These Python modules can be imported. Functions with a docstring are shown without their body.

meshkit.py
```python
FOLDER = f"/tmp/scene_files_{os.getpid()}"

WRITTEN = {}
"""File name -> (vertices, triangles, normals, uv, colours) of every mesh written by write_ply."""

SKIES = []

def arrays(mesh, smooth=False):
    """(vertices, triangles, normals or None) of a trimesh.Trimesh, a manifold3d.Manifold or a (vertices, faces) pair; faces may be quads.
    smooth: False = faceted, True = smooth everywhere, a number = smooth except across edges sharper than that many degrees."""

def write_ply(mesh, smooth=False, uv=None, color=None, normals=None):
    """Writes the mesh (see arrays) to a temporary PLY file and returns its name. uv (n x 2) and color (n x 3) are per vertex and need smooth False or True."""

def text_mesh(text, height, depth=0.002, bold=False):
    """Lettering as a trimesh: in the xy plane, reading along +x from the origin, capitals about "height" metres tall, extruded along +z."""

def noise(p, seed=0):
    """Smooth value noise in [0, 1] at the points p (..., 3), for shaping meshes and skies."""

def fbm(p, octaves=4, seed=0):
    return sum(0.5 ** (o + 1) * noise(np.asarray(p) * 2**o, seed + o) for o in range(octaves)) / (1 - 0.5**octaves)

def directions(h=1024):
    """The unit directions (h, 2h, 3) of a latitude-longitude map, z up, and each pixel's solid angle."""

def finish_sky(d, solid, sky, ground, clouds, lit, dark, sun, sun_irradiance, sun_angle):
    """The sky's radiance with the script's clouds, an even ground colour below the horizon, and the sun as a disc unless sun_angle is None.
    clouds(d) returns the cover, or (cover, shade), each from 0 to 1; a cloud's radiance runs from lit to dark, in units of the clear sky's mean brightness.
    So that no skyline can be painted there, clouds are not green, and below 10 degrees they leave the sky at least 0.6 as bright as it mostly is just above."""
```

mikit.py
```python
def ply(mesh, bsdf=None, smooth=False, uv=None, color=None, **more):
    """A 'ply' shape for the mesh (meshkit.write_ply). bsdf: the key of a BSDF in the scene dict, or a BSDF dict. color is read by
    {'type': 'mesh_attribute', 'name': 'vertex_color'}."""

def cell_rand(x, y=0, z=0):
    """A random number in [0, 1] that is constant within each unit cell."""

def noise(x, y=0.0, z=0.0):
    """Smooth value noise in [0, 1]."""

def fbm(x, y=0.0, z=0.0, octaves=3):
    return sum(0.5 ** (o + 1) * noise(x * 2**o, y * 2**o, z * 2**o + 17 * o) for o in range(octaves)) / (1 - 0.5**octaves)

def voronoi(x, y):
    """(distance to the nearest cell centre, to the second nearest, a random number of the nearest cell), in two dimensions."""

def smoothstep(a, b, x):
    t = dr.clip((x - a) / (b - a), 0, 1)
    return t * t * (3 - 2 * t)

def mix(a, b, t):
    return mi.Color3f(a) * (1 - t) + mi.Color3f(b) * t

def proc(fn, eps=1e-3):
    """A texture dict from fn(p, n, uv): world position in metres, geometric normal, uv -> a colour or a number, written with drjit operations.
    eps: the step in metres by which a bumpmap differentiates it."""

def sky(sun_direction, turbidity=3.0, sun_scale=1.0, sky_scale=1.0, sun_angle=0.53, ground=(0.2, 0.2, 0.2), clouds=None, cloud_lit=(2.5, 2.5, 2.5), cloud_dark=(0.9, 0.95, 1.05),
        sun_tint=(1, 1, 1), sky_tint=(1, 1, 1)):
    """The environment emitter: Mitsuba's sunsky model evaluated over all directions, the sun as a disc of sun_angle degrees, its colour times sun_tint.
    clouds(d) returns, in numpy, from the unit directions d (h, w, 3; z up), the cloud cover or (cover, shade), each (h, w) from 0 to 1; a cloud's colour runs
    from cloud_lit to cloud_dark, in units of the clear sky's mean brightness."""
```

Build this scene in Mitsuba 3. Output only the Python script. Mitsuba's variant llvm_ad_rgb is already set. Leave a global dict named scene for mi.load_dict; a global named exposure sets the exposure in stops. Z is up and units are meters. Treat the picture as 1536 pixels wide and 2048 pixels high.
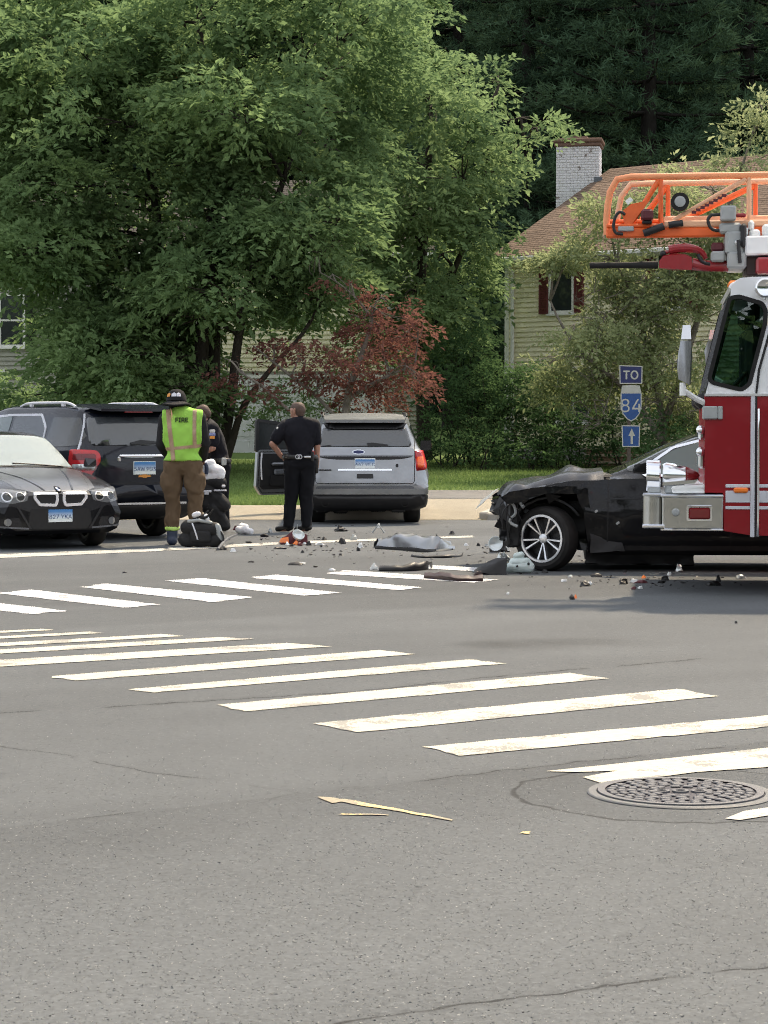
import math, random
import numpy as np, trimesh, mitsuba as mi, drjit as dr, mikit, meshkit
import manifold3d as m3
from shapely.geometry import Polygon, Point, LineString, box as sbox
from shapely import affinity
from mikit import noise, fbm, smoothstep, mix, proc, voronoi, cell_rand
from scipy.interpolate import PchipInterpolator

T = mi.ScalarTransform4f
scene, labels = {}, {}

# ------------------------------------------------------------------ camera, sky, exposure
FPX, HOR, EYE = 4350.0, 860.0, 1.45
PITCH = math.atan((1024 - HOR) / FPX)
FWD = np.array([0, math.cos(PITCH), -math.sin(PITCH)])
UPV = np.array([0, math.sin(PITCH), math.cos(PITCH)])
EYEP = np.array([0, 0, EYE])
scene['camera'] = {'type': 'perspective', 'fov': 2 * math.degrees(math.atan(768 / FPX)), 'fov_axis': 'x', 'near_clip': 0.5, 'far_clip': 900.0,
                   'to_world': T().look_at(origin=EYEP.tolist(), target=(EYEP + FWD).tolist(), up=[0, 0, 1])}


def cloud_cover(d):
    n = meshkit.fbm(d * np.array([3.0, 3.0, 5.0]), 4, 7)
    return np.clip(0.25 + 1.1 * n, 0, 1), np.clip(1.4 * n - 0.35, 0, 1)


scene['sky'] = mikit.sky([0.36, 0.63, 1.0], turbidity=3.5, sun_scale=0.6, sun_angle=3.0, clouds=cloud_cover, cloud_lit=(1.9, 1.9, 1.9), cloud_dark=(1.1, 1.13, 1.18), sun_tint=(1, 0.99, 0.95))
exposure = 3.0


# ------------------------------------------------------------------ naming
_used = {}


def uniq(base):
    n = _used.get(base, 0)
    _used[base] = n + 1
    return base if n == 0 else f'{base}_{n:03d}'


def thing(base, label, cat=None, group=None, kind=None):
    key = uniq(base)
    labels[key] = {'label': label}
    if cat:
        labels[key]['category'] = cat
    if group:
        labels[key]['group'] = group
    if kind:
        labels[key]['kind'] = kind
    return key


def put(key, mesh, mat, smooth=30, label=None, kind=None, **kw):
    if key.startswith('fire_truck'):
        mesh = xf(mesh, TRUCK_M)
    scene[key] = mikit.ply(mesh, mat, smooth=smooth, **kw)
    if label or kind:
        labels.setdefault(key, {})
        if label:
            labels[key]['label'] = label
        if kind:
            labels[key]['kind'] = kind
    return key


def part(parent, name, mesh, mat, smooth=30, label=None, kind=None, **kw):
    return put(uniq(parent + '__' + name), mesh, mat, smooth, label, kind, **kw)


TRUCK_M = np.eye(4)


def single(base, label, cat, mesh, mat, smooth=30, group=None, kind=None):
    key = thing(base, label, cat, group, kind)
    return put(key, mesh, mat, smooth)


# ------------------------------------------------------------------ geometry helpers
def ray(px, py):
    return FWD + np.array([1, 0, 0]) * (px - 768) / FPX + UPV * (1024 - py) / FPX


def G(px, py, z=0.0):
    d = ray(px, py)
    return EYEP + d * ((z - EYE) / d[2])


def P(px, py, Y):
    d = ray(px, py)
    return EYEP + d * (Y / d[1])


def cat(*ms):
    ms = [m for m in ms if m is not None]
    return trimesh.util.concatenate([as_tm(m) for m in ms])


def as_tm(m):
    if hasattr(m, 'to_mesh'):
        q = m.to_mesh()
        return trimesh.Trimesh(np.array(q.vert_properties[:, :3], float), np.array(q.tri_verts), process=False)
    return m


def as_mf(tm):
    return m3.Manifold(m3.Mesh(vert_properties=np.ascontiguousarray(tm.vertices, dtype=np.float32), tri_verts=np.ascontiguousarray(tm.faces, dtype=np.uint32)))


def rbox(x0, x1, y0, y1, z0, z1, b=0.01):
    b = min(b, 0.45 * min(x1 - x0, y1 - y0, z1 - z0))
    pts = []
    for sx in (0, 1):
        for sy in (0, 1):
            for sz in (0, 1):
                x, y, z = (x1 if sx else x0), (y1 if sy else y0), (z1 if sz else z0)
                ix, iy, iz = (-b if sx else b), (-b if sy else b), (-b if sz else b)
                pts += [(x, y + iy, z + iz), (x + ix, y, z + iz), (x + ix, y + iy, z)] if b > 1e-5 else [(x, y, z)]
    return trimesh.convex.convex_hull(np.array(pts))


def hull(pts):
    return trimesh.convex.convex_hull(np.asarray(pts, float))


def catmull(pts, n=8):
    pts = np.asarray(pts, float)
    if len(pts) < 3:
        return pts
    t = np.concatenate([[0], np.cumsum(np.linalg.norm(np.diff(pts, axis=0), axis=1))])
    f = PchipInterpolator(t, pts, axis=0)
    return f(np.linspace(0, t[-1], n * (len(pts) - 1) + 1))


def tube(pts, r, sides=8, smoothn=0):
    pts = np.asarray(pts, float)
    r = np.broadcast_to(np.asarray(r, float), (len(pts),)) if np.ndim(r) <= 1 and (np.ndim(r) == 0 or len(r) == len(pts)) else np.asarray(r)
    if smoothn:
        t0 = np.concatenate([[0], np.cumsum(np.linalg.norm(np.diff(pts, axis=0), axis=1))])
        q = catmull(pts, smoothn)
        r = np.interp(np.linspace(0, t0[-1], len(q)), t0, r)
        pts = q
    tan = np.gradient(pts, axis=0)
    tan /= np.linalg.norm(tan, axis=1, keepdims=True) + 1e-12
    a = np.array([0, 0, 1.0]) if abs(tan[0][2]) < 0.9 else np.array([1.0, 0, 0])
    V = []
    for i in range(len(pts)):
        a = a - tan[i] * (a @ tan[i])
        a /= np.linalg.norm(a) + 1e-12
        b = np.cross(tan[i], a)
        ang = np.arange(sides) * 2 * math.pi / sides
        V.append(pts[i] + r[i] * (np.cos(ang)[:, None] * a + np.sin(ang)[:, None] * b))
    V = np.vstack(V + [pts[:1], pts[-1:]])
    F = []
    n = len(pts)
    for i in range(n - 1):
        for k in range(sides):
            k2 = (k + 1) % sides
            F += [[i * sides + k, i * sides + k2, (i + 1) * sides + k2], [i * sides + k, (i + 1) * sides + k2, (i + 1) * sides + k]]
    c0, c1 = n * sides, n * sides + 1
    for k in range(sides):
        k2 = (k + 1) % sides
        F += [[c0, k2, k], [c1, (n - 1) * sides + k, (n - 1) * sides + k2]]
    return trimesh.Trimesh(V, np.array(F), process=False)


def lathe(profile, seg=32):
    """profile (r, z) list; closed solid of revolution about z."""
    pr = np.asarray(profile, float)
    ang = np.arange(seg) * 2 * math.pi / seg
    V = np.concatenate([np.stack([pr[:, 0] * math.cos(a), pr[:, 0] * math.sin(a), pr[:, 1]], 1) for a in ang])
    n = len(pr)
    F = []
    for i in range(seg):
        j = (i + 1) % seg
        for k in range(n - 1):
            a, b, c, d = i * n + k, j * n + k, j * n + k + 1, i * n + k + 1
            F += [[a, b, c], [a, c, d]]
    m = trimesh.Trimesh(V, np.array(F), process=False)
    m.merge_vertices()
    m.update_faces(m.nondegenerate_faces())
    if m.volume < 0:
        m.invert()
    return m


def extr(poly, h):
    """extrude a shapely polygon (or point list) in xy by h along z"""
    if not hasattr(poly, 'geom_type'):
        poly = Polygon(poly)
    poly = poly.buffer(0)
    return trimesh.util.concatenate([trimesh.creation.extrude_polygon(g, h, engine='earcut') for g in getattr(poly, 'geoms', [poly])])


def toY(mesh, y):
    """mesh drawn in (x, z) as its xy, extruded along its z: stand it up facing -Y; its z = 0 face lies at y, growing towards -Y"""
    m = as_tm(mesh).copy()
    v = m.vertices
    m.vertices = np.stack([v[:, 0], y - v[:, 2], v[:, 1]], 1)
    return m


def toX(mesh, x):
    """mesh drawn in (y, z), extruded along +x from x"""
    m = as_tm(mesh).copy()
    v = m.vertices
    m.vertices = np.stack([x + v[:, 2], v[:, 0], v[:, 1]], 1)
    return m


def xf(mesh, M):
    m = as_tm(mesh).copy()
    m.apply_transform(M)
    return m


def frame(x, y, z, heading, pitch=0.0, scale=1.0):
    """local x forward, y left, z up"""
    c, s = math.cos(heading), math.sin(heading)
    M = np.eye(4)
    M[:3, :3] = np.array([[c, -s, 0], [s, c, 0], [0, 0, 1]]) * scale
    if pitch:
        M = M @ trimesh.transformations.rotation_matrix(-pitch, [0, 1, 0])
    M[:3, 3] = [x, y, z]
    return M


def rotm(mesh, deg, axis, at=(0, 0, 0)):
    return xf(mesh, trimesh.transformations.rotation_matrix(math.radians(deg), axis, at))


def mov(mesh, d):
    m = as_tm(mesh).copy()
    m.apply_translation(d)
    return m


def rpoly(pts, r=0.02):
    p = Polygon(pts)
    return p.buffer(-r).buffer(r, quad_segs=4)


def ring(poly, w):
    return poly.difference(poly.buffer(-w))


def ell(cx, cy, rx, ry, n=20):
    return Polygon([(cx + rx * math.cos(a), cy + ry * math.sin(a)) for a in np.arange(n) * 2 * math.pi / n])


# ------------------------------------------------------------------ materials
def rgb(c):
    return {'type': 'rgb', 'value': [float(x) for x in c]}


def mat(name, color, rough=0.6, metal=0.0, spec=0.5, coat=0.0, **kw):
    col = proc(color) if callable(color) else rgb(color)
    d = {'type': 'principled', 'base_color': col, 'roughness': rough, 'metallic': metal, 'specular': spec, **kw}
    if coat:
        d['clearcoat'] = coat
        d['clearcoat_gloss'] = 0.95
    scene[name] = {'type': 'twosided', 'bsdf': d}
    return name


def dusty(c, amt=0.12, sc=6.0, dust=(0.3, 0.28, 0.25)):
    """paint or cloth of colour c, with road dust and slight mottling"""
    def f(p, n, uv):
        k = fbm(p.x * sc, p.y * sc, p.z * sc, 3)
        low = smoothstep(0.9, 0.1, p.z) * 0.5 + 0.5
        return mix(mi.Color3f(*c) * (0.85 + 0.3 * k), dust, amt * k * low)
    return f


mat('black_paint', dusty((0.004, 0.0042, 0.0055), 0.004), 0.07, 0, 0.15, 0.5)
mat('navy_paint', dusty((0.008, 0.010, 0.017), 0.008), 0.12, 0, 0.3, 0.5)
mat('silver_paint', dusty((0.285, 0.297, 0.31), 0.04), 0.30, 0.75, 0.5, 0.8)
mat('grey_paint', dusty((0.13, 0.14, 0.16), 0.1), 0.35, 0.5, 0.5, 0.7)


def truck_red(p, n, uv):
    k = fbm(p.x * 3, p.y * 3, p.z * 3.5, 4)
    s = smoothstep(0.5, 0.75, k)
    return mix((0.225, 0.0035, 0.009), (0.29, 0.04, 0.045), s * 0.35)


mat('red_paint', truck_red, 0.3, 0, 0.3, 0.3)
mat('white_paint', dusty((0.74, 0.75, 0.76), 0.10), 0.35, 0, 0.5, 0.6)
mat('stripe_silver', dusty((0.55, 0.56, 0.60), 0.1), 0.45)
mat('hood_sheen', dusty((0.05, 0.052, 0.058), 0.0), 0.26, 0.85, 0.5, 1.0)  # lighter copy of the black paint, carrying the hood reflections as colour
mat('orange_paint', dusty((0.76, 0.125, 0.018), 0.06), 0.45, 0, 0.5, 0.2)
mat('orange_faded', dusty((0.80, 0.30, 0.13), 0.1), 0.5)
mat('peach_paint', dusty((0.70, 0.40, 0.24), 0.1), 0.5)
mat('chrome', (0.80, 0.81, 0.83), 0.12, 1.0)
mat('bright_trim', (0.95, 0.95, 0.96), 0.42, 0.9)
mat('alloy', (0.62, 0.63, 0.65), 0.28, 0.9)
mat('brushed', dusty((0.55, 0.55, 0.53), 0.12, 9), 0.22, 0.95)
mat('rubber', dusty((0.012, 0.012, 0.012), 0.05, 12), 0.75, 0, 0.3)
mat('black_plastic', dusty((0.010, 0.010, 0.011), 0.035, 10), 0.5, 0, 0.4)
mat('grille_black', (0.006, 0.006, 0.007), 0.5)
mat('tinted_glass', (0.012, 0.015, 0.016), 0.04, 0, 0.6, 1.0)
mat('pale_glass', (0.07, 0.095, 0.09), 0.04, 0, 0.6, 1.0)
mat('grey_glass', (0.05, 0.055, 0.06), 0.06, 0, 0.8, 1.0)
mat('sky_sheen_glass', (0.25, 0.29, 0.285), 0.08, 0.0, 0.6, 1.0)  # pale base colour stands in for sky reflected in the windscreen
mat('lamp_red', (0.45, 0.01, 0.015), 0.15, 0, 0.5, 1.0)
mat('lamp_dark_red', (0.16, 0.01, 0.012), 0.2, 0, 0.5, 0.6)
mat('lamp_amber', (0.85, 0.2, 0.02), 0.2, 0, 0.5, 0.8)
mat('lamp_clear', (0.62, 0.66, 0.66), 0.12, 0.35, 0.6, 1.0)
mat('mirror_grey', dusty((0.30, 0.31, 0.33), 0.15, 9), 0.25, 0.9)
mat('steel_grey', dusty((0.34, 0.36, 0.36), 0.1, 8), 0.5, 0.3)
mat('dark_red', dusty((0.26, 0.008, 0.014), 0.05), 0.22, 0, 0.5, 1.0)
mat('maroon', (0.09, 0.012, 0.018), 0.5)
mat('white_plastic', dusty((0.74, 0.75, 0.74), 0.1, 15), 0.45)
mat('milky_plastic', dusty((0.55, 0.64, 0.62), 0.08, 12), 0.35, 0, 0.5)
mat('blue_glass', (0.16, 0.34, 0.42), 0.12, 0.2, 0.6, 1.0)
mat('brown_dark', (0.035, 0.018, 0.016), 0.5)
mat('hose', (0.012, 0.012, 0.014), 0.5)
mat('plate_white', (0.72, 0.76, 0.76), 0.4)
scene['vertex_paint'] = {'type': 'twosided', 'bsdf': {'type': 'principled', 'base_color': {'type': 'mesh_attribute', 'name': 'vertex_color'}, 'roughness': 0.5}}
mat('plate_ink', (0.03, 0.07, 0.2), 0.5)
mat('uniform', dusty((0.007, 0.007, 0.011), 0.015, 14), 0.85, 0, 0.2, sheen=0.3)
mat('trousers_dark', dusty((0.005, 0.0055, 0.008), 0.012, 12), 0.85, 0, 0.2)
mat('leather', (0.012, 0.011, 0.011), 0.35)
mat('skin', dusty((0.36, 0.19, 0.135), 0.0, 20), 0.55)
mat('skin_dark', dusty((0.2, 0.09, 0.055), 0.0, 20), 0.55)
mat('hair_brown', dusty((0.075, 0.045, 0.032), 0.1, 40, (0.2, 0.17, 0.15)), 0.7)
mat('hi_vis', dusty((0.29, 0.55, 0.085), 0.0, 9), 0.75, 0, 0.2)
mat('vest_tape', dusty((0.36, 0.24, 0.15), 0.15, 25), 0.5)
mat('turnout_tan', dusty((0.115, 0.078, 0.047), 0.2, 10, (0.09, 0.07, 0.05)), 0.9, 0, 0.2)
mat('turnout_black', dusty((0.014, 0.014, 0.016), 0.08, 10), 0.85, 0, 0.2)
mat('lime_tape', (0.5, 0.75, 0.18), 0.5)
mat('boot_blue', dusty((0.02, 0.035, 0.075), 0.12, 14), 0.6)
mat('white_cloth', dusty((0.75, 0.75, 0.77), 0.1, 9), 0.9, 0, 0.2)
mat('bag_black', dusty((0.011, 0.0115, 0.013), 0.05, 16), 0.7, 0, 0.3)
mat('pale_tape', (0.62, 0.62, 0.66), 0.5)
mat('patch_orange', (0.62, 0.26, 0.05), 0.7)
mat('patch_blue', (0.22, 0.24, 0.42), 0.7)
mat('patch_grey', (0.5, 0.5, 0.48), 0.7)
mat('sign_blue', dusty((0.008, 0.055, 0.2), 0.06, 9), 0.4)
mat('sign_navy', dusty((0.006, 0.014, 0.085), 0.06, 9), 0.4)
mat('sign_white', dusty((0.36, 0.37, 0.34), 0.15, 9), 0.5)
mat('sign_post', dusty((0.055, 0.04, 0.032), 0.2, 20), 0.8)
scene['clear_glass'] = {'type': 'thindielectric', 'specular_transmittance': rgb((0.50, 0.62, 0.58))}


def bark_fn(c):
    def f(p, n, uv):
        k = fbm(p.x * 14, p.y * 14, p.z * 3.5, 4)
        return mi.Color3f(*c) * (0.45 + 1.1 * k)
    return f


mat('bark', bark_fn((0.05, 0.042, 0.035)), 0.95, 0, 0.2)
mat('bark_dark', bark_fn((0.020, 0.018, 0.016)), 0.95, 0, 0.2)
mat('bark_grey', bark_fn((0.17, 0.15, 0.13)), 0.95, 0, 0.2)


def leaf(name, a, b, sc=1.3, trans=0.7, rough=0.4):
    def f(p, n, uv):
        k = smoothstep(0.25, 0.75, fbm(p.x * sc, p.y * sc, p.z * sc, 2)) * 0.75 + 0.25 * smoothstep(0.3, 0.7, noise(p.x * 0.3, p.y * 0.3, p.z * 0.4))
        j = noise(p.x * 9, p.y * 9, p.z * 9)
        return mix(a, b, k * 0.65 + j * 0.35)
    scene[name] = {'type': 'principledthin', 'base_color': proc(f), 'roughness': rough, 'diff_trans': trans, 'eta': 1.55}
    return name


leaf('leaf_elm', (0.120, 0.195, 0.090), (0.265, 0.375, 0.160), 1.1, 1.0)
leaf('leaf_light', (0.140, 0.220, 0.098), (0.305, 0.415, 0.190), 1.1, 1.0)
leaf('leaf_olive', (0.175, 0.220, 0.105), (0.410, 0.460, 0.250), 1.3, 1.1)
leaf('leaf_bush', (0.052, 0.102, 0.046), (0.118, 0.202, 0.082), 2.0, 0.9)
leaf('leaf_red', (0.12, 0.050, 0.047), (0.28, 0.135, 0.108), 1.6, 0.9)
leaf('needle', (0.036, 0.070, 0.046), (0.095, 0.155, 0.085), 0.6, 0.5, 0.6)
leaf('leaf_far', (0.014, 0.027, 0.017), (0.030, 0.052, 0.030), 0.3, 0.3)
leaf('blade', (0.130, 0.200, 0.060), (0.230, 0.320, 0.115), 0.8, 0.8)
# ------------------------------------------------------------------ ground
SLOPE = 0.03


def ground_z(y):
    return np.maximum(0, (np.asarray(y, float) - 35.0) * SLOPE)


def seg_d(x, y, a, b):
    ax, ay, bx, by = float(a[0]), float(a[1]), float(b[0]), float(b[1])
    dx, dy = bx - ax, by - ay
    t = dr.clip(((x - ax) * dx + (y - ay) * dy) / (dx * dx + dy * dy), 0, 1)
    return dr.sqrt(dr.square(x - ax - t * dx) + dr.square(y - ay - t * dy))


def line_side(x, y, a, b):
    dx, dy = float(b[0] - a[0]), float(b[1] - a[1])
    L = math.hypot(dx, dy)
    return ((x - float(a[0])) * dy - (y - float(a[1])) * dx) / L


SEAM = [G(-300, 1690), G(0, 1655), G(300, 1622), G(640, 1582), G(1090, 1532), G(1600, 1478)]
CRACK_A = [G(-60, 1487), G(0, 1493), G(110, 1508), G(270, 1538), G(420, 1560), G(600, 1585)]
CRACK_B = [G(560, 2060), G(800, 2030), G(1010, 2000), G(1250, 1970), G(1400, 1945), G(1620, 1925)]
CRACK_C = [G(0, 1425), G(250, 1412), G(430, 1400), G(700, 1384), G(1000, 1352), G(1400, 1318)]
CRACK_D = [G(1430, 1640), G(1480, 1652), G(1560, 1662)]
BAND = [G(-200, 1238), G(380, 1243), G(768, 1217), G(1100, 1200), G(1536, 1180)]
MH = G(1361, 1587)


def asphalt(p, n, uv):
    x, y = p.x, p.y
    wob = (fbm(x * 6, y * 6, 1.0, 3) - 0.5) * 0.09
    xw, yw = x + wob, y + (fbm(x * 7, y * 7, 4.0, 3) - 0.5) * 0.09
    big = fbm(x * 0.3, y * 0.3, 2.0, 3)
    mid = fbm(x * 2.2, y * 2.2, 7.0, 3)
    vv = (x * 0.5 - y * 0.866) + 0.35 * (noise(x * 0.4, y * 0.4, 9.0) - 0.5)
    uu = x * 0.866 + y * 0.5
    tracks = noise(vv * 0.9, uu * 0.05, 3.3) * 0.7 + noise(vv * 3.5, uu * 0.12, 5.3) * 0.3
    v = 0.47 * (0.178 + 0.05 * (big - 0.5) + 0.03 * (mid - 0.5) + 0.085 * (tracks - 0.5))
    # paving seam: the near strip is coarser and darker
    near = smoothstep(-0.02, 0.02, line_side(xw, yw, SEAM[1], SEAM[4]))
    v = v * (1 - 0.13 * near * smoothstep(1.3, 0.0, line_side(xw, yw, SEAM[1], SEAM[4])) - 0.02 * near)
    # newer dark strip round the far crossing
    far = smoothstep(0.15, -0.15, line_side(x + wob * 2, y + wob * 2, BAND[1], BAND[3])) * smoothstep(26.5, 24.0, y - 0.25 * x)
    v = v * (1 - 0.17 * far)
    # soft dark blotches in the lane
    for (px, py, rx, ry) in ((1040, 1287, 0.42, 0.42), (1160, 1283, 0.42, 0.34), (980, 1290, 0.3, 0.3)):
        c = G(px, py)
        d = dr.sqrt(dr.square((xw - float(c[0])) / rx) + dr.square((yw - float(c[1])) / ry))
        v = v * (1 - 0.24 * smoothstep(1.2, 0.3, d))
    # stone grain
    g1 = noise(x * 95, y * 95, 1.5)
    g2 = noise(x * 210, y * 210, 4.5)
    w1, w2, wr = voronoi(x * 75, y * 75)
    gr = (g1 - 0.5) * 0.13 + (g2 - 0.5) * 0.12 + (wr - 0.5) * 0.07
    spark = smoothstep(0.93, 0.99, wr) * smoothstep(0.5, 0.2, w1)
    pit = smoothstep(0.74, 0.9, noise(x * 60, y * 60, 8.0))
    v = v * (1 + gr * (1.5 + 0.9 * near)) * (1 - 0.16 * pit) + 0.03 * spark
    # cracks
    d = mi.Float(9)
    for pl, half in ((SEAM, 0.006), (CRACK_A, 0.005), (CRACK_B, 0.007), (CRACK_C, 0.012), (CRACK_D, 0.006)):
        for a, b in zip(pl[:-1], pl[1:]):
            d = dr.minimum(d, seg_d(xw, yw, a, b) / half)
    broken = smoothstep(0.3, 0.5, fbm(x * 3.0, y * 3.0, 11.0, 2))
    v = v * (1 - 0.62 * smoothstep(1.6, 0.5, d) * broken - 0.12 * smoothstep(9, 1, d) * broken)
    # patch round the manhole
    r = dr.sqrt(dr.square(xw - float(MH[0])) + dr.square(yw - float(MH[1])))
    v = v * (1 - 0.10 * smoothstep(0.67, 0.65, r)) * (1 - 0.6 * smoothstep(0.018, 0.005, dr.abs(r - 0.66)))
    return mi.Color3f(0.93, 1.0, 1.045) * v


scene['asphalt'] = {'type': 'twosided', 'bsdf': {'type': 'principled', 'base_color': proc(asphalt), 'roughness': 0.85, 'specular': 0.3}}


def paint_fn(c, wear):
    def f(p, n, uv):
        k = fbm(p.x * 5, p.y * 5, 3.0, 4)
        g = noise(p.x * 80, p.y * 80, 6.0)
        w = smoothstep(0.66 - wear, 0.72 - wear, k * 0.75 + g * 0.25)
        fine = noise(p.x * 40, p.y * 40, 2.0)
        return mix(mi.Color3f(*c) * (0.9 + 0.16 * fine), (0.15, 0.15, 0.145), w * 0.75)
    return f


mat('paint_cream', paint_fn((0.425, 0.40, 0.325), 0.075), 0.7)
mat('paint_white', paint_fn((0.50, 0.50, 0.50), 0.05), 0.7)
mat('paint_worn', paint_fn((0.40, 0.385, 0.34), 0.10), 0.7)
mat('paint_yellow', paint_fn((0.60, 0.46, 0.20), 0.2), 0.7)


def concrete(p, n, uv):
    k = fbm(p.x * 1.5, p.y * 1.5, 5.0, 4)
    g = noise(p.x * 60, p.y * 60, 2.0)
    return mix((0.205, 0.182, 0.138), (0.275, 0.245, 0.19), k) * (0.9 + 0.2 * g)


def lawn_fn(p, n, uv):
    k = fbm(p.x * 0.8, p.y * 0.8, 5.0, 4)
    return mix((0.050, 0.085, 0.024), (0.10, 0.145, 0.045), k)


def soil_fn(p, n, uv):
    k = fbm(p.x * 2, p.y * 2, 5.0, 4)
    return mix((0.03, 0.05, 0.018), (0.07, 0.065, 0.035), k)


mat('concrete', concrete, 0.9, 0, 0.3)
mat('kerb_stone', dusty((0.33, 0.31, 0.27), 0.3, 8), 0.9, 0, 0.3)
mat('lawn_ground', lawn_fn, 0.95, 0, 0.2)
mat('soil', soil_fn, 0.95, 0, 0.2)
mat('drive_asphalt', dusty((0.10, 0.099, 0.097), 0.3, 2), 0.9, 0, 0.3)


def sheet(pts, z=0.0, follow=False):
    """flat polygon sheet"""
    v, f = trimesh.creation.triangulate_polygon(Polygon(pts).buffer(0), engine='earcut')
    zz = ground_z(v[:, 1]) + z if follow else np.full(len(v), z)
    m = trimesh.Trimesh(np.column_stack([v, zz]), f, process=False)
    if m.face_normals[:, 2].mean() < 0:
        m.invert()
    return m


def gridsheet(x0, x1, y0, y1, nx, ny, zf):
    xs, ys = np.linspace(x0, x1, nx + 1), np.linspace(y0, y1, ny + 1)
    X, Y = np.meshgrid(xs, ys)
    V = np.column_stack([X.ravel(), Y.ravel(), zf(X.ravel(), Y.ravel())])
    i = (np.arange(ny)[:, None] * (nx + 1) + np.arange(nx)).ravel()
    F = np.vstack([np.column_stack([i, i + 1, i + nx + 2]), np.column_stack([i, i + nx + 2, i + nx + 1])])
    return trimesh.Trimesh(V, F, process=False)


scene['ground'] = mikit.ply(gridsheet(-600, 600, -200, 800, 8, 8, lambda x, y: -0.35 + 0 * x), 'soil')
labels['ground'] = {'label': 'wide base ground of dark soil and grass far beyond the road', 'kind': 'structure'}
scene['road'] = mikit.ply(sheet([(-120, -30), (120, -30), (120, 35.02), (-120, 35.02)]), 'asphalt')
labels['road'] = {'label': 'worn grey asphalt street intersection', 'kind': 'structure'}
scene['lawn'] = mikit.ply(gridsheet(-60, 60, 35.02, 140, 60, 60, lambda x, y: ground_z(y) - 0.004), 'lawn_ground')
labels['lawn'] = {'label': 'mown green lawn sloping gently up to the houses', 'kind': 'structure'}
# sidewalk slabs: concrete apron behind the road edge
scene['sidewalk'] = mikit.ply(sheet([(-60, 35.02), (1.55, 35.02), (2.2, 39.9), (60, 39.9), (60, 40.6), (0.2, 40.6), (0.2, 38.7), (-60, 38.7)], 0.002, True), 'concrete')
labels['sidewalk'] = {'label': 'sandy beige concrete sidewalk and driveway apron', 'kind': 'structure'}
for k in range(-12, 1):
    x = k * 1.55 + 0.6
    part('sidewalk', 'slab', mov(sheet([(x, 35.1), (x + 1.54, 35.1), (min(x + 1.54, 99), 38.66), (x, 38.66)], 0.006, True), (0, 0, 0)), 'concrete')
scene['driveway'] = mikit.ply(sheet([(0.25, 40.5), (30, 40.5), (30, 43.3), (0.25, 43.3)], 0.006, True), 'drive_asphalt')
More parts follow.
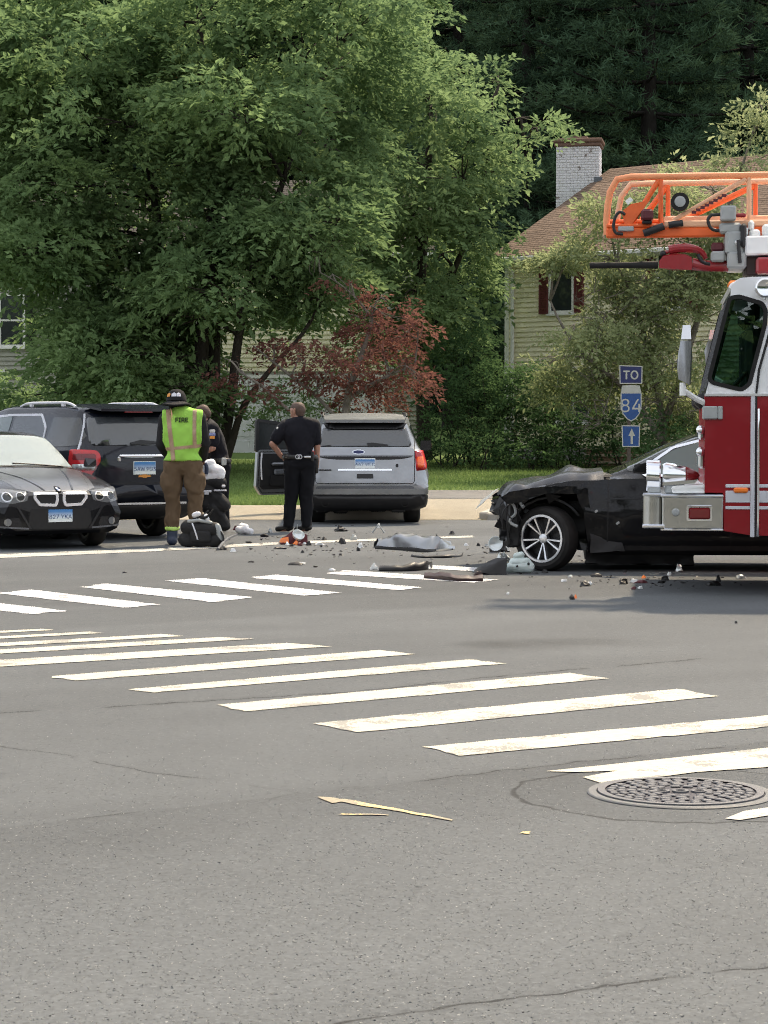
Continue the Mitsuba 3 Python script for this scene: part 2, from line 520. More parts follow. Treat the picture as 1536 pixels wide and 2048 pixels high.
labels['driveway'] = {'label': 'grey asphalt driveway strip crossing the lawn on the right', 'kind': 'structure'}
k = thing('kerb', 'low weathered granite kerb at the grass corner behind the black wreck', kind='structure')
put(k, cat(rbox(1.66, 30, 35.0, 35.16, -0.1, 0.11, 0.02), rotm(rbox(0, 4.6, -0.08, 0.08, -0.05, 0.12, 0.02), 82, [0, 0, 1]).apply_translation([1.62, 35.2, 0.0])), 'kerb_stone')

# crossing stripes
SD = G(1012, 1328) - G(255, 1380)
SD = SD / np.linalg.norm(SD)


def stripe(quad, z, m, seed=0, jag=0.009):
    """a painted bar with slightly uneven ends"""
    rng = np.random.default_rng(seed)
    q = [np.array(a[:2]) for a in quad]
    pts = []
    for i in range(4):
        a, b = q[i], q[(i + 1) % 4]
        n = max(3, int(np.linalg.norm(b - a) / 0.06))
        nrm = np.array([-(b - a)[1], (b - a)[0]]) / np.linalg.norm(b - a)
        for t in np.arange(n) / n:
            pts.append(a + (b - a) * t + nrm * rng.normal() * jag * (0.5 if np.linalg.norm(b - a) > 1 else 1.3))
    pol = Polygon(pts).buffer(0)
    pol = max(getattr(pol, 'geoms', [pol]), key=lambda g: g.area)
    return sheet(list(pol.exterior.coords)[:-1], z)


near_full = [((625, 1448), (715, 1466), (1442, 1393), (1355, 1379)), ((432, 1411), (490, 1424), (1218, 1358), (1140, 1347)), ((255, 1380), (308, 1386), (1012, 1328), (935, 1320)), ((98, 1354), (152, 1362), (833, 1309), (760, 1301))]
for i, q in enumerate(near_full):
    part('road', 'crosswalk_stripe', stripe([G(*a) for a in q], 0.004, None, i), 'paint_cream')
for i, (lr, ur) in enumerate((((663, 1294), (575, 1287)), ((507, 1279), (440, 1275)), ((368, 1273), (325, 1269)), ((208, 1267), (180, 1264)), ((108, 1261), (85, 1258.5)))):
    a, b = G(*lr), G(*ur)
    part('road', 'crosswalk_stripe', stripe([b - SD * 2.5, a - SD * 2.5, a, b], 0.004, None, 10 + i), 'paint_cream')
a, b = G(845, 1495), G(918, 1513)
part('road', 'crosswalk_stripe', stripe([a, b, b + SD * 2.5, a + SD * 2.5], 0.004, None, 20), 'paint_cream')
a, b = G(1092, 1544), G(1170, 1552)
part('road', 'crosswalk_stripe', stripe([a, G(1092, 1548), b + SD * 0.05, b + SD * 2.4, a + SD * 2.4], 0.004, None, 21) if False else sheet([tuple(x[:2]) for x in (a, G(1150, 1546), G(1235, 1543), G(1165, 1556), G(1200, 1567), G(1240, 1566), G(1390, 1546), G(1560, 1534), G(1760, 1518), G(1700, 1480), G(1536, 1497), G(1330, 1519))], 0.0042), 'paint_cream')
part('road', 'crosswalk_stripe', sheet([tuple(x[:2]) for x in (G(1400, 1613), G(1450, 1614), G(1520, 1605), G(1600, 1596), G(1600, 1590), G(1530, 1600))], 0.0042), 'paint_worn')
part('road', 'crosswalk_stripe', sheet([tuple(x[:2]) for x in (G(1488, 1624), G(1450, 1639), G(1480, 1642), G(1536, 1633), G(1720, 1612), G(1700, 1595), G(1540, 1616))], 0.0042), 'paint_worn')
far_q = [((165, 1175), (212, 1168), (506, 1195), (427, 1205)), ((-6, 1187), (62, 1180), (322, 1210), (247, 1216)), ((-190, 1200), (-120, 1194), (132, 1222), (65, 1229)), ((330, 1162), (405, 1157), (681, 1186), (610, 1192)), ((500, 1156), (552, 1150), (842, 1175), (800, 1181)), ((652, 1148), (690, 1141), (996, 1160), (950, 1166)), ((820, 1136), (850, 1130), (1010, 1139), (985, 1145))]
for i, q in enumerate(far_q):
    part('road', 'crosswalk_stripe', stripe([G(*a) for a in q], 0.004, None, 30 + i, 0.016), 'paint_white')
sl = [((-100, 1113), (-100, 1121), (330, 1102), (330, 1096.5)), ((338, 1096), (338, 1101.5), (560, 1089.5), (560, 1084.5)), ((566, 1084), (566, 1088.5), (948, 1075), (948, 1071.5))]
for i, q in enumerate(sl):
    part('road', 'stop_line', stripe([G(*a) for a in q], 0.004, None, 50 + i, 0.02), 'paint_worn')
for i, q in enumerate((((640, 1598), (905, 1643.5), (907, 1640), (690, 1600)), ((676, 1630.5), (775, 1632.5), (772, 1630), (690, 1629)), ((636, 1595), (664, 1608), (688, 1604), (668, 1597)), ((1038, 1669), (1060, 1669), (1062, 1665), (1042, 1665)))):
    part('road', 'paint_mark', stripe([G(*a) for a in q], 0.004, None, 60 + i, 0.003), 'paint_yellow')

# worn-out stones standing proud of the asphalt near the camera
rg = np.random.default_rng(17)
OCT = np.array([[1, 0, 0], [-1, 0, 0], [0, 1, 0], [0, -1, 0], [0, 0, 1], [0, 0, -1.]])
OF = np.array([[0, 2, 4], [2, 1, 4], [1, 3, 4], [3, 0, 4], [2, 0, 5], [1, 2, 5], [3, 1, 5], [0, 3, 5]])
for nm_, n_, col_, sz_ in (('mid', 9000, (0.15, 0.155, 0.152), .0030), ('pale', 3400, (0.30, 0.30, 0.29), .0028), ('dark', 2600, (0.075, 0.078, 0.078), .0028)):
    y_ = 4.9 + np.abs(rg.normal(size=n_)) * 2.6
    x_ = (rg.random(n_) * 2 - 1) * y_ * .19
    keep_ = np.hypot(x_ - MH[0], y_ - MH[1]) > .42
    c_ = np.column_stack([x_, y_, 0 * x_ + .0005])[keep_]
    s_ = sz_ * (.5 + 1.1 * rg.random((len(c_), 1, 3)) ** 1.5)
    V_ = (c_[:, None] + OCT[None] * s_ * np.array([1, 1, .55]) + rg.normal(size=(len(c_), 6, 3)) * .0006).reshape(-1, 3)
    F_ = (OF[None] + (np.arange(len(c_)) * 6)[:, None, None]).reshape(-1, 3)
    mat('stone_' + nm_, col_, 0.85, 0, 0.3)
    part('road', 'aggregate', trimesh.Trimesh(V_, F_, process=False), 'stone_' + nm_, False, kind='stuff')

# manhole
mat('cast_iron', dusty((0.105, 0.108, 0.12), 0.5, 30, (0.15, 0.15, 0.148)), 0.6, 0.4)
mat('iron_rim', dusty((0.125, 0.13, 0.135), 0.5, 18, (0.085, 0.088, 0.088)), 0.6, 0.3)
mat('iron_pit', (0.045, 0.045, 0.055), 0.8)
mk = thing('manhole_cover', 'round cast iron manhole cover with raised pattern beside the near crosswalk', 'manhole cover')
mc = (MH[0], MH[1], 0)
part(mk, 'frame', mov(lathe([(0.335, 0.002), (0.335, 0.008), (0.366, 0.008), (0.372, 0.004), (0.372, 0.001), (0.335, 0.001)], 64), mc), 'iron_rim')
part(mk, 'lid', mov(lathe([(0, 0.001), (0.331, 0.001), (0.331, 0.006), (0, 0.006)], 64), mc), 'iron_pit')
part(mk, 'lid_rim', mov(lathe([(0.300, 0.006), (0.329, 0.006), (0.329, 0.0135), (0.300, 0.0135)], 64), mc), 'cast_iron')
rng = np.random.default_rng(5)
for r0, n, w in ((0.275, 30, 0.030), (0.235, 26, 0.030), (0.195, 20, 0.032), (0.155, 16, 0.03), (0.115, 12, 0.028)):
    for k in range(n):
        a = 2 * math.pi * (k + rng.random() * 0.3) / n + r0 * 9
        L = 2 * math.pi * r0 / n * 0.66
        blk = rotm(rbox(-w / 2, w / 2, -L / 2, L / 2, 0.006, 0.014, 0.004), math.degrees(a) + 32 * ((k % 2) * 2 - 1) * (0.6 if r0 > 0.12 else 0), [0, 0, 1])
        part(mk, 'stud', mov(blk, (MH[0] + r0 * math.cos(a), MH[1] + r0 * math.sin(a), 0)), 'cast_iron')
for s in (-1, 0, 1):
    part(mk, 'pick_hole', mov(lathe([(0.020, 0.006), (0.034, 0.006), (0.034, 0.0138), (0.020, 0.0138), (0.020, 0.006)], 20), (MH[0] + s * 0.075, MH[1], 0)), 'cast_iron')

# ------------------------------------------------------------------ vegetation tools


def sprays(pos, out, L, m, ll, lw, droop, seed, up=0.0, tilt=0.35):
    """pos (n,3) starts, out (n,3) directions: leafy sprays, m leaves each, every leaf a folded rhomb of two triangles"""
    r = np.random.default_rng(seed)
    n = len(pos)
    out = out / (np.linalg.norm(out, axis=1, keepdims=True) + 1e-9)
    out = out + r.normal(size=(n, 3)) * 0.25
    out[:, 2] = out[:, 2] * 0.4 + up
    out /= np.linalg.norm(out, axis=1, keepdims=True)
    upv = np.array([0, 0, 1.0]) + r.normal(size=(n, 3)) * tilt
    side = np.cross(out, upv)
    side /= np.linalg.norm(side, axis=1, keepdims=True) + 1e-9
    nrm = np.cross(side, out)
    t = (np.arange(m) + 0.5) / m
    Ls = L * (0.6 + 0.8 * r.random(n))
    sgn = np.where(np.arange(m) % 2 == 0, 1.0, -1.0)
    base = pos[:, None] + out[:, None] * (Ls[:, None] * t)[..., None] + side[:, None] * (sgn * (1 - 0.5 * t) * r.random((n, m)) * 0.28)[..., None] * Ls[:, None, None]
    base = base + np.array([0, 0, -1.0]) * (droop * Ls[:, None] * t ** 2)[..., None] + r.normal(size=(n, m, 3)) * 0.03 * L
    d = out[:, None] * (0.45 + 0.5 * t)[None, :, None] + side[:, None] * (sgn * 0.75)[None, :, None] + r.normal(size=(n, m, 3)) * 0.35
    d[..., 2] -= droop * 0.4
    d /= np.linalg.norm(d, axis=2, keepdims=True)
    nn = nrm[:, None] + r.normal(size=(n, m, 3)) * 0.45
    w = np.cross(d, nn)
    w /= np.linalg.norm(w, axis=2, keepdims=True) + 1e-9
    fold = np.cross(w, d)
    s = (0.5 + 1.0 * r.random((n, m)))[..., None]
    b0 = base
    tip = base + d * ll * s - fold * ll * 0.1
    l1 = base + d * ll * 0.45 * s + w * lw * 0.5 * s + fold * lw * 0.15
    l2 = base + d * ll * 0.45 * s - w * lw * 0.5 * s + fold * lw * 0.15
    V = np.stack([b0, l1, tip, l2], 2).reshape(-1, 3)
    i = np.arange(n * m) * 4
    F = np.vstack([np.column_stack([i, i + 1, i + 2]), np.column_stack([i, i + 2, i + 3])])
    return trimesh.Trimesh(V, F, process=False)


def lobes_fill(lobes, dens, seed, gap=0.42, gsc=0.55, inner=0.35):
    """lobes (cx,cy,cz,rx,ry,rz): spray starts and outward directions, biased to the shell, with gaps from noise"""
    r = np.random.default_rng(seed)
    ps, os = [], []
    for (cx, cy, cz, rx, ry, rz) in lobes:
        n = int(dens * (rx * ry + ry * rz + rx * rz))
        u = r.normal(size=(n, 3))
        u /= np.linalg.norm(u, axis=1, keepdims=True)
        rad = inner + (1 - inner) * r.random(n) ** 0.6
        p = u * rad[:, None]
        ps.append(np.array([cx, cy, cz]) + p * np.array([rx, ry, rz]))
        os.append(u * np.array([rx, ry, rz]) + 0.0)
    p, o = np.vstack(ps), np.vstack(os)
    keep = meshkit.fbm(p * gsc, 3, seed) > gap
    return p[keep], o[keep]


def limb_mesh(limbs, sides=7):
    return cat(*[tube(p, r, sides, 6) for p, r in limbs])


def tree(name, label, lobes, dens, leafmat, barkmat, base, trunks, spray, seed, category='tree', gap=0.42, group=None, twig_r=0.03, inner=0.35, gsc=0.55):
    """trunks: list of (points, radii); each lobe gets a limb from the nearest trunk point"""
    k = thing(name, label, category, group)
    for pts, rad in trunks:
        part(k, 'trunk', tube(pts, rad, 10, 8), barkmat, True)
    allp = np.vstack([catmull(t[0], 6) for t in trunks])
    r = np.random.default_rng(seed)
    limbs = []
    for l in lobes:
        c = np.array(l[:3])
        low = allp[allp[:, 2] < c[2] + 0.2]
        if not len(low):
            low = allp
        q = low[np.argmin(np.linalg.norm((low - c) * np.array([1, 1, 0.7]), axis=1))]
        mid = (q * 0.5 + c * 0.5) + np.array([0, 0, 0.15]) + r.normal(size=3) * 0.1
        limbs.append(([q, mid, c], [twig_r * 1.7, twig_r, twig_r * 0.4]))
        for _ in range(3):
            e = c + r.normal(size=3) * np.array(l[3:]) * 0.45
            limbs.append(([mid, (mid + e) / 2 + r.normal(size=3) * 0.06, e], [twig_r * 0.8, twig_r * 0.5, twig_r * 0.2]))
    part(k, 'branches', limb_mesh(limbs, 5), barkmat, True, kind='stuff')
    p, o = lobes_fill(lobes, dens, seed, gap, gsc, inner)
    part(k, 'crown', sprays(p, o, *spray[:5], seed + 1, *spray[5:]), leafmat, False, kind='stuff')
    return k


def LB(px, py, rx, ry, Y, deep=1.0):
    """a crown lobe: where its middle stands, from its direction and its distance"""
    c = P(px, py, Y)
    s = Y / FPX
    return (c[0], Y, c[2], rx * s, max(rx, ry) * s * deep, ry * s)
# ------------------------------------------------------------------ houses


def siding(c):
    def f(p, n, uv):
        k = fbm(p.x * 2.5, p.y * 2.5, p.z * 5, 3)
        return mi.Color3f(*c) * (0.86 + 0.24 * k)
    return f


mat('siding_cream', siding((0.74, 0.70, 0.50)), 0.75)
mat('siding_tan', siding((0.33, 0.33, 0.285)), 0.75)
mat('trim_white', siding((0.72, 0.72, 0.69)), 0.6)
mat('shutter_red', siding((0.12, 0.028, 0.030)), 0.6)
mat('shutter_black', siding((0.02, 0.022, 0.022)), 0.6)
mat('pane_dark', (0.02, 0.025, 0.027), 0.05, 0, 0.6, 0.6)
mat('garage_white', siding((0.68, 0.69, 0.70)), 0.6)
mat('door_red', siding((0.25, 0.035, 0.03)), 0.55)


def roof_fn(c):
    def f(p, n, uv):
        k = fbm(p.x * 1.5, p.y * 1.5, p.z * 1.5, 4)
        t = cell_rand(dr.floor((p.x + p.y) * 3.2), dr.floor(p.z * 14.0))
        return mi.Color3f(*c) * (0.72 + 0.35 * k + 0.22 * t)
    return f


mat('shingle_brown', roof_fn((0.135, 0.098, 0.074)), 0.95, 0, 0.2)
mat('shingle_grey', roof_fn((0.06, 0.055, 0.05)), 0.95, 0, 0.2)


def old_white_brick(p, n, uv):
    k = fbm(p.x * 6, p.y * 6, p.z * 6, 4)
    g = noise(p.x * 40, p.y * 40, p.z * 40)
    return mix((0.58, 0.58, 0.60), (0.20, 0.17, 0.16), smoothstep(0.62, 0.74, k * 0.8 + g * 0.2))


mat('brick_white', old_white_brick, 0.9, 0, 0.2)
mat('mortar', dusty((0.30, 0.29, 0.29), 0.2, 9), 0.95, 0, 0.2)
mat('brick_cap', dusty((0.14, 0.085, 0.065), 0.2, 9), 0.95, 0, 0.2)
mat('flashing', dusty((0.10, 0.115, 0.135), 0.2, 9), 0.6, 0.3)
mat('step_brown', dusty((0.21, 0.14, 0.095), 0.2, 5), 0.9)
mat('step_tread', dusty((0.42, 0.36, 0.28), 0.2, 5), 0.9)
mat('glow_dark', (0.01, 0.01, 0.01), 0.9)


class House:
    """local frame: x along the front wall, y into the house, z up from its floor line"""

    def __init__(s, key, M):
        s.key, s.M = key, M

    def add(s, name, mesh, m, smooth=False, parent=None, **kw):
        return part(parent or s.key, name, xf(mesh, s.M), m, smooth, **kw)

    def boards(s, wall, x0, x1, z0, z1, m, step=0.13, y=0.0, side=None):
        n = int((z1 - z0) / step)
        for i in range(n):
            za, zb = z0 + i * step, z0 + (i + 1) * step + 0.008
            prof = [(0.0, za), (-0.046, za), (-0.042, za + 0.010), (-0.004, zb), (0.0, zb)]
            V = np.array([(x, y + a, b) for x in (x0, x1) for a, b in prof])
            b = hull(V)
            if side is not None:
                b = rotm(b, side, [0, 0, 1])
            part(wall, 'clapboard', xf(b, s.M), m, False)

    def window(s, x, z, w, h, shutters=None, grid=(2, 2), y=0.0):
        wk = uniq(s.key + '__window')
        fr = ring(sbox(x - w / 2 - 0.07, z - 0.07, x + w / 2 + 0.07, z + h + 0.07), 0.07)
        bars = [] if grid is None else [sbox(x - w / 2, z + h * 0.5 - 0.025, x + w / 2, z + h * 0.5 + 0.025)]
        for i in range(1, grid[0] if grid else 0):
            bars.append(sbox(x - w / 2 + w * i / grid[0] - 0.012, z, x - w / 2 + w * i / grid[0] + 0.012, z + h))
        put(wk, xf(toY(extr(fr, 0.085), y - 0.0), s.M), 'trim_white', False)
        part(wk, 'pane', xf(rbox(x - w / 2 - 0.01, x + w / 2 + 0.01, y - 0.056, y - 0.02, z - 0.01, z + h + 0.01, 0), s.M), 'pane_dark', False)
        if bars:
            part(wk, 'sash', xf(cat(*[toY(extr(b, 0.016), y - 0.0565) for b in bars]), s.M), 'trim_white', False)
        part(wk, 'sill', xf(rbox(x - w / 2 - 0.12, x + w / 2 + 0.12, y - 0.12, y - 0.02, z - 0.13, z - 0.072, 0.01), s.M), 'trim_white', False)
        if shutters:
            for sg in (-1, 1):
                cx = x + sg * (w / 2 + 0.07 + 0.16)
                sh = [toY(extr(ring(sbox(cx - 0.145, z - 0.07, cx + 0.145, z + h + 0.07), 0.035), 0.05), y - 0.050), toY(extr(sbox(cx - 0.14, z - 0.06, cx + 0.14, z + h + 0.06), 0.006), y - 0.047)]
                for q in np.arange(z, z + h, 0.06):
                    sh.append(rotm(rbox(cx - 0.12, cx + 0.12, y - 0.090, y - 0.064, q - 0.02, q + 0.025, 0), 20, [1, 0, 0], [cx, y - 0.075, q]))
                part(s.key, 'shutter', xf(cat(*sh), s.M), shutters, False)

    def roof_plane(s, a, b, c, d, m, parent):
        """a-b the eave, d-c the ridge; shingle courses laid from the eave up"""
        a, b, c, d = (np.array(q, float) for q in (a, b, c, d))
        n = np.cross(b - a, d - a)
        n /= np.linalg.norm(n)
        if n[2] < 0:
            n = -n
        rows = int(np.linalg.norm(d - a) / 0.145)
        r = np.random.default_rng(rows)
        V, F = [], []
        for i in range(rows):
            t0, t1 = i / rows, min(1, (i + 1.25) / rows)
            L0, R0, L1, R1 = a + (d - a) * t0, b + (c - b) * t0, a + (d - a) * t1, b + (c - b) * t1
            nc = max(1, int(np.linalg.norm(R0 - L0) / 0.32))
            off = 0.5 * (i % 2) / nc
            for k in range(-1, nc + 1):
                u0, u1 = np.clip([k / nc + off + 0.006 / 0.32 / nc, (k + 1) / nc + off - 0.006 / 0.32 / nc], 0, 1)
                if u1 - u0 < 1e-3:
                    continue
                lift = n * (0.012 + 0.006 * r.random())
                q = [L0 + (R0 - L0) * u0 + lift, L0 + (R0 - L0) * u1 + lift, L1 + (R1 - L1) * u1 + n * 0.004, L1 + (R1 - L1) * u0 + n * 0.004, L0 + (R0 - L0) * u0, L0 + (R0 - L0) * u1]
                o = len(V)
                V += q
                F += [[o, o + 1, o + 2], [o, o + 2, o + 3], [o + 4, o + 5, o + 1], [o + 4, o + 1, o]]
        part(parent, 'shingles', xf(trimesh.Trimesh(np.array(V), np.array(F), process=False), s.M), m, False, kind='stuff')


# right house: cream clapboard, brown gable roof, white brick chimney
k = thing('house', 'cream clapboard house with brown shingle roof, white brick chimney and dark red shutters', 'house')
HY = 58.0
c0 = P(1013, 860, HY)
z0 = 0.3
ang = math.radians(-40)
HR = House(k, frame(c0[0], HY, z0, ang))
EAVE = 1.45 + (860 - 512) / FPX * HY - z0
RID = 8.75 - z0
DEP = 5.3
LEN = 12.5
HR.add('foundation', rbox(0.05, LEN - 0.05, 0.05, 2 * DEP - 0.05, -1.5, 0.75, 0), 'mortar')
gable = Polygon([(0, 0.7), (2 * DEP, 0.7), (2 * DEP, EAVE), (DEP, RID - 0.1), (0, EAVE)])
w = HR.add('wall', mov(toX(extr(gable, LEN - 0.06), 0.03), (0, 0, 0)), 'siding_cream')
HR.boards(w, 0.0, LEN, 0.75, EAVE - 0.05, 'siding_cream')
HR.add('corner_board', rbox(-0.04, 0.10, -0.045, 0.10, 0.72, EAVE, 0.005), 'trim_white')
ro = HR.add('roof', cat(*[hull([(x, y, z) for x in (-0.28, LEN + 0.28) for y, z in ((a, b), (a, b + 0.12), (DEP, RID), (DEP, RID + 0.12))]) for a, b in ((-0.4, EAVE - 0.2), (2 * DEP + 0.4, EAVE - 0.2))]), 'shingle_brown')
HR.roof_plane((-0.3, -0.42, EAVE - 0.08), (LEN + 0.3, -0.42, EAVE - 0.08), (LEN + 0.3, DEP, RID + 0.13), (-0.3, DEP, RID + 0.13), 'shingle_brown', ro)
HR.add('gutter', cat(rbox(-0.32, LEN + 0.32, -0.54, -0.405, EAVE - 0.22, EAVE - 0.10, 0.02), rbox(-0.30, -0.284, -0.4, 0.2, EAVE - 0.24, EAVE - 0.02, 0.004)), 'trim_white')
HR.add('soffit', rbox(-0.26, LEN + 0.26, -0.40, -0.03, EAVE - 0.26, EAVE - 0.225, 0.004), 'trim_white')
HR.add('rake_board', hull([(-0.31, y, z) for y, z in ((-0.4, EAVE - 0.24), (-0.4, EAVE - 0.08), (DEP, RID - 0.06), (DEP, RID + 0.11))] + [(-0.285, y, z) for y, z in ((-0.4, EAVE - 0.24), (-0.4, EAVE - 0.08), (DEP, RID - 0.06), (DEP, RID + 0.11))]), 'trim_white')
HR.add('downspout', cat(rbox(0.20, 0.28, -0.115, -0.045, -0.2, EAVE - 0.5, 0.01), hull([(x, y, z) for x in (0.2, 0.28) for y, z in ((-0.1, EAVE - 0.52), (-0.045, EAVE - 0.46), (-0.47, EAVE - 0.2), (-0.42, EAVE - 0.2))])), 'trim_white')
zc = 1.45 - z0 + (860 - 627) / FPX * HY
HR.window(1.82, zc, 0.66, 1.3, 'shutter_red', None)
HR.window(5.2, zc, 0.80, 1.3, 'shutter_red')
HR.window(8.6, zc, 0.80, 1.3, 'shutter_red')
HR.window(2.2, 1.4, 1.0, 1.3, 'shutter_red')
HR.window(8.6, 1.4, 1.0, 1.3, 'shutter_red')
# chimney on the left gable, seen beyond the rake
ck = uniq(k + '__chimney')
CH = House(k, frame(*(P(1156, 860, 62.0)[:2]), z0, math.radians(-10)))
CW, CD, CZ0, CZ1 = 1.22, 0.9, 2.5, 1.45 - z0 + (860 - 300) / FPX * 62.0
put(ck, xf(rbox(-CW / 2 + 0.012, CW / 2 - 0.012, -CD / 2 + 0.012, CD / 2 - 0.012, CZ0, CZ1, 0), CH.M), 'mortar', False)
r = np.random.default_rng(3)
rows = int((CZ1 - CZ0) / 0.0745)
bricks_far = []
for i in range(rows):
    z = CZ0 + i * 0.0745
    vis = z > CZ1 - 2.35
    nb, off = 6, (i % 2) * 0.1
    xs = np.concatenate([[-CW / 2], np.arange(-CW / 2 + 0.2 - off, CW / 2 - 0.04, 0.203), [CW / 2]])
    for xa, xb in zip(xs[:-1], xs[1:]):
        pr = r.random() * 0.012
        b = rbox(xa + 0.004, xb - 0.004, -CD / 2 - pr, -CD / 2 + 0.05, z + 0.004, z + 0.070, 0.006)
        if vis:
            part(ck, 'brick', xf(b, CH.M), 'brick_white', False)
        else:
            bricks_far.append(b)
    for sx in (-1, 1):
        for ya in np.arange(-CD / 2 + 0.06 + off, CD / 2 - 0.1, 0.203):
            bricks_far.append(rbox(min(sx * CW / 2, sx * (CW / 2 - 0.05)), max(sx * CW / 2, sx * (CW / 2 - 0.05)), ya, ya + 0.195, z + 0.004, z + 0.070, 0.005))
part(ck, 'side_brick', xf(cat(*bricks_far), CH.M), 'brick_white', False, kind='stuff')
part(ck, 'cap', xf(cat(rbox(-CW / 2 - 0.05, CW / 2 + 0.05, -CD / 2 - 0.06, CD / 2 + 0.06, CZ1, CZ1 + 0.10, 0.02), rbox(-CW / 2 - 0.09, CW / 2 + 0.09, -CD / 2 - 0.1, CD / 2 + 0.1, CZ1 + 0.1, CZ1 + 0.22, 0.03), lathe([(0, CZ1 + 0.2), (0.3, CZ1 + 0.2), (0.26, CZ1 + 0.31), (0, CZ1 + 0.32)], 12)), CH.M), 'brick_cap', False, label='brown brick cap of the chimney')
for i in range(5):
    zz = CZ1 - 2.35 + i * 0.30
    part(ck, 'flashing', xf(rbox(-0.25 + i * 0.18, 0.70, -CD / 2 - 0.035, -CD / 2 - 0.016, zz - 0.2, zz + 0.28, 0.005), CH.M), 'flashing', False)

# left house: long tan front with white garage doors, dark shutters
k = thing('house', 'long tan clapboard house with black shutters and white garage doors behind the big tree', 'house')
LY = 62.0
xl, xr = P(-420, 860, LY)[0], P(848, 860, LY)[0]
z1 = 0.62
HL = House(k, frame(xl, LY, z1, 0))
LL = xr - xl
lx = lambda px: P(px, 860, LY)[0] - xl
lz = lambda py: 1.45 + (860 - py) / FPX * LY - z1
HL.add('foundation', rbox(0.05, LL - 0.05, 0.05, 8, -1.5, 0.2, 0), 'mortar')
w = HL.add('wall', rbox(0.02, LL - 0.02, 0.02, 8, 0.1, 5.9, 0), 'siding_tan')
gx0, gx1 = lx(452), lx(762)
HL.boards(w, 0, gx0 - 0.12, 0.2, 5.85, 'siding_tan')
HL.boards(w, gx1 + 0.12, LL, 0.2, 5.85, 'siding_tan')
HL.boards(w, gx0 - 0.1, gx1 + 0.1, 2.5, 5.85, 'siding_cream')
HL.add('corner_board', rbox(LL - 0.1, LL + 0.03, -0.05, 0.1, 0.15, 5.9, 0.005), 'trim_white')
ro = HL.add('roof', cat(*[hull([(x, y, z) for x in (-0.3, LL + 0.3) for y, z in ((a, 5.75), (a, 5.9), (4, 8.2), (4, 8.35))]) for a in (-0.45, 8.45)]), 'shingle_grey')
HL.roof_plane((-0.3, -0.47, 5.92), (LL + 0.3, -0.47, 5.92), (LL + 0.3, 4, 8.36), (-0.3, 4, 8.36), 'shingle_grey', ro)
HL.add('gutter', rbox(-0.3, LL + 0.3, -0.58, -0.452, 5.7, 5.83, 0.02), 'trim_white')
HL.window(lx(26), lz(690), 0.62, 1.38, 'shutter_black', (1, 1))
for px in (-250, 190, 330):
    HL.window(lx(px), lz(690), 0.8, 1.38, 'shutter_black', (2, 1))
# garage doors
for a, b in ((gx0, (gx0 + gx1) / 2 - 0.12), ((gx0 + gx1) / 2 + 0.12, gx1)):
    gk = uniq(k + '__garage_door')
    put(gk, xf(rbox(a, b, -0.02, 0.03, 0.02, 2.28, 0), HL.M), 'garage_white', False)
    for i in range(4):
        for j in range(3):
            xa = a + 0.06 + j * (b - a - 0.06) / 3
            part(gk, 'panel', xf(rbox(xa, xa + (b - a - 0.06) / 3 - 0.06, -0.038, -0.02, 0.08 + i * 0.56, 0.08 + i * 0.56 + 0.46, 0.012), HL.M), 'garage_white', False)
HL.add('door_trim', cat(*[toY(extr(Polygon([(a - 0.1, 0), (a - 0.1, 2.4), (b + 0.1, 2.4), (b + 0.1, 0), (b, 0), (b, 2.3), (a, 2.3), (a, 0)]), 0.06), -0.0) for a, b in ((gx0, (gx0 + gx1) / 2 - 0.12), ((gx0 + gx1) / 2 + 0.12, gx1))]), 'trim_white')
dk = HL.add('door', rbox(lx(-62), lx(4), -0.055, -0.032, 0.25, 2.45, 0.01), 'door_red', label='dark red front door')
HL.add('door_frame', toY(extr(ring(sbox(lx(-62) - 0.1, 0.2, lx(4) + 0.1, 2.56), 0.1), 0.065), 0.0), 'trim_white')

# steps by the right house
k = thing('steps', 'low brown stone steps with pale treads at the shrubs behind the route signs', 'steps')
a = P(1200, 915, 53.0)
for i in range(3):
    part(k, 'riser', rbox(a[0] - 0.35 + i * 0.05, a[0] + 1.3, 53.0 + i * 0.35, 53.4 + i * 0.35, 0.3 + i * 0.0, 0.62 + i * 0.17, 0.015), 'step_brown', False)
    part(k, 'tread', rbox(a[0] - 0.40 + i * 0.05, a[0] + 1.33, 52.96 + i * 0.35, 53.35 + i * 0.35, 0.622 + i * 0.17, 0.672 + i * 0.17, 0.012), 'step_tread', False)

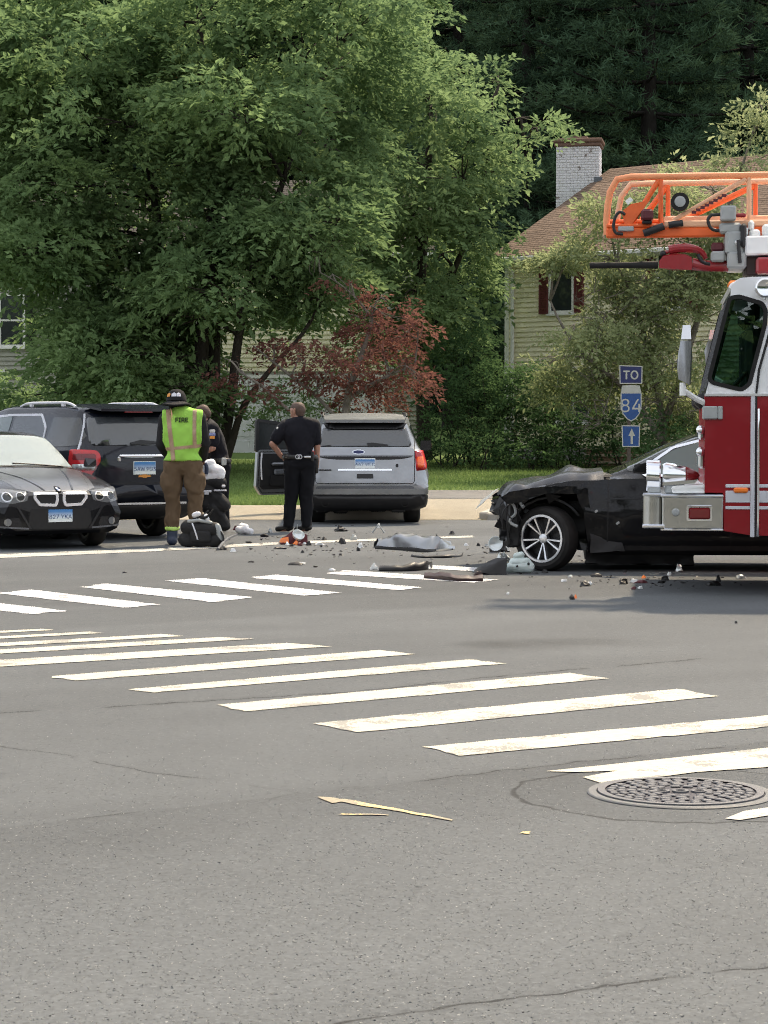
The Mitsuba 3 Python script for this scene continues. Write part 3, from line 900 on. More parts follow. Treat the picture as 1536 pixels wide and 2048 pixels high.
# ------------------------------------------------------------------ trees
gz = lambda y: float(ground_z(y))
A = []
rngA = np.random.default_rng(11)
for (px, py, rx, ry) in ((-60, 80, 130, 110), (60, 50, 130, 80), (230, 10, 140, 70), (420, 30, 140, 80), (600, 40, 130, 80), (740, 10, 110, 70), (-40, 230, 120, 90), (110, 180, 130, 62), (300, 165, 130, 75), (480, 190, 140, 85), (650, 190, 120, 75),
                         (50, 305, 120, 66), (200, 325, 130, 58), (380, 330, 130, 75), (560, 330, 130, 75), (700, 320, 100, 65), (-30, 430, 110, 70), (60, 450, 110, 55), (190, 465, 110, 50), (330, 480, 120, 62), (480, 460, 120, 65), (620, 450, 110, 68), (260, 545, 110, 55), (150, 560, 80, 45),
                         (400, 560, 100, 55), (185, 690, 75, 60), (220, 600, 85, 55), (330, 630, 100, 60), (230, 700, 110, 50), (120, 775, 70, 32), (340, 720, 90, 42), (640, 555, 90, 50), (270, 770, 120, 34), (120, 780, 100, 36), (430, 660, 60, 40),
                         (90, 520, 80, 40), (-10, 485, 80, 30), (440, 520, 90, 44), (560, 480, 90, 44), (680, 420, 80, 55), (360, 560, 80, 44), (280, 640, 90, 50), (160, 640, 80, 46), (400, 800, 60, 26), (620, 600, 60, 36), (150, 90, 150, 70), (30, 500, 100, 50), (110, 530, 70, 50), (60, 410, 100, 60), (560, 560, 60, 24), (520, 620, 60, 20), (160, 500, 90, 50), (330, 70, 130, 70), (520, 110, 130, 70), (700, 105, 110, 65), (210, 250, 140, 60), (190, 650, 60, 50), (230, 650, 80, 50), (330, 780, 80, 40), (200, 760, 80, 40), (280, 560, 90, 50), (150, 730, 60, 44), (70, 790, 70, 30), (440, 270, 130, 60), (610, 265, 120, 60), (110, 380, 120, 55), (290, 400, 130, 55), (470, 395, 120, 55)):
    A.append(LB(px, py, rx, ry, 50.5 + rngA.normal() * 1.5, 1.15))
bz = gz(50)
bA = P(430, 930, 50)


def pth(*q):
    return [tuple(P(a, b, Y)) for a, b, Y in q]


tree('shade_tree', 'big many-stemmed deciduous tree with dark green crown behind the black cars', A, 34, 'leaf_elm', 'bark', bA,
     [(pth((412, 945, 50), (405, 860, 50.1), (400, 760, 50.2), (412, 600, 50.4), (425, 420, 50.6), (405, 200, 50.8), (398, -60, 51)), (0.22, 0.19, 0.175, 0.16, 0.14, 0.10, 0.06)),
      (pth((395, 945, 50.3), (372, 830, 50.5), (350, 700, 50.9), (320, 560, 51.3), (310, 400, 51.5), (250, 200, 51.5)), (0.22, 0.2, 0.18, 0.14, 0.10, 0.05)),
      (pth((432, 950, 49.8), (452, 860, 49.6), (462, 800, 49.4), (475, 690, 49.3), (500, 560, 49.5), (560, 380, 50), (620, 200, 50.4)), (0.15, 0.125, 0.115, 0.10, 0.09, 0.07, 0.04)),
      (pth((440, 952, 49.7), (462, 890, 49.5), (484, 820, 49.2), (540, 740, 49.0), (610, 660, 49.2), (660, 560, 49.6)), (0.12, 0.09, 0.075, 0.055, 0.045, 0.03)),
      (pth((424, 945, 50.4), (425, 800, 50.8), (428, 640, 51.2), (470, 420, 51.8), (480, 150, 52.2), (480, -60, 52.4)), (0.2, 0.18, 0.16, 0.13, 0.09, 0.05))],
     (0.85, 22, 0.185, 0.095, 0.4, 0.0, 0.40), 101, 'tree', 0.44, None, 0.03, 0.35, 0.85)
Bl = []
for (px, py, rx, ry) in ((760, 600, 60, 46), (690, 530, 70, 46), (670, 620, 56, 34), (590, 610, 56, 30), (820, 680, 50, 40), (730, 690, 50, 34), (760, 60, 90, 80), (840, 110, 80, 60), (860, 215, 90, 70), (780, 160, 90, 70), (950, 250, 80, 40), (1040, 240, 70, 22), (1070, 262, 40, 20), (985, 165, 16, 40), (900, 330, 110, 65), (985, 325, 40, 36), (780, 330, 100, 80), (830, 410, 110, 72), (925, 430, 75, 58), (965, 470, 35, 26), (880, 510, 105, 70), (925, 560, 50, 50), (760, 480, 90, 80), (810, 590, 95, 55), (880, 640, 75, 50), (720, 400, 90, 80), (950, 640, 30, 36)):
    Bl.append(LB(px, py, rx, ry, 55.5 + rngA.normal() * 0.8, 1.0))
tree('shade_tree', 'lighter green deciduous tree with ragged branch tips left of the white chimney', Bl, 38, 'leaf_light', 'bark', None,
     [(pth((850, 920, 56), (845, 780, 56), (840, 600, 56), (850, 420, 56), (860, 240, 56), (800, 60, 56)), (0.2, 0.17, 0.15, 0.12, 0.08, 0.04)), (pth((846, 700, 56), (900, 560, 55.8), (960, 400, 55.6), (985, 200, 55.6)), (0.1, 0.08, 0.05, 0.02)), (pth((900, 470, 55.8), (980, 350, 55.6), (1085, 250, 55.5)), (0.06, 0.04, 0.015))],
     (0.75, 20, 0.175, 0.088, 0.3, 0.0, 0.42), 103, 'tree', 0.43, None, 0.03, 0.35, 0.85)
# red maple
R = []
for (px, py, rx, ry) in ((628, 545, 26, 13), (672, 562, 30, 13), (700, 600, 40, 16), (775, 600, 42, 16), (800, 640, 50, 20), (860, 655, 32, 15), (720, 640, 45, 20), (760, 668, 70, 20), (560, 692, 45, 13), (610, 712, 50, 16), (660, 735, 60, 18), (720, 708, 60, 20), (790, 700, 60, 18), (830, 745, 60, 18), (862, 765, 34, 16), (780, 770, 60, 18), (700, 765, 60, 16), (640, 755, 45, 14), (480, 765, 40, 20), (455, 745, 25, 14), (520, 785, 30, 12), (730, 800, 60, 16), (720, 830, 40, 12), (600, 690, 40, 12)):
    R.append(LB(px - (22 if px > 780 else 0), py, rx, ry, 47.0 + rngA.normal() * 0.5, 0.9))
tree('maple_tree', 'small dark red maple with layered drooping foliage behind the silver police vehicle', R, 60, 'leaf_red', 'bark_grey', None,
     [(pth((692, 950, 47), (690, 850, 47), (696, 790, 47), (720, 720, 47), (745, 640, 47)), (0.11, 0.09, 0.08, 0.06, 0.03)), (pth((690, 860, 47), (640, 800, 46.9), (560, 735, 46.8), (505, 690, 46.8)), (0.05, 0.04, 0.03, 0.015)), (pth((696, 800, 47), (760, 760, 47), (830, 730, 47)), (0.05, 0.04, 0.02)), (pth((680, 880, 46.8), (590, 830, 46.6), (520, 770, 46.5), (480, 745, 46.5)), (0.05, 0.04, 0.03, 0.015)), (pth((745, 640, 47), (700, 585, 47), (640, 545, 47)), (0.03, 0.02, 0.01))],
     (0.42, 12, 0.11, 0.05, 0.55), 105, 'tree', 0.36, None, 0.014)
# olive tree with bare twigs, in front of the right house
O = []
for (px, py, rx, ry) in ((1100, 527, 40, 15), (1205, 600, 46, 40), (1130, 518, 50, 20), (1200, 520, 80, 40), (1250, 470, 90, 40), (1330, 420, 90, 45), (1400, 370, 70, 40), (1450, 420, 80, 50), (1280, 560, 90, 45), (1350, 600, 90, 50), (1430, 640, 80, 60), (1140, 680, 30, 15), (1200, 680, 50, 40), (1270, 670, 90, 50), (1360, 720, 80, 50), (1090, 735, 46, 26), (1150, 775, 75, 42), (1240, 760, 80, 45), (1330, 800, 80, 45), (1390, 840, 60, 40), (1420, 540, 70, 50), (1480, 330, 60, 35), (1220, 420, 50, 30), (1500, 260, 45, 28), (1525, 220, 30, 24), (1380, 500, 80, 45), (1480, 500, 70, 50)):
    O.append(LB(px, py, rx, ry, 49.0 + rngA.normal() * 0.7, 0.9))
olive = tree('olive_green_tree', 'pale olive-green small tree full of bare grey twigs in front of the right house', O, 125, 'leaf_olive', 'bark_grey', None,
     [(pth((1330, 930, 49.4), (1325, 850, 49.4), (1310, 760, 49.4), (1280, 640, 49.2), (1240, 540, 49)), (0.09, 0.08, 0.07, 0.05, 0.025)), (pth((1325, 860, 49.4), (1370, 720, 49.4), (1420, 560, 49.2), (1470, 380, 49), (1515, 240, 49)), (0.09, 0.08, 0.06, 0.04, 0.015)), (pth((1322, 880, 49.2), (1250, 780, 49), (1150, 690, 48.8), (1100, 600, 48.8)), (0.08, 0.06, 0.04, 0.02))],
     (0.46, 12, 0.12, 0.055, 0.2, 0.05, 0.9), 107, 'tree', 0.44, None, 0.022)
rt = np.random.default_rng(21)
tw = []
for _ in range(150):
    s = np.array(P(1180 + rt.random() * 230, 560 + rt.random() * 300, 48.4 + rt.random() * 0.8))
    d = rt.normal(size=3) * np.array([1, 0.5, 0.8]) + np.array([-0.3, 0, 0.2])
    d /= np.linalg.norm(d)
    e = s + d * (0.4 + rt.random() * 0.7)
    tw.append(([s, (s + e) / 2 + rt.normal(size=3) * 0.05, e], [0.013, 0.009, 0.004]))
    for _ in range(3):
        q = s + (e - s) * rt.random()
        tw.append(([q, q + rt.normal(size=3) * 0.15], [0.006, 0.003]))
part(olive, 'dead_twigs', cat(*[tube(p, r_, 4) for p, r_ in tw]), 'bark_grey', True, kind='stuff')


def shrub(label, lobes, dens, m, seed, spray=(0.35, 12, 0.09, 0.05, 0.2), base=None):
    k = thing('shrub', label, 'shrub')
    r = np.random.default_rng(seed)
    st = []
    for l in lobes:
        for _ in range(3):
            b = np.array([l[0] + r.normal() * 0.12, l[1], gz(l[1]) - 0.05])
            e = np.array(l[:3]) + r.normal(size=3) * np.array(l[3:]) * 0.5
            st.append(([b, (b + e) / 2 + r.normal(size=3) * 0.06, e], [0.022, 0.015, 0.006]))
    part(k, 'stems', limb_mesh(st, 5), 'bark', True, kind='stuff')
    p, o = lobes_fill(lobes, dens, seed, 0.33, 0.9, 0.3)
    ok = p[:, 2] > ground_z(p[:, 1]) + 0.05
    part(k, 'foliage', sprays(p[ok], o[ok], *spray, seed=seed + 1, up=0.1, tilt=0.6), m, False, kind='stuff')
    return k


shrub('rounded dark green shrub against the tan siding, right of the silver police vehicle', [LB(890, 800, 50, 60, 53), LB(930, 720, 60, 60, 54), LB(900, 880, 60, 50, 52.6), LB(960, 800, 60, 60, 53.4), LB(940, 700, 45, 45, 54.5)], 85, 'leaf_bush', 201)
shrub('tall bushy green shrub below the downspout of the right house', [LB(1000, 775, 50, 45, 53.5), LB(1060, 790, 70, 60, 53), LB(1010, 850, 60, 55, 52.5), LB(1080, 860, 60, 50, 52.4), LB(1010, 790, 60, 50, 53), LB(1100, 760, 50, 36, 53.3)], 85, 'leaf_bush', 203)
shrub('low dark shrub at the lawn edge left of the steps', [LB(960, 895, 60, 32, 51.6), LB(1120, 890, 60, 40, 51.8), LB(1180, 870, 60, 50, 52), LB(1060, 905, 60, 26, 51.5), LB(1150, 830, 70, 50, 52.3)], 90, 'leaf_bush', 205)
shrub('dark shrub under the olive tree beside the route signs', [LB(1330, 870, 60, 50, 48.6), LB(1290, 900, 40, 30, 48.4), LB(1350, 880, 60, 50, 51), LB(1420, 860, 60, 60, 51.2), LB(1230, 840, 40, 40, 52.6), LB(1480, 840, 70, 70, 51.5)], 80, 'leaf_bush', 207)
shrub('green shrub at the far left between the tan house and the black cars', [LB(20, 800, 70, 40, 55), LB(100, 810, 80, 40, 55), LB(-60, 800, 70, 60, 55.5), LB(180, 805, 70, 40, 55.4)], 75, 'leaf_elm', 209)
shrub('leafy shrub in front of the white garage doors, left of the open vehicle door', [LB(560, 835, 55, 30, 54), LB(620, 820, 50, 26, 54.2), LB(530, 800, 50, 36, 54.4), LB(590, 790, 60, 30, 54.3)], 52, 'leaf_elm', 211)


# pines behind the houses
def pine(label, px, Y, h, rad, seed):
    k = thing('pine_tree', label, 'pine tree')
    r = np.random.default_rng(seed)
    x = P(px, 860, Y)[0]
    g = gz(Y)
    part(k, 'trunk', tube([(x, Y, g - 0.3), (x + r.normal() * 0.2, Y, g + h * 0.5), (x + r.normal() * 0.3, Y, g + h)], [0.36, 0.26, 0.05], 10, 6), 'bark_dark', True)
    br, ps, ds = [], [], []
    z = 3.0
    while z < h - 0.5:
        nb = 5
        R0 = rad * min(1, (h - z) / h * 1.25 + 0.12) * (0.8 + 0.3 * r.random())
        for j in range(nb):
            a = 2 * math.pi * (j + r.random() * 0.7) / nb + z * 1.7
            L = R0 * (0.65 + 0.5 * r.random())
            d = np.array([math.cos(a), math.sin(a), 0.0])
            p0 = np.array([x, Y, g + z])
            e = p0 + d * L + np.array([0, 0, 0.10 * L])
            m_ = p0 + d * L * 0.5 + np.array([0, 0, -0.04 * L])
            br.append(([p0, m_, e], [0.07, 0.05, 0.015]))
            n = int(18 + L * 17)
            t = 0.3 + 0.7 * r.random(n)
            q = p0 + (e - p0) * t[:, None] + np.array([0, 0, -0.05 * L]) * np.sin(t * 3.1)[:, None]
            sd = np.cross(d, [0, 0, 1])
            off = r.normal(size=n) * 0.30 * L * (0.35 + 0.5 * (1 - np.abs(t - 0.6)))
            q = q + sd * off[:, None] + np.array([0, 0, 1]) * (r.normal(size=n) * 0.12 - 0.25 * np.abs(off) * 0.3)[:, None]
            ps.append(q)
            ds.append(np.tile(d, (n, 1)) * 0.7 + sd * np.sign(off)[:, None] * 0.7 + np.array([0, 0, 0.25]))
        z += 0.75 + 0.35 * r.random()
    part(k, 'branches', limb_mesh(br, 4), 'bark_dark', True, kind='stuff')
    p, d = np.vstack(ps), np.vstack(ds)
    m_ = 9
    n = len(p)
    d = d / np.linalg.norm(d, axis=1, keepdims=True)
    dd = d[:, None] + r.normal(size=(n, m_, 3)) * 0.55
    dd /= np.linalg.norm(dd, axis=2, keepdims=True)
    w = np.cross(dd, r.normal(size=(n, m_, 3)))
    w /= np.linalg.norm(w, axis=2, keepdims=True)
    b0 = p[:, None] + r.normal(size=(n, m_, 3)) * 0.06
    L = (0.24 + 0.16 * r.random((n, m_)))[..., None]
    V = np.stack([b0 - w * 0.030, b0 + w * 0.030, b0 + dd * L], 2).reshape(-1, 3)
    part(k, 'needles', trimesh.Trimesh(V, np.arange(len(V)).reshape(-1, 3), process=False), 'needle', False, kind='stuff')


for i, (px, Y, h, rad, lab) in enumerate(((1060, 78, 26, 5.0, 'dark pine left of the white chimney, partly hidden by the lighter tree'), (1290, 76, 25, 5.2, 'dark pine directly behind the ridge of the brown roof'), (1490, 80, 27, 5.2, 'dark pine at the right edge above the fire truck ladder'), (1180, 88, 28, 5.2, 'dark pine further back above the white chimney'), (1390, 90, 28, 5.0, 'tall dark pine between two nearer pines above the roof'), (900, 86, 27, 5.2, 'dark pine at the top middle behind the lighter tree'))):
    pine(lab, px, Y, h, rad, 300 + i)

# far woodland that reads as one mass
r = np.random.default_rng(77)
n = 46000
Yw = 104 + r.random(n) * 14
pw = np.column_stack([(r.random(n) * 2 - 1) * 32, Yw, gz(104) + r.random(n) ** 0.9 * 30])
keep = meshkit.fbm(pw * np.array([0.22, 0.22, 0.3]), 3, 5) > 0.30
pw = pw[keep]
ow = np.column_stack([r.normal(size=len(pw)), -0.6 + r.normal(size=len(pw)) * 0.6, r.normal(size=len(pw)) * 0.3])
single('far_woodland', 'dark distant woodland closing the view behind the pines', 'woodland', sprays(pw, ow, 1.1, 7, 0.80, 0.50, 0.3, 78), 'leaf_far', False, kind='stuff')

# added unseen trees behind the viewer, placed to darken reflections in glass and paint
r = np.random.default_rng(88)
n = 5200
pw = np.column_stack([(r.random(n) * 2 - 1) * 60, -34 - r.random(n) * 7, r.random(n) ** 0.8 * 11])
pw = pw[meshkit.fbm(pw * np.array([0.12, 0.12, 0.12]), 2, 6) > 0.33]
ow = np.column_stack([r.normal(size=len(pw)), 0.6 + r.normal(size=len(pw)) * 0.6, r.normal(size=len(pw)) * 0.3])
single('unseen_added_trees', 'added unseen trees behind the camera that darken reflections in glass and paint', 'woodland', sprays(pw, ow, 1.6, 7, 1.2, 0.75, 0.3, 89), 'leaf_bush', False, kind='stuff')

# grass blades on the part of the lawn in view
r = np.random.default_rng(9)
n = 90000
gy = 38.7 + r.random(n) ** 1.3 * 18
gx = (r.random(n) * 2 - 1) * (gy * 768 / FPX * 1.12)
ok = ~((gy < 40.65) & (gx > 0.15) & (gx < 2.3)) & ~((gx > 0.1) & (gy > 40.4) & (gy < 43.4)) & ~((gy < 40.7) & (gx > 2.0))
gx2, gy2 = 1.75 + r.random(9000) * 7.5, 35.25 + r.random(9000) * 4.4
k2 = gx2 > 1.62 + (gy2 - 35.2) * 0.14
gx, gy = np.concatenate([gx[ok], gx2[k2]]), np.concatenate([gy[ok], gy2[k2]])
n = len(gx)
b = np.column_stack([gx, gy, ground_z(gy) - 0.01])
a = r.random(n) * 6.28
w = np.column_stack([np.cos(a), np.sin(a), 0 * a]) * 0.011
h = 0.05 + 0.06 * r.random(n)
tip = b + np.column_stack([r.normal(size=n) * 0.03, r.normal(size=n) * 0.03, h])
V = np.stack([b - w, b + w, tip], 1).reshape(-1, 3)
single('grass', 'short mown grass blades of the front lawn', 'grass', trimesh.Trimesh(V, np.arange(3 * n).reshape(-1, 3), process=False), 'blade', False, kind='stuff')
# ------------------------------------------------------------------ car bodies
PK = ('w', 'zb', 'zw', 'zs', 'ws', 'wr', 'zr')


class Car:
    """lofted body; stations: x -> (w max half width, zb floor, zw height of max width, zs shoulder, ws half width there, wr roof half width, zr roof)"""

    def __init__(s, key, M, stations, wheels, rw, tw, paint, arch=0.05):
        s.key, s.M, s.wheels, s.rw, s.tw, s.paint = key, M, wheels, rw, tw, paint
        xs = np.array(sorted(stations))
        s.f = {p: PchipInterpolator(xs, [stations[x][i] for x in xs]) for i, p in enumerate(PK)}
        s.x = np.unique(np.concatenate([np.linspace(xs[0], xs[-1], 70), xs]))
        s.arch = arch
        s.mesh0 = s.loft(0)
        s.cache = {}

    def section(s, x):
        w, zb, zw, zs, ws, wr, zr = (float(s.f[p](x)) for p in PK)
        g = zr - zs
        pts = [(0, zb), (w * .45, zb), (w * .80, zb), (w * .94, zb + .05), (w * .98, zb + .16), (w, zw), (w * .45 + ws * .55 + .006, (zw + zs) / 2), (ws, zs), (ws - .03, zs + min(.02, g * .1))]
        for t in (.25, .5, .75):
            pts.append((ws - .03 + (wr - ws + .03) * (t + .12 * t * (1 - t)), zs + .02 + (g - .09) * t if g > .15 else zs + g * (.1 + .5 * t)))
        pts += [(wr, zr - min(.06, g * .35)), (wr - .04, zr - min(.02, g * .15)), (wr * .72, zr + .004), (wr * .36, zr + .014), (0, zr + .018)]
        return pts

    def loft(s, off):
        R = np.array([s.section(x) for x in s.x])
        n, k = R.shape[:2]
        m = 2 * k - 2
        V = []
        for i in range(n):
            h = R[i]
            ringp = np.vstack([h, np.column_stack([-h[1:-1][::-1, 0], h[1:-1][::-1, 1]])])
            V.append(np.column_stack([np.full(m, s.x[i]), ringp]))
        V = np.vstack(V)
        F = []
        for i in range(n - 1):
            for j in range(m):
                j2 = (j + 1) % m
                a, b, c, d = i * m + j, i * m + j2, (i + 1) * m + j2, (i + 1) * m + j
                F += [[a, b, c], [a, c, d]]
        for i, sg in ((0, -1), (n - 1, 1)):
            c = len(V)
            V = np.vstack([V, V[i * m:(i + 1) * m].mean(0)])
            F += [[c, i * m + j, i * m + (j + 1) % m] for j in range(m)]
        tm = trimesh.Trimesh(V, np.array(F), process=False)
        tm.fix_normals()
        if tm.volume < 0:
            tm.invert()
        if off:
            tm.vertices = tm.vertices + tm.vertex_normals * off
        return tm

    def infl(s, off):
        if off not in s.cache:
            s.cache[off] = as_mf(s.loft(off))
        return s.cache[off]

    def wheelcut(s):
        c = []
        for x, y in s.wheels:
            cy = m3.Manifold.cylinder(0.5, s.rw + s.arch, s.rw + s.arch, 40).rotate([90, 0, 0])
            sg = 1 if y > 0 else -1
            c.append(cy.translate([x, (abs(y) - 0.16) * sg + (0.5 if sg > 0 else 0), s.rw + 0.01]))
        return m3.Manifold.batch_boolean(c, m3.OpType.Add)

    def body(s, name='body', cut=None, add=None, post=None):
        b = s.infl(0) - s.wheelcut()
        if cut is not None:
            b = b - cut
        if add is not None:
            b = b + add
        b = b.refine_to_length(0.4)
        b = b if post is None else post(b)
        part(s.key, name, xf(b, s.M), s.paint, 32)

    def prism(s, poly, plane, lo, hi):
        if not hasattr(poly, 'geom_type'):
            poly = Polygon(poly)
        poly = poly.buffer(0)
        ms = []
        for g in getattr(poly, 'geoms', [poly]):
            from shapely.geometry.polygon import orient
            g = orient(g)
            cs = m3.CrossSection([np.array(g.exterior.coords)[:-1]] + [np.array(h.coords)[:-1] for h in g.interiors])
            ms.append(m3.Manifold.extrude(cs, hi - lo))
        e = m3.Manifold.batch_boolean(ms, m3.OpType.Add) if len(ms) > 1 else ms[0]
        e = e.translate([0, 0, lo])
        A = {'x': [[0, 0, 1, 0], [1, 0, 0, 0], [0, 1, 0, 0]], 'y': [[1, 0, 0, 0], [0, 0, 1, 0], [0, 1, 0, 0]], 'z': [[1, 0, 0, 0], [0, 1, 0, 0], [0, 0, 1, 0]]}[plane]
        return e.transform(np.array(A, float))

    def decal(s, name, poly, plane, lo, hi, m, off=0.006, parent=None, minus=None, **kw):
        e = s.infl(off) ^ s.prism(poly, plane, lo, hi)
        if minus is not None:
            e = e - minus
        if e.is_empty():
            return None
        return part(parent or s.key, name, xf(e, s.M), m, 30, **kw)

    def add(s, name, mesh, m, smooth=30, parent=None, **kw):
        return part(parent or s.key, name, xf(mesh, s.M), m, smooth, **kw)

    def wheel(s, i, spokes=5, split=True, steer=0.0, rim='alloy', rr=None):
        x, y = s.wheels[i]
        sg = 1 if y > 0 else -1
        R, W = s.rw, s.tw
        rr = rr or R * 0.72
        wk = uniq(s.key + '__wheel')
        tyre = lathe([(rr, -W / 2 + .01), (rr + .02, -W / 2), (R - .05, -W / 2 - .006), (R - .015, -W / 2 + .015), (R, -W / 2 + .05), (R, W / 2 - .05), (R - .015, W / 2 - .015), (R - .05, W / 2 + .006), (rr + .02, W / 2), (rr, W / 2 - .01)], 48)
        barrel = lathe([(rr, -W / 2 + .008), (rr, W / 2 - .012), (rr - .012, W / 2 - .012), (rr - .03, W / 2 - .05), (rr - .035, -W / 2 + .012), (rr, -W / 2 + .008)], 48)
        back = lathe([(0, -0.02), (rr - .03, -0.02), (rr - .03, 0.0), (0, 0.0)], 32)
        lip = lathe([(rr - .022, W / 2 - .014), (rr + .006, W / 2 - .014), (rr + .006, W / 2 + .003), (rr - .016, W / 2 + .003), (rr - .022, W / 2 - .014)], 48)
        sp = []
        for q in range(spokes):
            for da in ((-0.16, 0.16) if split else (0,)):
                a = 2 * math.pi * q / spokes + math.pi / 2
                a1 = a + da * 0.55
                a2 = a + da * 1.35
                r0, r1 = 0.045, rr - .012
                t0, t1 = np.array([-math.sin(a1), math.cos(a1)]), np.array([-math.sin(a2), math.cos(a2)])
                p0, p1 = np.array([math.cos(a1), math.sin(a1)]) * r0, np.array([math.cos(a2), math.sin(a2)]) * r1
                pts = []
                for pp, tt, ww, z in ((p0, t0, .009, W / 2 - .035), (p1, t1, .017, W / 2 - .010)):
                    for sgn in (-1, 1):
                        for dz in (-.028, 0):
                            pts.append([*(pp + tt * ww * sgn * (0.6 if dz == 0 else 1)), z + dz])
                sp.append(hull(pts))
        hub = lathe([(0, W / 2 - .08), (.052, W / 2 - .08), (.048, W / 2 - .032), (.03, W / 2 - .026), (0, W / 2 - .026)], 24)
        B = np.eye(4)
        B[:3, :3] = np.array([[1, 0, 0], [0, 0, sg], [0, 1 * 1, 0]])
        B[:3, :3] = np.array([[1, 0, 0], [0, 0, 1.0 * sg], [0, -1.0 * sg, 0]])
        S = trimesh.transformations.rotation_matrix(steer, [0, 0, 1])
        S[:3, 3] = [x, y - sg * W / 2, R]
        for nm, me, mt in (('tyre', tyre, 'rubber'), ('rim', cat(lip, hub, *sp), rim), ('barrel', cat(barrel, back), 'grille_black')):
            part(wk, nm, xf(xf(me, S @ B), s.M), mt, 35)
        return wk

    def plate(s, x, zc, sg, text, yc=0.0, lean=0.0):
        """number plate on the front (sg 1) or rear (sg -1) face"""
        w, h = 0.305, 0.152
        ny, nz = 2, 6
        zs_ = np.linspace(zc - h / 2, zc + h / 2, nz + 1)
        V, C, F = [], [], []
        for i, z in enumerate(zs_):
            t = (z - zc + h / 2) / h
            c = np.array([0.70, 0.75, 0.74]) * (1 - np.clip((t - .25) / .6, 0, 1)) + np.array([0.05, 0.20, 0.48]) * np.clip((t - .25) / .6, 0, 1)
            for y in (-w / 2, w / 2):
                V.append([x + sg * 0.012 + lean * (z - zc), yc + y, z])
                C.append(c)
        for i in range(nz):
            a = 2 * i
            F += [[a, a + 1, a + 3], [a, a + 3, a + 2]]
        pk = uniq(s.key + '__plate')
        V = np.array(V)
        put(pk, xf(cat(rbox(x - 0.004, x + 0.010, yc - w / 2 - .008, yc + w / 2 + .008, zc - h / 2 - .008, zc + h / 2 + .008, .002)), s.M), 'plate_white', False)
        scene[uniq(pk + '__face')] = mikit.ply(xf(trimesh.Trimesh(V, np.array(F), process=False), s.M), 'vertex_paint', smooth=False, color=np.array(C))
        tx = meshkit.text_mesh(text, 0.050, 0.003, False)
        tx.apply_translation([-tx.bounds.mean(0)[0], -tx.bounds.mean(0)[1] - 0.012, 0])
        v = tx.vertices
        tx.vertices = np.stack([x + sg * (0.013 + v[:, 2]), yc + sg * v[:, 0], zc + v[:, 1]], 1)
        part(pk, 'characters', xf(tx, s.M), 'plate_ink', False)


def oval(cx, cy, rx, ry):
    return ell(cx, cy, rx, ry, 28)


# ---- dark sedan at the left edge, nose to the camera
sx = thing('sedan', 'dark grey sedan with twin chrome kidney grilles facing the camera at the left edge', 'car')
yaw = math.radians(-90 + 28)
fp = P(119, 900, 26.3)
Mb = frame(fp[0] - 2.25 * math.cos(yaw), 26.3 - 2.25 * math.sin(yaw), 0, yaw)
st = {2.27: (.70, .24, .45, .64, .60, .50, .66), 2.20: (.80, .20, .45, .68, .70, .60, .70), 2.05: (.825, .19, .48, .72, .78, .68, .755), 1.7: (.875, .19, .52, .79, .82, .74, .84), 1.2: (.908, .19, .55, .86, .85, .74, .915), .86: (.908, .19, .56, .90, .85, .72, .965), .45: (.908, .19, .57, .92, .86, .68, 1.17), .02: (.908, .19, .58, .93, .86, .60, 1.37), -.5: (.908, .19, .58, .94, .86, .585, 1.42), -1.0: (.905, .19, .6, .95, .86, .58, 1.39), -1.7: (.89, .2, .6, .97, .83, .66, 1.06), -2.15: (.84, .22, .6, .95, .78, .66, .99), -2.26: (.76, .28, .6, .88, .7, .6, .92)}
B = Car(sx, Mb, st, [(1.49, .80), (1.49, -.80), (-1.27, .80), (-1.27, -.80)], .325, .22, 'grey_paint')
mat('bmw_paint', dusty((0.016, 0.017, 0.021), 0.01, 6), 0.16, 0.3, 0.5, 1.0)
mat('bmw_hood_sheen', dusty((0.15, 0.157, 0.17), 0.01, 6), 0.28, 0.9, 0.5, 1.0)  # lighter than the body: sky reflection on the hood put into the colour
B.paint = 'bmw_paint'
mat('bmw_lamp', (0.16, 0.17, 0.18), 0.12, 0.3, 0.6, 1.0)
B.body()
for i in range(4):
    B.wheel(i)
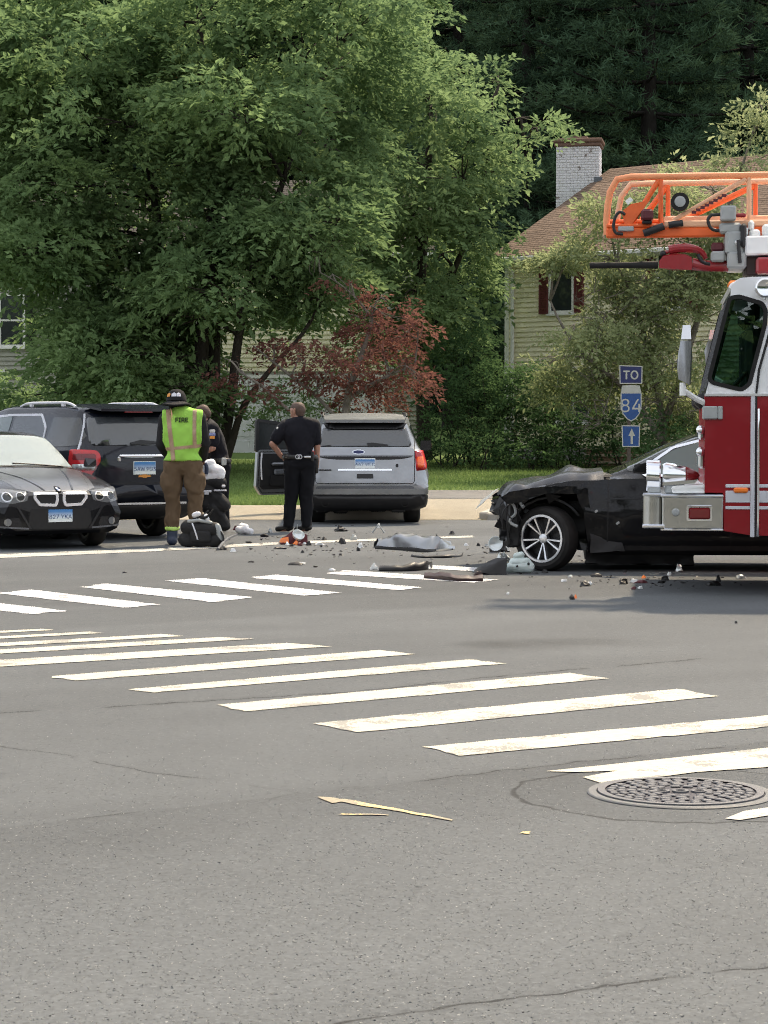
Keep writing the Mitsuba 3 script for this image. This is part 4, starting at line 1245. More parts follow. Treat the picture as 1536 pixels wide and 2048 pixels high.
for sg in (-1, 1):
    kp = rpoly([(sg * .03, .70), (sg * .33, .705), (sg * .345, .63), (sg * .27, .535), (sg * .05, .525), (sg * .025, .60)], .035)
    B.decal('grille', kp.buffer(-.03), 'x', 1.9, 2.5, 'grille_black', .006)
    B.decal('grille_surround', ring(kp, .034), 'x', 1.9, 2.5, 'bright_trim', .022)
    hk = B.decal('headlight', rpoly([(sg * .385, .715), (sg * .56, .735), (sg * .80, .755), (sg * .86, .70), (sg * .80, .60), (sg * .60, .565), (sg * .42, .60)], .02), 'x', 1.75, 2.5, 'bmw_lamp', .008)
    for cy in (.50, .66):
        B.decal('headlight_lens', ring(oval(sg * cy, .65, .060, .060), .012), 'x', 1.9, 2.5, 'alloy', .012)
        B.decal('headlight_bulb', oval(sg * cy, .65, .045, .045), 'x', 1.9, 2.5, 'tinted_glass', .012)
    B.decal('fog_light', oval(sg * .66, .345, .045, .045), 'x', 1.9, 2.5, 'bmw_lamp', .008)
    B.decal('bumper_vent', rpoly([(sg * .48, .29), (sg * .80, .30), (sg * .80, .38), (sg * .52, .40)], .02).difference(oval(sg * .66, .345, .055, .055)), 'x', 1.8, 2.5, 'grille_black', .004)
    B.decal('bumper_crease', Polygon([(sg * .36, .26), (sg * .39, .26), (sg * .55, .52), (sg * .52, .52)]), 'x', 1.9, 2.5, 'bmw_paint', .014)
    B.decal('bumper_crease', Polygon([(sg * .40, .255), (sg * .84, .285), (sg * .84, .305), (sg * .40, .275)]), 'x', 1.8, 2.5, 'grey_paint', .012)
    B.decal('hood_seam', Polygon([(.92, sg * .70), (.92, sg * .69), (2.1, sg * .42), (2.1, sg * .43)]), 'z', .6, 1.2, 'grille_black', .003)
    B.decal('hood_crease', Polygon([(1.0, sg * .46), (1.0, sg * .44), (2.2, sg * .17), (2.2, sg * .19)]), 'z', .6, 1.2, 'bmw_paint', .010)
    B.decal('side_window', rpoly([(.62, .99), (.05, 1.30), (-.5, 1.355), (-1.0, 1.33), (-1.45, 1.08), (-1.3, .99)], .03), 'y', min(sg * .3, sg * 1.2), max(sg * .3, sg * 1.2), 'tinted_glass', .004)
    mir = hull([(0.62, sg * .90, .98), (.62, sg * 1.06, .99), (.62, sg * 1.06, 1.09), (.62, sg * .92, 1.09), (.75, sg * .92, .99), (.73, sg * 1.04, 1.0), (.73, sg * 1.03, 1.07)])
    B.add('mirror', mir, 'bmw_paint')
B.decal('front_bumper', rpoly([(-.95, .18), (.95, .18), (.95, .50), (.60, .535), (.40, .47), (-.40, .47), (-.60, .535), (-.95, .50)], .02), 'x', 1.7, 2.5, 'black_paint', .0025)  # painted blacker than the body, as this face mirrors no sky
B.decal('bumper_intake', rpoly([(-.34, .255), (.34, .255), (.40, .33), (.38, .50), (-.38, .50), (-.40, .33)], .03), 'x', 1.9, 2.5, 'grille_black', .003)
B.decal('windshield', rpoly([(.80, -.70), (.80, .70), (.06, .56), (.06, -.56)], .05), 'z', .93, 1.5, 'sky_sheen_glass', .006)
B.decal('windshield_trim', ring(Polygon([(.85, -.745), (.85, .745), (.03, .60), (.03, -.60)]), .035), 'z', .9, 1.5, 'black_plastic', .004)
B.decal('hood', rpoly([(.93, -.70), (.93, .70), (2.10, .50), (2.22, .34), (2.22, -.34), (2.10, -.50)], .05), 'z', .60, 1.2, 'bmw_hood_sheen', .003, label='dark metallic hood reflecting the sky')
B.add('wiper', cat(tube([(.84, .55, .985), (.78, .1, 1.02), (.76, -.1, 1.03)], .008, 5), tube([(.84, -.1, .99), (.78, -.5, 1.01)], .008, 5)), 'black_plastic')
em = oval(0, .735, .036, .036)
ek = B.decal('emblem', em, 'x', 1.9, 2.5, 'black_plastic', .010)
for q in range(4):
    a0 = q * math.pi / 2
    sec = Polygon([(0, .735)] + [(.024 * math.cos(a), .735 + .024 * math.sin(a)) for a in np.linspace(a0, a0 + math.pi / 2, 6)])
    B.decal('quadrant', sec, 'x', 1.9, 2.5, 'plate_white' if q % 2 else 'sign_blue', .0125, ek)
B.plate(2.262, .415, 1, '827 YKA')

# ---- black SUV behind it, tail to the camera
sx = thing('suv', 'black SUV with chrome tailgate bar and pale roof rails behind the firefighter', 'suv')
yaw = math.radians(90 + 36)
rp = P(287, 900, 28.6)
SC = 1.04
Mq = frame(rp[0] + 2.38 * SC * math.cos(yaw), 28.6 + 2.38 * SC * math.sin(yaw), 0, yaw, 0, SC)
st = {-2.40: (.70, .42, .60, .93, .58, .52, .98), -2.37: (.79, .37, .62, 1.03, .68, .57, 1.10), -2.28: (.87, .31, .64, 1.11, .80, .58, 1.30), -2.08: (.91, .26, .68, 1.13, .875, .60, 1.60), -1.85: (.92, .25, .70, 1.12, .895, .64, 1.685), -1.2: (.92, .25, .72, 1.10, .895, .665, 1.72), 0: (.92, .25, .72, 1.07, .895, .665, 1.72), .5: (.92, .25, .72, 1.06, .89, .66, 1.66), .95: (.92, .25, .72, 1.06, .885, .68, 1.42), 1.35: (.92, .25, .72, 1.05, .87, .72, 1.13), 1.9: (.90, .25, .7, .98, .84, .7, 1.04), 2.25: (.84, .27, .62, .85, .76, .6, .9), 2.38: (.72, .32, .6, .75, .64, .5, .78)}
E = Car(sx, Mq, st, [(1.45, .82), (1.45, -.82), (-1.41, .82), (-1.41, -.82)], .355, .23, 'navy_paint')
E.body()
for i in range(4):
    E.wheel(i)
E.decal('lower_cladding', sbox(-2.6, .2, 2.6, .44), 'y', -1.2, 1.2, 'black_plastic', .006, minus=E.wheelcut())
E.decal('rear_window', rpoly([(-.70, 1.20), (.70, 1.20), (.62, 1.56), (-.62, 1.56)], .05), 'x', -2.7, -1.95, 'grey_glass', .006)
for sg in (-1, 1):
    lo, hi = min(sg * .3, sg * 1.2), max(sg * .3, sg * 1.2)
    E.decal('quarter_window', rpoly([(-1.30, 1.17), (-1.30, 1.56), (-1.95, 1.55), (-2.16, 1.32), (-2.14, 1.2)], .04), 'y', lo, hi, 'tinted_glass', .006)
    dw = rpoly([(-.20, 1.15), (-.20, 1.58), (-.95, 1.58), (-1.16, 1.42), (-1.20, 1.25), (-1.08, 1.15)], .07)
    E.decal('rear_side_window', dw, 'y', lo, hi, 'tinted_glass', .006)
    fw = rpoly([(-.12, 1.15), (-.12, 1.58), (.40, 1.56), (.92, 1.24), (.95, 1.15)], .04)
    E.decal('front_side_window', fw, 'y', lo, hi, 'pale_glass', .006)
    E.decal('window_trim', ring(dw.union(fw).union(sbox(-.3, 1.15, 0, 1.58)).buffer(.028), .03), 'y', lo, hi, 'stripe_silver', .010)
    E.decal('pillar_strip', Polygon([(-1.97, 1.60), (-1.99, 1.60), (-2.19, 1.15), (-2.17, 1.15)]), 'y', lo, hi, 'stripe_silver', .010)
    tk = E.decal('tail_light', rpoly([(sg * .60, 1.14), (sg * .97, 1.16), (sg * .97, .98), (sg * .92, .78), (sg * .78, .78), (sg * .62, 1.0)], .07), 'x', -2.6, -2.07, 'lamp_red', .012)
    if tk:
        for zz in (1.06, .93):
            E.decal('lens', rpoly([(sg * .68, zz - .04), (sg * .9, zz - .04), (sg * .9, zz + .04), (sg * .66, zz + .04)], .03), 'x', -2.6, -2.15, 'lamp_clear' if zz < 1 else 'lamp_dark_red', .016, tk)
    E.decal('reflector', sbox(min(sg * .56, sg * .80), .52, max(sg * .56, sg * .80), .56), 'x', -2.6, -2.0, 'lamp_dark_red', .008)
    E.add('roof_rail', cat(tube([(-.20, sg * .615, 1.70), (-.36, sg * .615, 1.735), (-.5, sg * .615, 1.745), (-1.35, sg * .615, 1.745), (-1.55, sg * .615, 1.735), (-1.74, sg * .615, 1.69)], [.016, .019, .019, .019, .019, .016], 8, 4), rbox(-.55, -.47, sg * .615 - .015, sg * .615 + .015, 1.69, 1.75), rbox(-1.45, -1.36, sg * .615 - .015, sg * .615 + .015, 1.69, 1.75)), 'stripe_silver')
    E.add('mirror', hull([(.95, sg * .93, 1.1), (.95, sg * 1.1, 1.12), (.95, sg * 1.1, 1.26), (.95, sg * .95, 1.26), (1.06, sg * .95, 1.12), (1.05, sg * 1.06, 1.14), (1.05, sg * 1.04, 1.22)]), 'navy_paint')
    for xx in (-.16, -1.28):
        E.decal('door_seam', Polygon([(xx, .46), (xx + .012, .46), (xx + .012, 1.13), (xx, 1.13)]), 'y', lo, hi, 'grille_black', .003)
E.add('spoiler', hull([(-1.9, y, z) for y in (-.62, .62) for z in (1.69, 1.72)] + [(-2.27, y, z) for y in (-.54, .54) for z in (1.63, 1.66)]), 'navy_paint')
E.add('brake_lamp', rbox(-2.27, -2.23, -.2, .2, 1.612, 1.629, .005), 'lamp_dark_red')
E.add('tailgate_bar', cat(rbox(-2.415, -2.36, -.36, .36, 1.045, 1.085, .015), rbox(-2.41, -2.35, -.38, -.33, .99, 1.06, .015), rbox(-2.41, -2.35, .33, .38, .99, 1.06, .015)), 'chrome')
E.decal('wiper', rpoly([(-.28, 1.225), (.16, 1.21), (.17, 1.235), (.0, 1.27), (-.27, 1.245)], .008), 'x', -2.7, -2.1, 'black_plastic', .022)
E.decal('bumper', rpoly([(-.93, .48), (.93, .48), (.93, .70), (-.93, .70)], .03), 'x', -2.7, -2.12, 'navy_paint', .035)
E.decal('bumper_strip', sbox(-.6, .455, .6, .485), 'x', -2.7, -2.15, 'chrome', .025)
E.decal('tailgate_seam', ring(rpoly([(-.78, .72), (.78, .72), (.80, 1.62), (-.80, 1.62)], .05), .012), 'x', -2.7, -2.0, 'grille_black', .003)
E.decal('emblem', Polygon([(-.09, .80), (-.03, .80), (-.03, .79), (.03, .79), (.03, .80), (.09, .80), (.08, .825), (.03, .825), (.03, .835), (-.03, .835), (-.03, .825), (-.08, .825)]), 'x', -2.7, -2.2, 'patch_orange', .012)
E.add('exhaust', tube([(-2.45, .5, .28), (-2.1, .5, .28)], .035, 12), 'chrome')
E.plate(-2.405, .915, -1, '5AW PG3')

# ---- silver police SUV, tail on, driver's door open
sx = thing('suv', 'silver SUV seen from behind with its driver door open beside the officer', 'suv')
yaw = math.radians(91.0)
rp = P(730, 900, 33.35)
SE = .985
Mx = frame(rp[0] + 2.48 * SE * math.cos(yaw), 33.35 + 2.48 * SE * math.sin(yaw), 0.0, yaw, math.radians(0.6), SE)
st = {-2.49: (.90, .42, .58, .66, .78, .70, .69), -2.46: (.95, .34, .60, .72, .84, .72, .80), -2.42: (.97, .30, .62, .95, .84, .70, 1.06), -2.36: (.985, .28, .70, 1.14, .86, .70, 1.24), -2.22: (1.0, .26, .80, 1.16, .90, .66, 1.50), -2.06: (1.0, .25, .82, 1.16, .915, .655, 1.665), -1.6: (1.0, .25, .82, 1.14, .93, .69, 1.715), -.6: (1.0, .25, .82, 1.11, .94, .72, 1.74), .2: (1.0, .25, .82, 1.10, .94, .72, 1.73), .75: (1.0, .25, .82, 1.10, .93, .70, 1.60), 1.4: (.99, .25, .8, 1.09, .91, .76, 1.16), 1.9: (.97, .26, .75, 1.04, .88, .74, 1.10), 2.3: (.90, .28, .7, .95, .8, .66, 1.0), 2.47: (.78, .32, .6, .8, .7, .55, .84)}
X = Car(sx, Mx, st, [(1.42, .88), (1.42, -.88), (-1.44, .88), (-1.44, -.88)], .365, .245, 'silver_paint')
doorcut = X.prism([(.10, .34), (.10, 1.66), (.72, 1.60), (1.32, 1.12), (1.20, .34)], 'y', .50, 1.2)
X.body(cut=doorcut)
X.add('cabin_interior', rbox(.14, 1.15, .30, .495, .36, 1.1, .02), 'black_plastic')
for i in range(4):
    X.wheel(i)
X.decal('lower_cladding', sbox(-2.7, .1, 2.7, .475), 'y', -1.2, 1.2, 'black_plastic', .008, minus=X.wheelcut() + doorcut)
X.decal('rear_window', rpoly([(-.74, 1.235), (.74, 1.235), (.655, 1.53), (-.655, 1.53)], .04), 'x', -2.7, -1.95, 'grey_glass', .006)
for sg in (-1, 1):
    lo, hi = min(sg * .3, sg * 1.3), max(sg * .3, sg * 1.3)
    X.decal('quarter_window', rpoly([(-1.25, 1.17), (-1.25, 1.57), (-1.9, 1.55), (-2.16, 1.25), (-2.13, 1.19)], .04), 'y', lo, hi, 'tinted_glass', .006)
    X.decal('rear_side_window', rpoly([(-.12, 1.15), (-.12, 1.62), (-1.15, 1.60), (-1.18, 1.16)], .04), 'y', lo, hi, 'tinted_glass', .006)
    if sg < 0:
        X.decal('front_side_window', rpoly([(0.02, 1.14), (0.02, 1.62), (.60, 1.58), (1.14, 1.18), (1.15, 1.13)], .04), 'y', lo, hi, 'tinted_glass', .006)
    lit = sg < 0
    tk = X.decal('tail_light', rpoly([(sg * .775, 1.17), (sg * .95, 1.185), (sg * 1.0, 1.12), (sg * .965, .88), (sg * .80, .86)], .02), 'x', -2.7, -2.12, 'lamp_red', .012)
    X.decal('lens', rpoly([(sg * .80, 1.08), (sg * .92, 1.09), (sg * .925, .92), (sg * .825, .90)], .03), 'x', -2.7, -2.2, 'lamp_glow', .018, tk, label='glowing amber-red tail lamp lens' if lit else None)
    X.decal('reflector', sbox(min(sg * .52, sg * .72), .405, max(sg * .52, sg * .72), .435), 'x', -2.7, -2.1, 'lamp_dark_red', .014)
    X.add('mirror', hull([(1.02, sg * .97, 1.1), (1.02, sg * 1.16, 1.12), (1.02, sg * 1.16, 1.28), (1.02, sg * .99, 1.28), (1.15, sg * .99, 1.12), (1.14, sg * 1.12, 1.14), (1.14, sg * 1.10, 1.24)]), 'black_plastic')
    X.add('exhaust', xf(lathe([(.05, 0), (.06, 0), (.06, .25), (.05, .25), (.05, 0)], 20), frame(-2.50, sg * .62, .36, 0) @ trimesh.transformations.rotation_matrix(math.pi / 2, [0, 1, 0])), 'rubber')
    X.add('roof_rail', tube([(.3, sg * .66, 1.73), (.1, sg * .66, 1.755), (-1.4, sg * .66, 1.75), (-1.75, sg * .66, 1.705)], .017, 6, 4), 'black_plastic')
scene['lamp_glow'] = {'type': 'twosided', 'bsdf': {'type': 'principled', 'base_color': rgb((0.9, 0.16, 0.05)), 'roughness': 0.2}}
X.add('spoiler', hull([(-1.8, y, z) for y in (-.655, .655) for z in (1.665, 1.705)] + [(-2.28, y, z) for y in (-.625, .625) for z in (1.61, 1.66)]), 'silver_paint')
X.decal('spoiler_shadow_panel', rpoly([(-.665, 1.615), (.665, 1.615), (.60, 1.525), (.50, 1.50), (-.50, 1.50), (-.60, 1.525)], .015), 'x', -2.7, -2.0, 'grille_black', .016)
X.decal('tailgate_band', rpoly([(-.765, 1.10), (.765, 1.10), (.765, 1.215), (-.765, 1.215)], .015), 'x', -2.7, -2.1, 'silver_paint', .022)
X.decal('tailgate_groove', rpoly([(-.765, 1.085), (.765, 1.085), (.60, 1.05), (.40, 1.035), (-.40, 1.035), (-.60, 1.05)], .004), 'x', -2.7, -2.1, 'black_plastic', .008)
X.decal('trim_strip', sbox(-.42, .865, .42, .892), 'x', -2.7, -2.2, 'chrome', .016)
X.decal('handle_recess', rpoly([(-.13, .745), (.13, .745), (.125, .815), (-.125, .815)], .01), 'x', -2.7, -2.2, 'grille_black', .010)
X.decal('tailgate_seam', ring(rpoly([(-.775, .66), (.775, .66), (.79, 1.6), (-.79, 1.6)], .05), .012), 'x', -2.7, -2.0, 'grille_black', .004)
X.decal('bumper', rpoly([(-.99, .50), (.99, .50), (.985, .66), (.80, .68), (.74, .625), (-.74, .625), (-.80, .68), (-.985, .66)], .02), 'x', -2.75, -2.15, 'silver_paint', .032)
X.decal('bumper_step', rpoly([(-.78, .585), (.78, .585), (.74, .628), (-.74, .628)], .01), 'x', -2.75, -2.3, 'grey_paint', .036)
X.decal('lower_bumper', rpoly([(-.98, .22), (.98, .22), (.985, .49), (-.985, .49)], .03), 'x', -2.75, -2.15, 'black_plastic', .026)
r = np.random.default_rng(4)
X.add('underbody', cat(*[rbox(-2.35 + r.random() * .2, -1.9, y, y + .16 + r.random() * .1, .17 + r.random() * .09, .36, .02) for y in np.arange(-.78, .66, .15)]), 'grille_black')
ek = X.decal('emblem', oval(.10, 1.155, .095, .036), 'x', -2.7, -2.1, 'sign_navy', .026)
X.decal('emblem_ring', ring(oval(.10, 1.155, .095, .036), .008), 'x', -2.7, -2.1, 'chrome', .028, ek)
tx = meshkit.text_mesh('Ford', 0.030, 0.004, True)
tx.apply_translation([-tx.bounds.mean(0)[0], -tx.bounds.mean(0)[1], 0])
v = tx.vertices
xb = -2.395
tx.vertices = np.stack([xb - v[:, 2], .10 - v[:, 0], 1.155 + v[:, 1]], 1)
X.add('emblem_letters', tx, 'plate_white', False, ek)
X.decal('badge', rpoly([(.72, .865), (.52, .865), (.52, .885), (.72, .885)], .004), 'x', -2.7, -2.2, 'black_plastic', .012)
X.decal('badge', oval(-.50, .945, .022, .028), 'x', -2.7, -2.2, 'black_plastic', .012)
X.decal('rear_wiper', rpoly([(-.05, 1.243), (-.36, 1.255), (-.36, 1.272), (-.12, 1.30), (-.03, 1.295)], .006), 'x', -2.7, -2.05, 'black_plastic', .022)
X.plate(-2.435, .975, -1, 'A47 WLC', 0.0, 0.12)
# open driver's door: swung out about its front hinge
DA = math.radians(-55)


def swing(m):
    return rotm(m, math.degrees(DA), [0, 0, 1], [1.22, .93, 0])


dk = uniq(sx + '__door')
outl = rpoly([(1.21, .36), (1.20, 1.10), (1.16, 1.13), (.16, 1.13), (.12, .50), (.22, .36)], .06)
frm = ring(rpoly([(1.14, 1.09), (.66, 1.60), (.14, 1.66), (.12, 1.09)], .05), .055)


def doorY(poly, y0, t):
    return toY(extr(poly, t), y0 + t)


put(dk, xf(swing(doorY(outl, .92, .07)), Mx), 'silver_paint', 30, 'open silver front door with dark inner trim')
part(dk, 'window_frame', xf(swing(doorY(frm, .925, .05)), Mx), 'black_plastic')
part(dk, 'window', xf(swing(doorY(rpoly([(1.10, 1.12), (.65, 1.555), (.18, 1.61), (.17, 1.12)], .03), .945, .008)), Mx), 'tinted_glass')
part(dk, 'inner_trim', xf(swing(cat(doorY(outl.buffer(-.07).intersection(sbox(0, .46, 1.3, 1.2)), .885, .034), doorY(rpoly([(.35, .52), (1.05, .50), (1.02, .66), (.4, .70)], .04), .845, .038))), Mx), 'black_plastic')
part(dk, 'seal', xf(swing(doorY(ring(outl.buffer(-.03), .014), .912, .007)), Mx), 'rubber')
part(dk, 'edge_trim', xf(swing(tube([(.215, .878, .62), (.20, .872, .9), (.215, .872, 1.08)], .014, 6, 4)), Mx), 'stripe_silver')
part(dk, 'armrest', xf(swing(cat(rbox(.40, .95, .82, .885, .86, .91, .02), rbox(.45, .8, .835, .884, .70, .80, .02))), Mx), 'grey_paint')
part(dk, 'mirror', xf(swing(hull([(1.02, .99, 1.12), (1.02, 1.18, 1.14), (1.02, 1.18, 1.28), (1.02, 1.0, 1.28), (1.14, 1.0, 1.14), (1.13, 1.14, 1.16), (1.13, 1.12, 1.25)])), Mx), 'silver_paint')

# ---- wrecked black sedan, side on, nose to the left
sx = thing('sedan', 'wrecked black sedan with torn-off front bumper, seen from its side behind the fire truck', 'car')
yaw = math.radians(180 - 4)
ax = P(1104, 1000, 22.35)
Mi = frame(ax[0] - 1.42 * math.cos(yaw) - (-.80) * math.sin(yaw) * 0, 23.0, 0, yaw)
fx = (ax[0] - Mi[0, 3]) * -1
st = {2.10: (.80, .36, .52, .62, .70, .56, .64), 1.98: (.86, .34, .54, .74, .76, .64, .78), 1.7: (.89, .30, .56, .82, .80, .68, .87), 1.2: (.905, .20, .58, .90, .84, .70, .945), .80: (.91, .18, .60, .94, .85, .70, 1.0), .62: (.91, .18, .6, .95, .855, .69, 1.06), .1: (.91, .18, .6, .965, .86, .62, 1.30), -.25: (.91, .18, .6, .97, .86, .585, 1.41), -.9: (.91, .18, .62, .98, .86, .58, 1.445), -1.5: (.905, .18, .62, 1.0, .86, .58, 1.38), -2.1: (.89, .2, .62, 1.02, .83, .64, 1.14), -2.55: (.84, .24, .62, .98, .76, .6, 1.04), -2.68: (.76, .3, .62, .9, .68, .55, .94)}
I = Car(sx, Mi, st, [(1.42, .80), (1.42, -.80), (-1.43, .80), (-1.43, -.80)], .335, .225, 'black_paint', .055)
fend = I.prism([(.98, .0), (1.06, .80), (1.30, .835), (2.3, .835), (2.3, 0)], 'y', .42, 1.2)
nose = I.prism([(1.92, 0), (1.92, .60), (2.02, .74), (2.3, .74), (2.3, 0)], 'y', -1.2, 1.2)
hoodcut = I.prism([(.78, .93), (.74, 1.4), (2.4, 1.4), (2.4, .62), (1.98, .71), (1.5, .80), (1.2, .85)], 'y', -.74, .74)


def bent(b):
    t_ = as_tm(b.refine_to_length(.07))
    v = t_.vertices
    w_ = np.clip((v[:, 0] - .45) / .7, 0, 1) ** 1.3
    d = np.stack([meshkit.fbm(v * 3.2 + 11 * q_, 3, 60 + q_) - .5 for q_ in range(3)], 1)
    t_.vertices = v + d * w_[:, None] * np.array([.10, .16, .10])
    return t_


I.body(cut=fend + nose + hoodcut, post=bent)
rw = np.random.default_rng(81)
for q_ in range(16):
    c_ = np.array([1.15 + rw.random() * .72, .45 + rw.random() * .42, .30 + rw.random() * .52])
    if (c_[0] - 1.42) ** 2 + (c_[2] - .335) ** 2 < .40 ** 2 and c_[1] > .6:
        c_[1] = .5
    pts_ = c_ + rw.normal(size=(7, 3)) * np.array([.055, .03, .05])
    I.add('torn_piece', hull(pts_), ['black_plastic', 'black_paint', 'grille_black', 'black_paint', 'steel_grey'][q_ % 5 if q_ != 4 else 0], 20)
for q_ in range(5):
    a_ = np.array([1.55 + rw.random() * .3, .70 + rw.random() * .15, .70 + rw.random() * .1])
    I.add('loose_wire', tube([a_, a_ + np.array([.05 + rw.random() * .08, .05, -.12]), a_ + np.array([rw.normal() * .08, .04, -.22 - rw.random() * .2])], .007, 5, 5), 'hose', True)
I.wheel(0, 5, True, math.radians(-30))
I.wheel(1, 5, True, math.radians(-30))
I.wheel(2)
I.wheel(3)


def crumple(mesh, amp, sc, seed, L=0.05):
    m = as_tm(as_mf(as_tm(mesh)).refine_to_length(L))
    v = m.vertices
    d = np.stack([meshkit.fbm(v * sc + 13.1 * k, 3, seed + k) - 0.5 for k in range(3)], 1)
    m.vertices = v + d * 2 * amp
    return m


# crumpled hood: bent sheet, raised at its back edge, near edge bowed
nx_, ny_ = 34, 26
hx, hy = np.linspace(.84, 1.93, nx_), np.linspace(-.78, .80, ny_)
HX, HY_ = np.meshgrid(hx, hy, indexing='ij')
t = (HX - .84) / 1.09
top = 1.045 - .04 * t - .17 * t ** 2.4 - .05 * (np.abs(HY_) / .8) ** 3 + .045 * np.exp(-((t - .30) / .10) ** 2) * (HY_ < .3) - .02 * np.exp(-((t - .55) / .08) ** 2)
pn = np.stack([HX * 5, HY_ * 4, 0 * HX], -1)
top = top + (meshkit.fbm(pn, 3, 6) - .5) * .075 * (0.4 + t) + np.where(HY_ > .68, -.06 * (HY_ - .68) / .12, 0)
top[-3:] -= np.array([.01, .035, .075])[:, None]
xx = HX - .10 * t * (np.abs(HY_) / .8) ** 2 + (meshkit.fbm(pn * .7 + 9, 2, 8) - .5) * .10 * t
V = np.concatenate([np.stack([xx, HY_, top], -1).reshape(-1, 3), np.stack([xx, HY_, top - .018], -1).reshape(-1, 3)])
F = []
q = nx_ * ny_
for i in range(nx_ - 1):
    for j in range(ny_ - 1):
        a, b, c, d = i * ny_ + j, (i + 1) * ny_ + j, (i + 1) * ny_ + j + 1, i * ny_ + j + 1
        F += [[a, b, c], [a, c, d], [q + a, q + c, q + b], [q + a, q + d, q + c]]
edge = [(i, 0) for i in range(nx_)] + [(nx_ - 1, j) for j in range(1, ny_)] + [(i, ny_ - 1) for i in range(nx_ - 2, -1, -1)] + [(0, j) for j in range(ny_ - 2, 0, -1)]
for (i, j), (k_, l) in zip(edge, edge[1:] + edge[:1]):
    a, b = i * ny_ + j, k_ * ny_ + l
    F += [[a, q + a, q + b], [a, q + b, b]]
hood = trimesh.Trimesh(V, np.array(F), process=False)
hood.fix_normals()
I.add('hood', hood, 'hood_sheen', 40, label='buckled black hood raised at its rear edge')
# torn front: radiator carrier, inner wing, strut tower, hanging bits
I.add('engine_bay', crumple(rbox(.95, 1.82, -.70, .44, .30, .86, .05), .05, 4, 3), 'grille_black', 30)
I.add('radiator_carrier', crumple(cat(rbox(1.73, 1.83, -.70, .72, .70, .80, .02)), .03, 5, 5), 'black_plastic', 30)
I.add('radiator_carrier', crumple(rbox(1.70, 1.82, .50, .70, .24, .74, .02), .03, 6, 6), 'black_plastic', 30)
I.add('radiator_carrier', crumple(rbox(1.74, 1.84, -.70, .70, .24, .34, .02), .03, 6, 7), 'black_plastic', 30)
I.add('inner_wing', crumple(hull([(1.0, .40, .80), (1.85, .40, .78), (1.0, .62, .83), (1.8, .66, .80), (1.05, .42, .70), (1.8, .42, .66)]), .03, 6, 9), 'black_plastic', 30)
lin = []
for a in np.linspace(-0.15, math.pi * 0.80, 12):
    lin.append((1.42 + .40 * math.cos(a), .345 + .40 * math.sin(a)))
arc = LineString(lin).buffer(.012)
I.add('wheel_liner', crumple(toY(extr(arc, .26), .74), .012, 8, 2), 'black_plastic', 30)
I.add('torn_fender', crumple(toY(extr(Polygon([(.97, .52), (1.0, .86), (1.35, .885), (1.80, .83), (1.88, .76), (1.82, .70), (1.60, .74), (1.45, .80), (1.12, .80), (1.05, .62)]), .02), .90), .028, 5, 12), 'black_paint', 30, label='torn strip of black front fender above the wheel')
I.add('dangling_bracket', cat(tube([(1.80, .74, .72), (1.74, .78, .60), (1.80, .76, .52), (1.72, .78, .46)], .016, 6, 4), tube([(1.72, .70, .74), (1.66, .80, .66)], .02, 6)), 'steel_grey')
I.add('headlight_rest', crumple(hull([(1.93, -.25, .82), (2.16, -.45, .62), (2.19, -.50, .58), (2.02, -.22, .74), (2.13, -.72, .68), (1.97, -.70, .80)]), .02, 8, 22), 'lamp_clear', 30, label='broken clear headlight hanging at the far front corner')
I.add('under_car_shade', crumple(hull([(x, y, z) for x in (-.1, 1.0) for y in (-.5, .60) for z in (.06, .22)]), .05, 4, 41), 'grille_black', 30, label='torn splash shield hanging to the road behind the front wheel')  # dark block added in place of the shade below the car
I.add('bumper_hook', crumple(hull([(1.86, .3, .66), (2.0, .3, .70), (2.02, .5, .60), (1.88, .6, .58), (1.95, .4, .56)]), .03, 7, 24), 'black_plastic', 30)
for lo, hi in ((.3, 1.2), (-1.2, -.3)):
    sw = rpoly([(.50, 1.0), (.12, 1.26), (-.28, 1.365), (-.9, 1.395), (-1.35, 1.34), (-1.75, 1.10), (-1.6, 1.01)], .03)
    I.decal('side_window', sw, 'y', lo, hi, 'pale_glass', .005)
    I.decal('window_trim', ring(sw.buffer(.026), .026), 'y', lo, hi, 'chrome', .012)
    I.decal('door_seam', Polygon([(.80, .24), (.812, .24), (.80, .94), (.788, .94)]), 'y', lo, hi, 'grille_black', .003)
    I.decal('door_seam', Polygon([(-.45, .24), (-.438, .24), (-.438, 1.0), (-.45, 1.0)]), 'y', lo, hi, 'grille_black', .003)
    I.decal('sill', sbox(-1.0, .17, .95, .27), 'y', lo, hi, 'black_plastic', .012)
    I.decal('door_crease', Polygon([(-1.2, .80), (.78, .74), (.78, .757), (-1.2, .82)]), 'y', lo, hi, 'black_paint', .012)
    sg = 1 if lo > 0 else -1
    I.add('mirror', hull([(.42, sg * .90, 1.0), (.42, sg * 1.08, 1.02), (.42, sg * 1.08, 1.12), (.42, sg * .92, 1.12), (.56, sg * .92, 1.01), (.54, sg * 1.05, 1.03), (.54, sg * 1.04, 1.10)]), 'black_paint')
I.decal('windshield', rpoly([(.60, -.72), (.60, .72), (-.20, .55), (-.20, -.55)], .05), 'z', 1.0, 1.6, 'tinted_glass', .005)
I.add('cowl', crumple(rbox(.62, .86, -.72, .72, .93, .985, .02), .02, 6, 15), 'black_plastic', 30)
for xq, zq in ((.92, .62), (.70, .50)):
    I.add('scratch_plate', crumple(rotm(rbox(xq - .018, xq + .018, .905, .92, zq - .012, zq + .012, .004), 30, [0, 1, 0], (xq, .9, zq)), .01, 20, 3, .02), 'steel_grey')
I.add('torn_panel', crumple(hull([(.98, .885, .40), (.98, .90, .20), (.62, .90, .22), (.66, .885, .30), (.9, .87, .35)]), .02, 6, 31), 'black_plastic', 30)
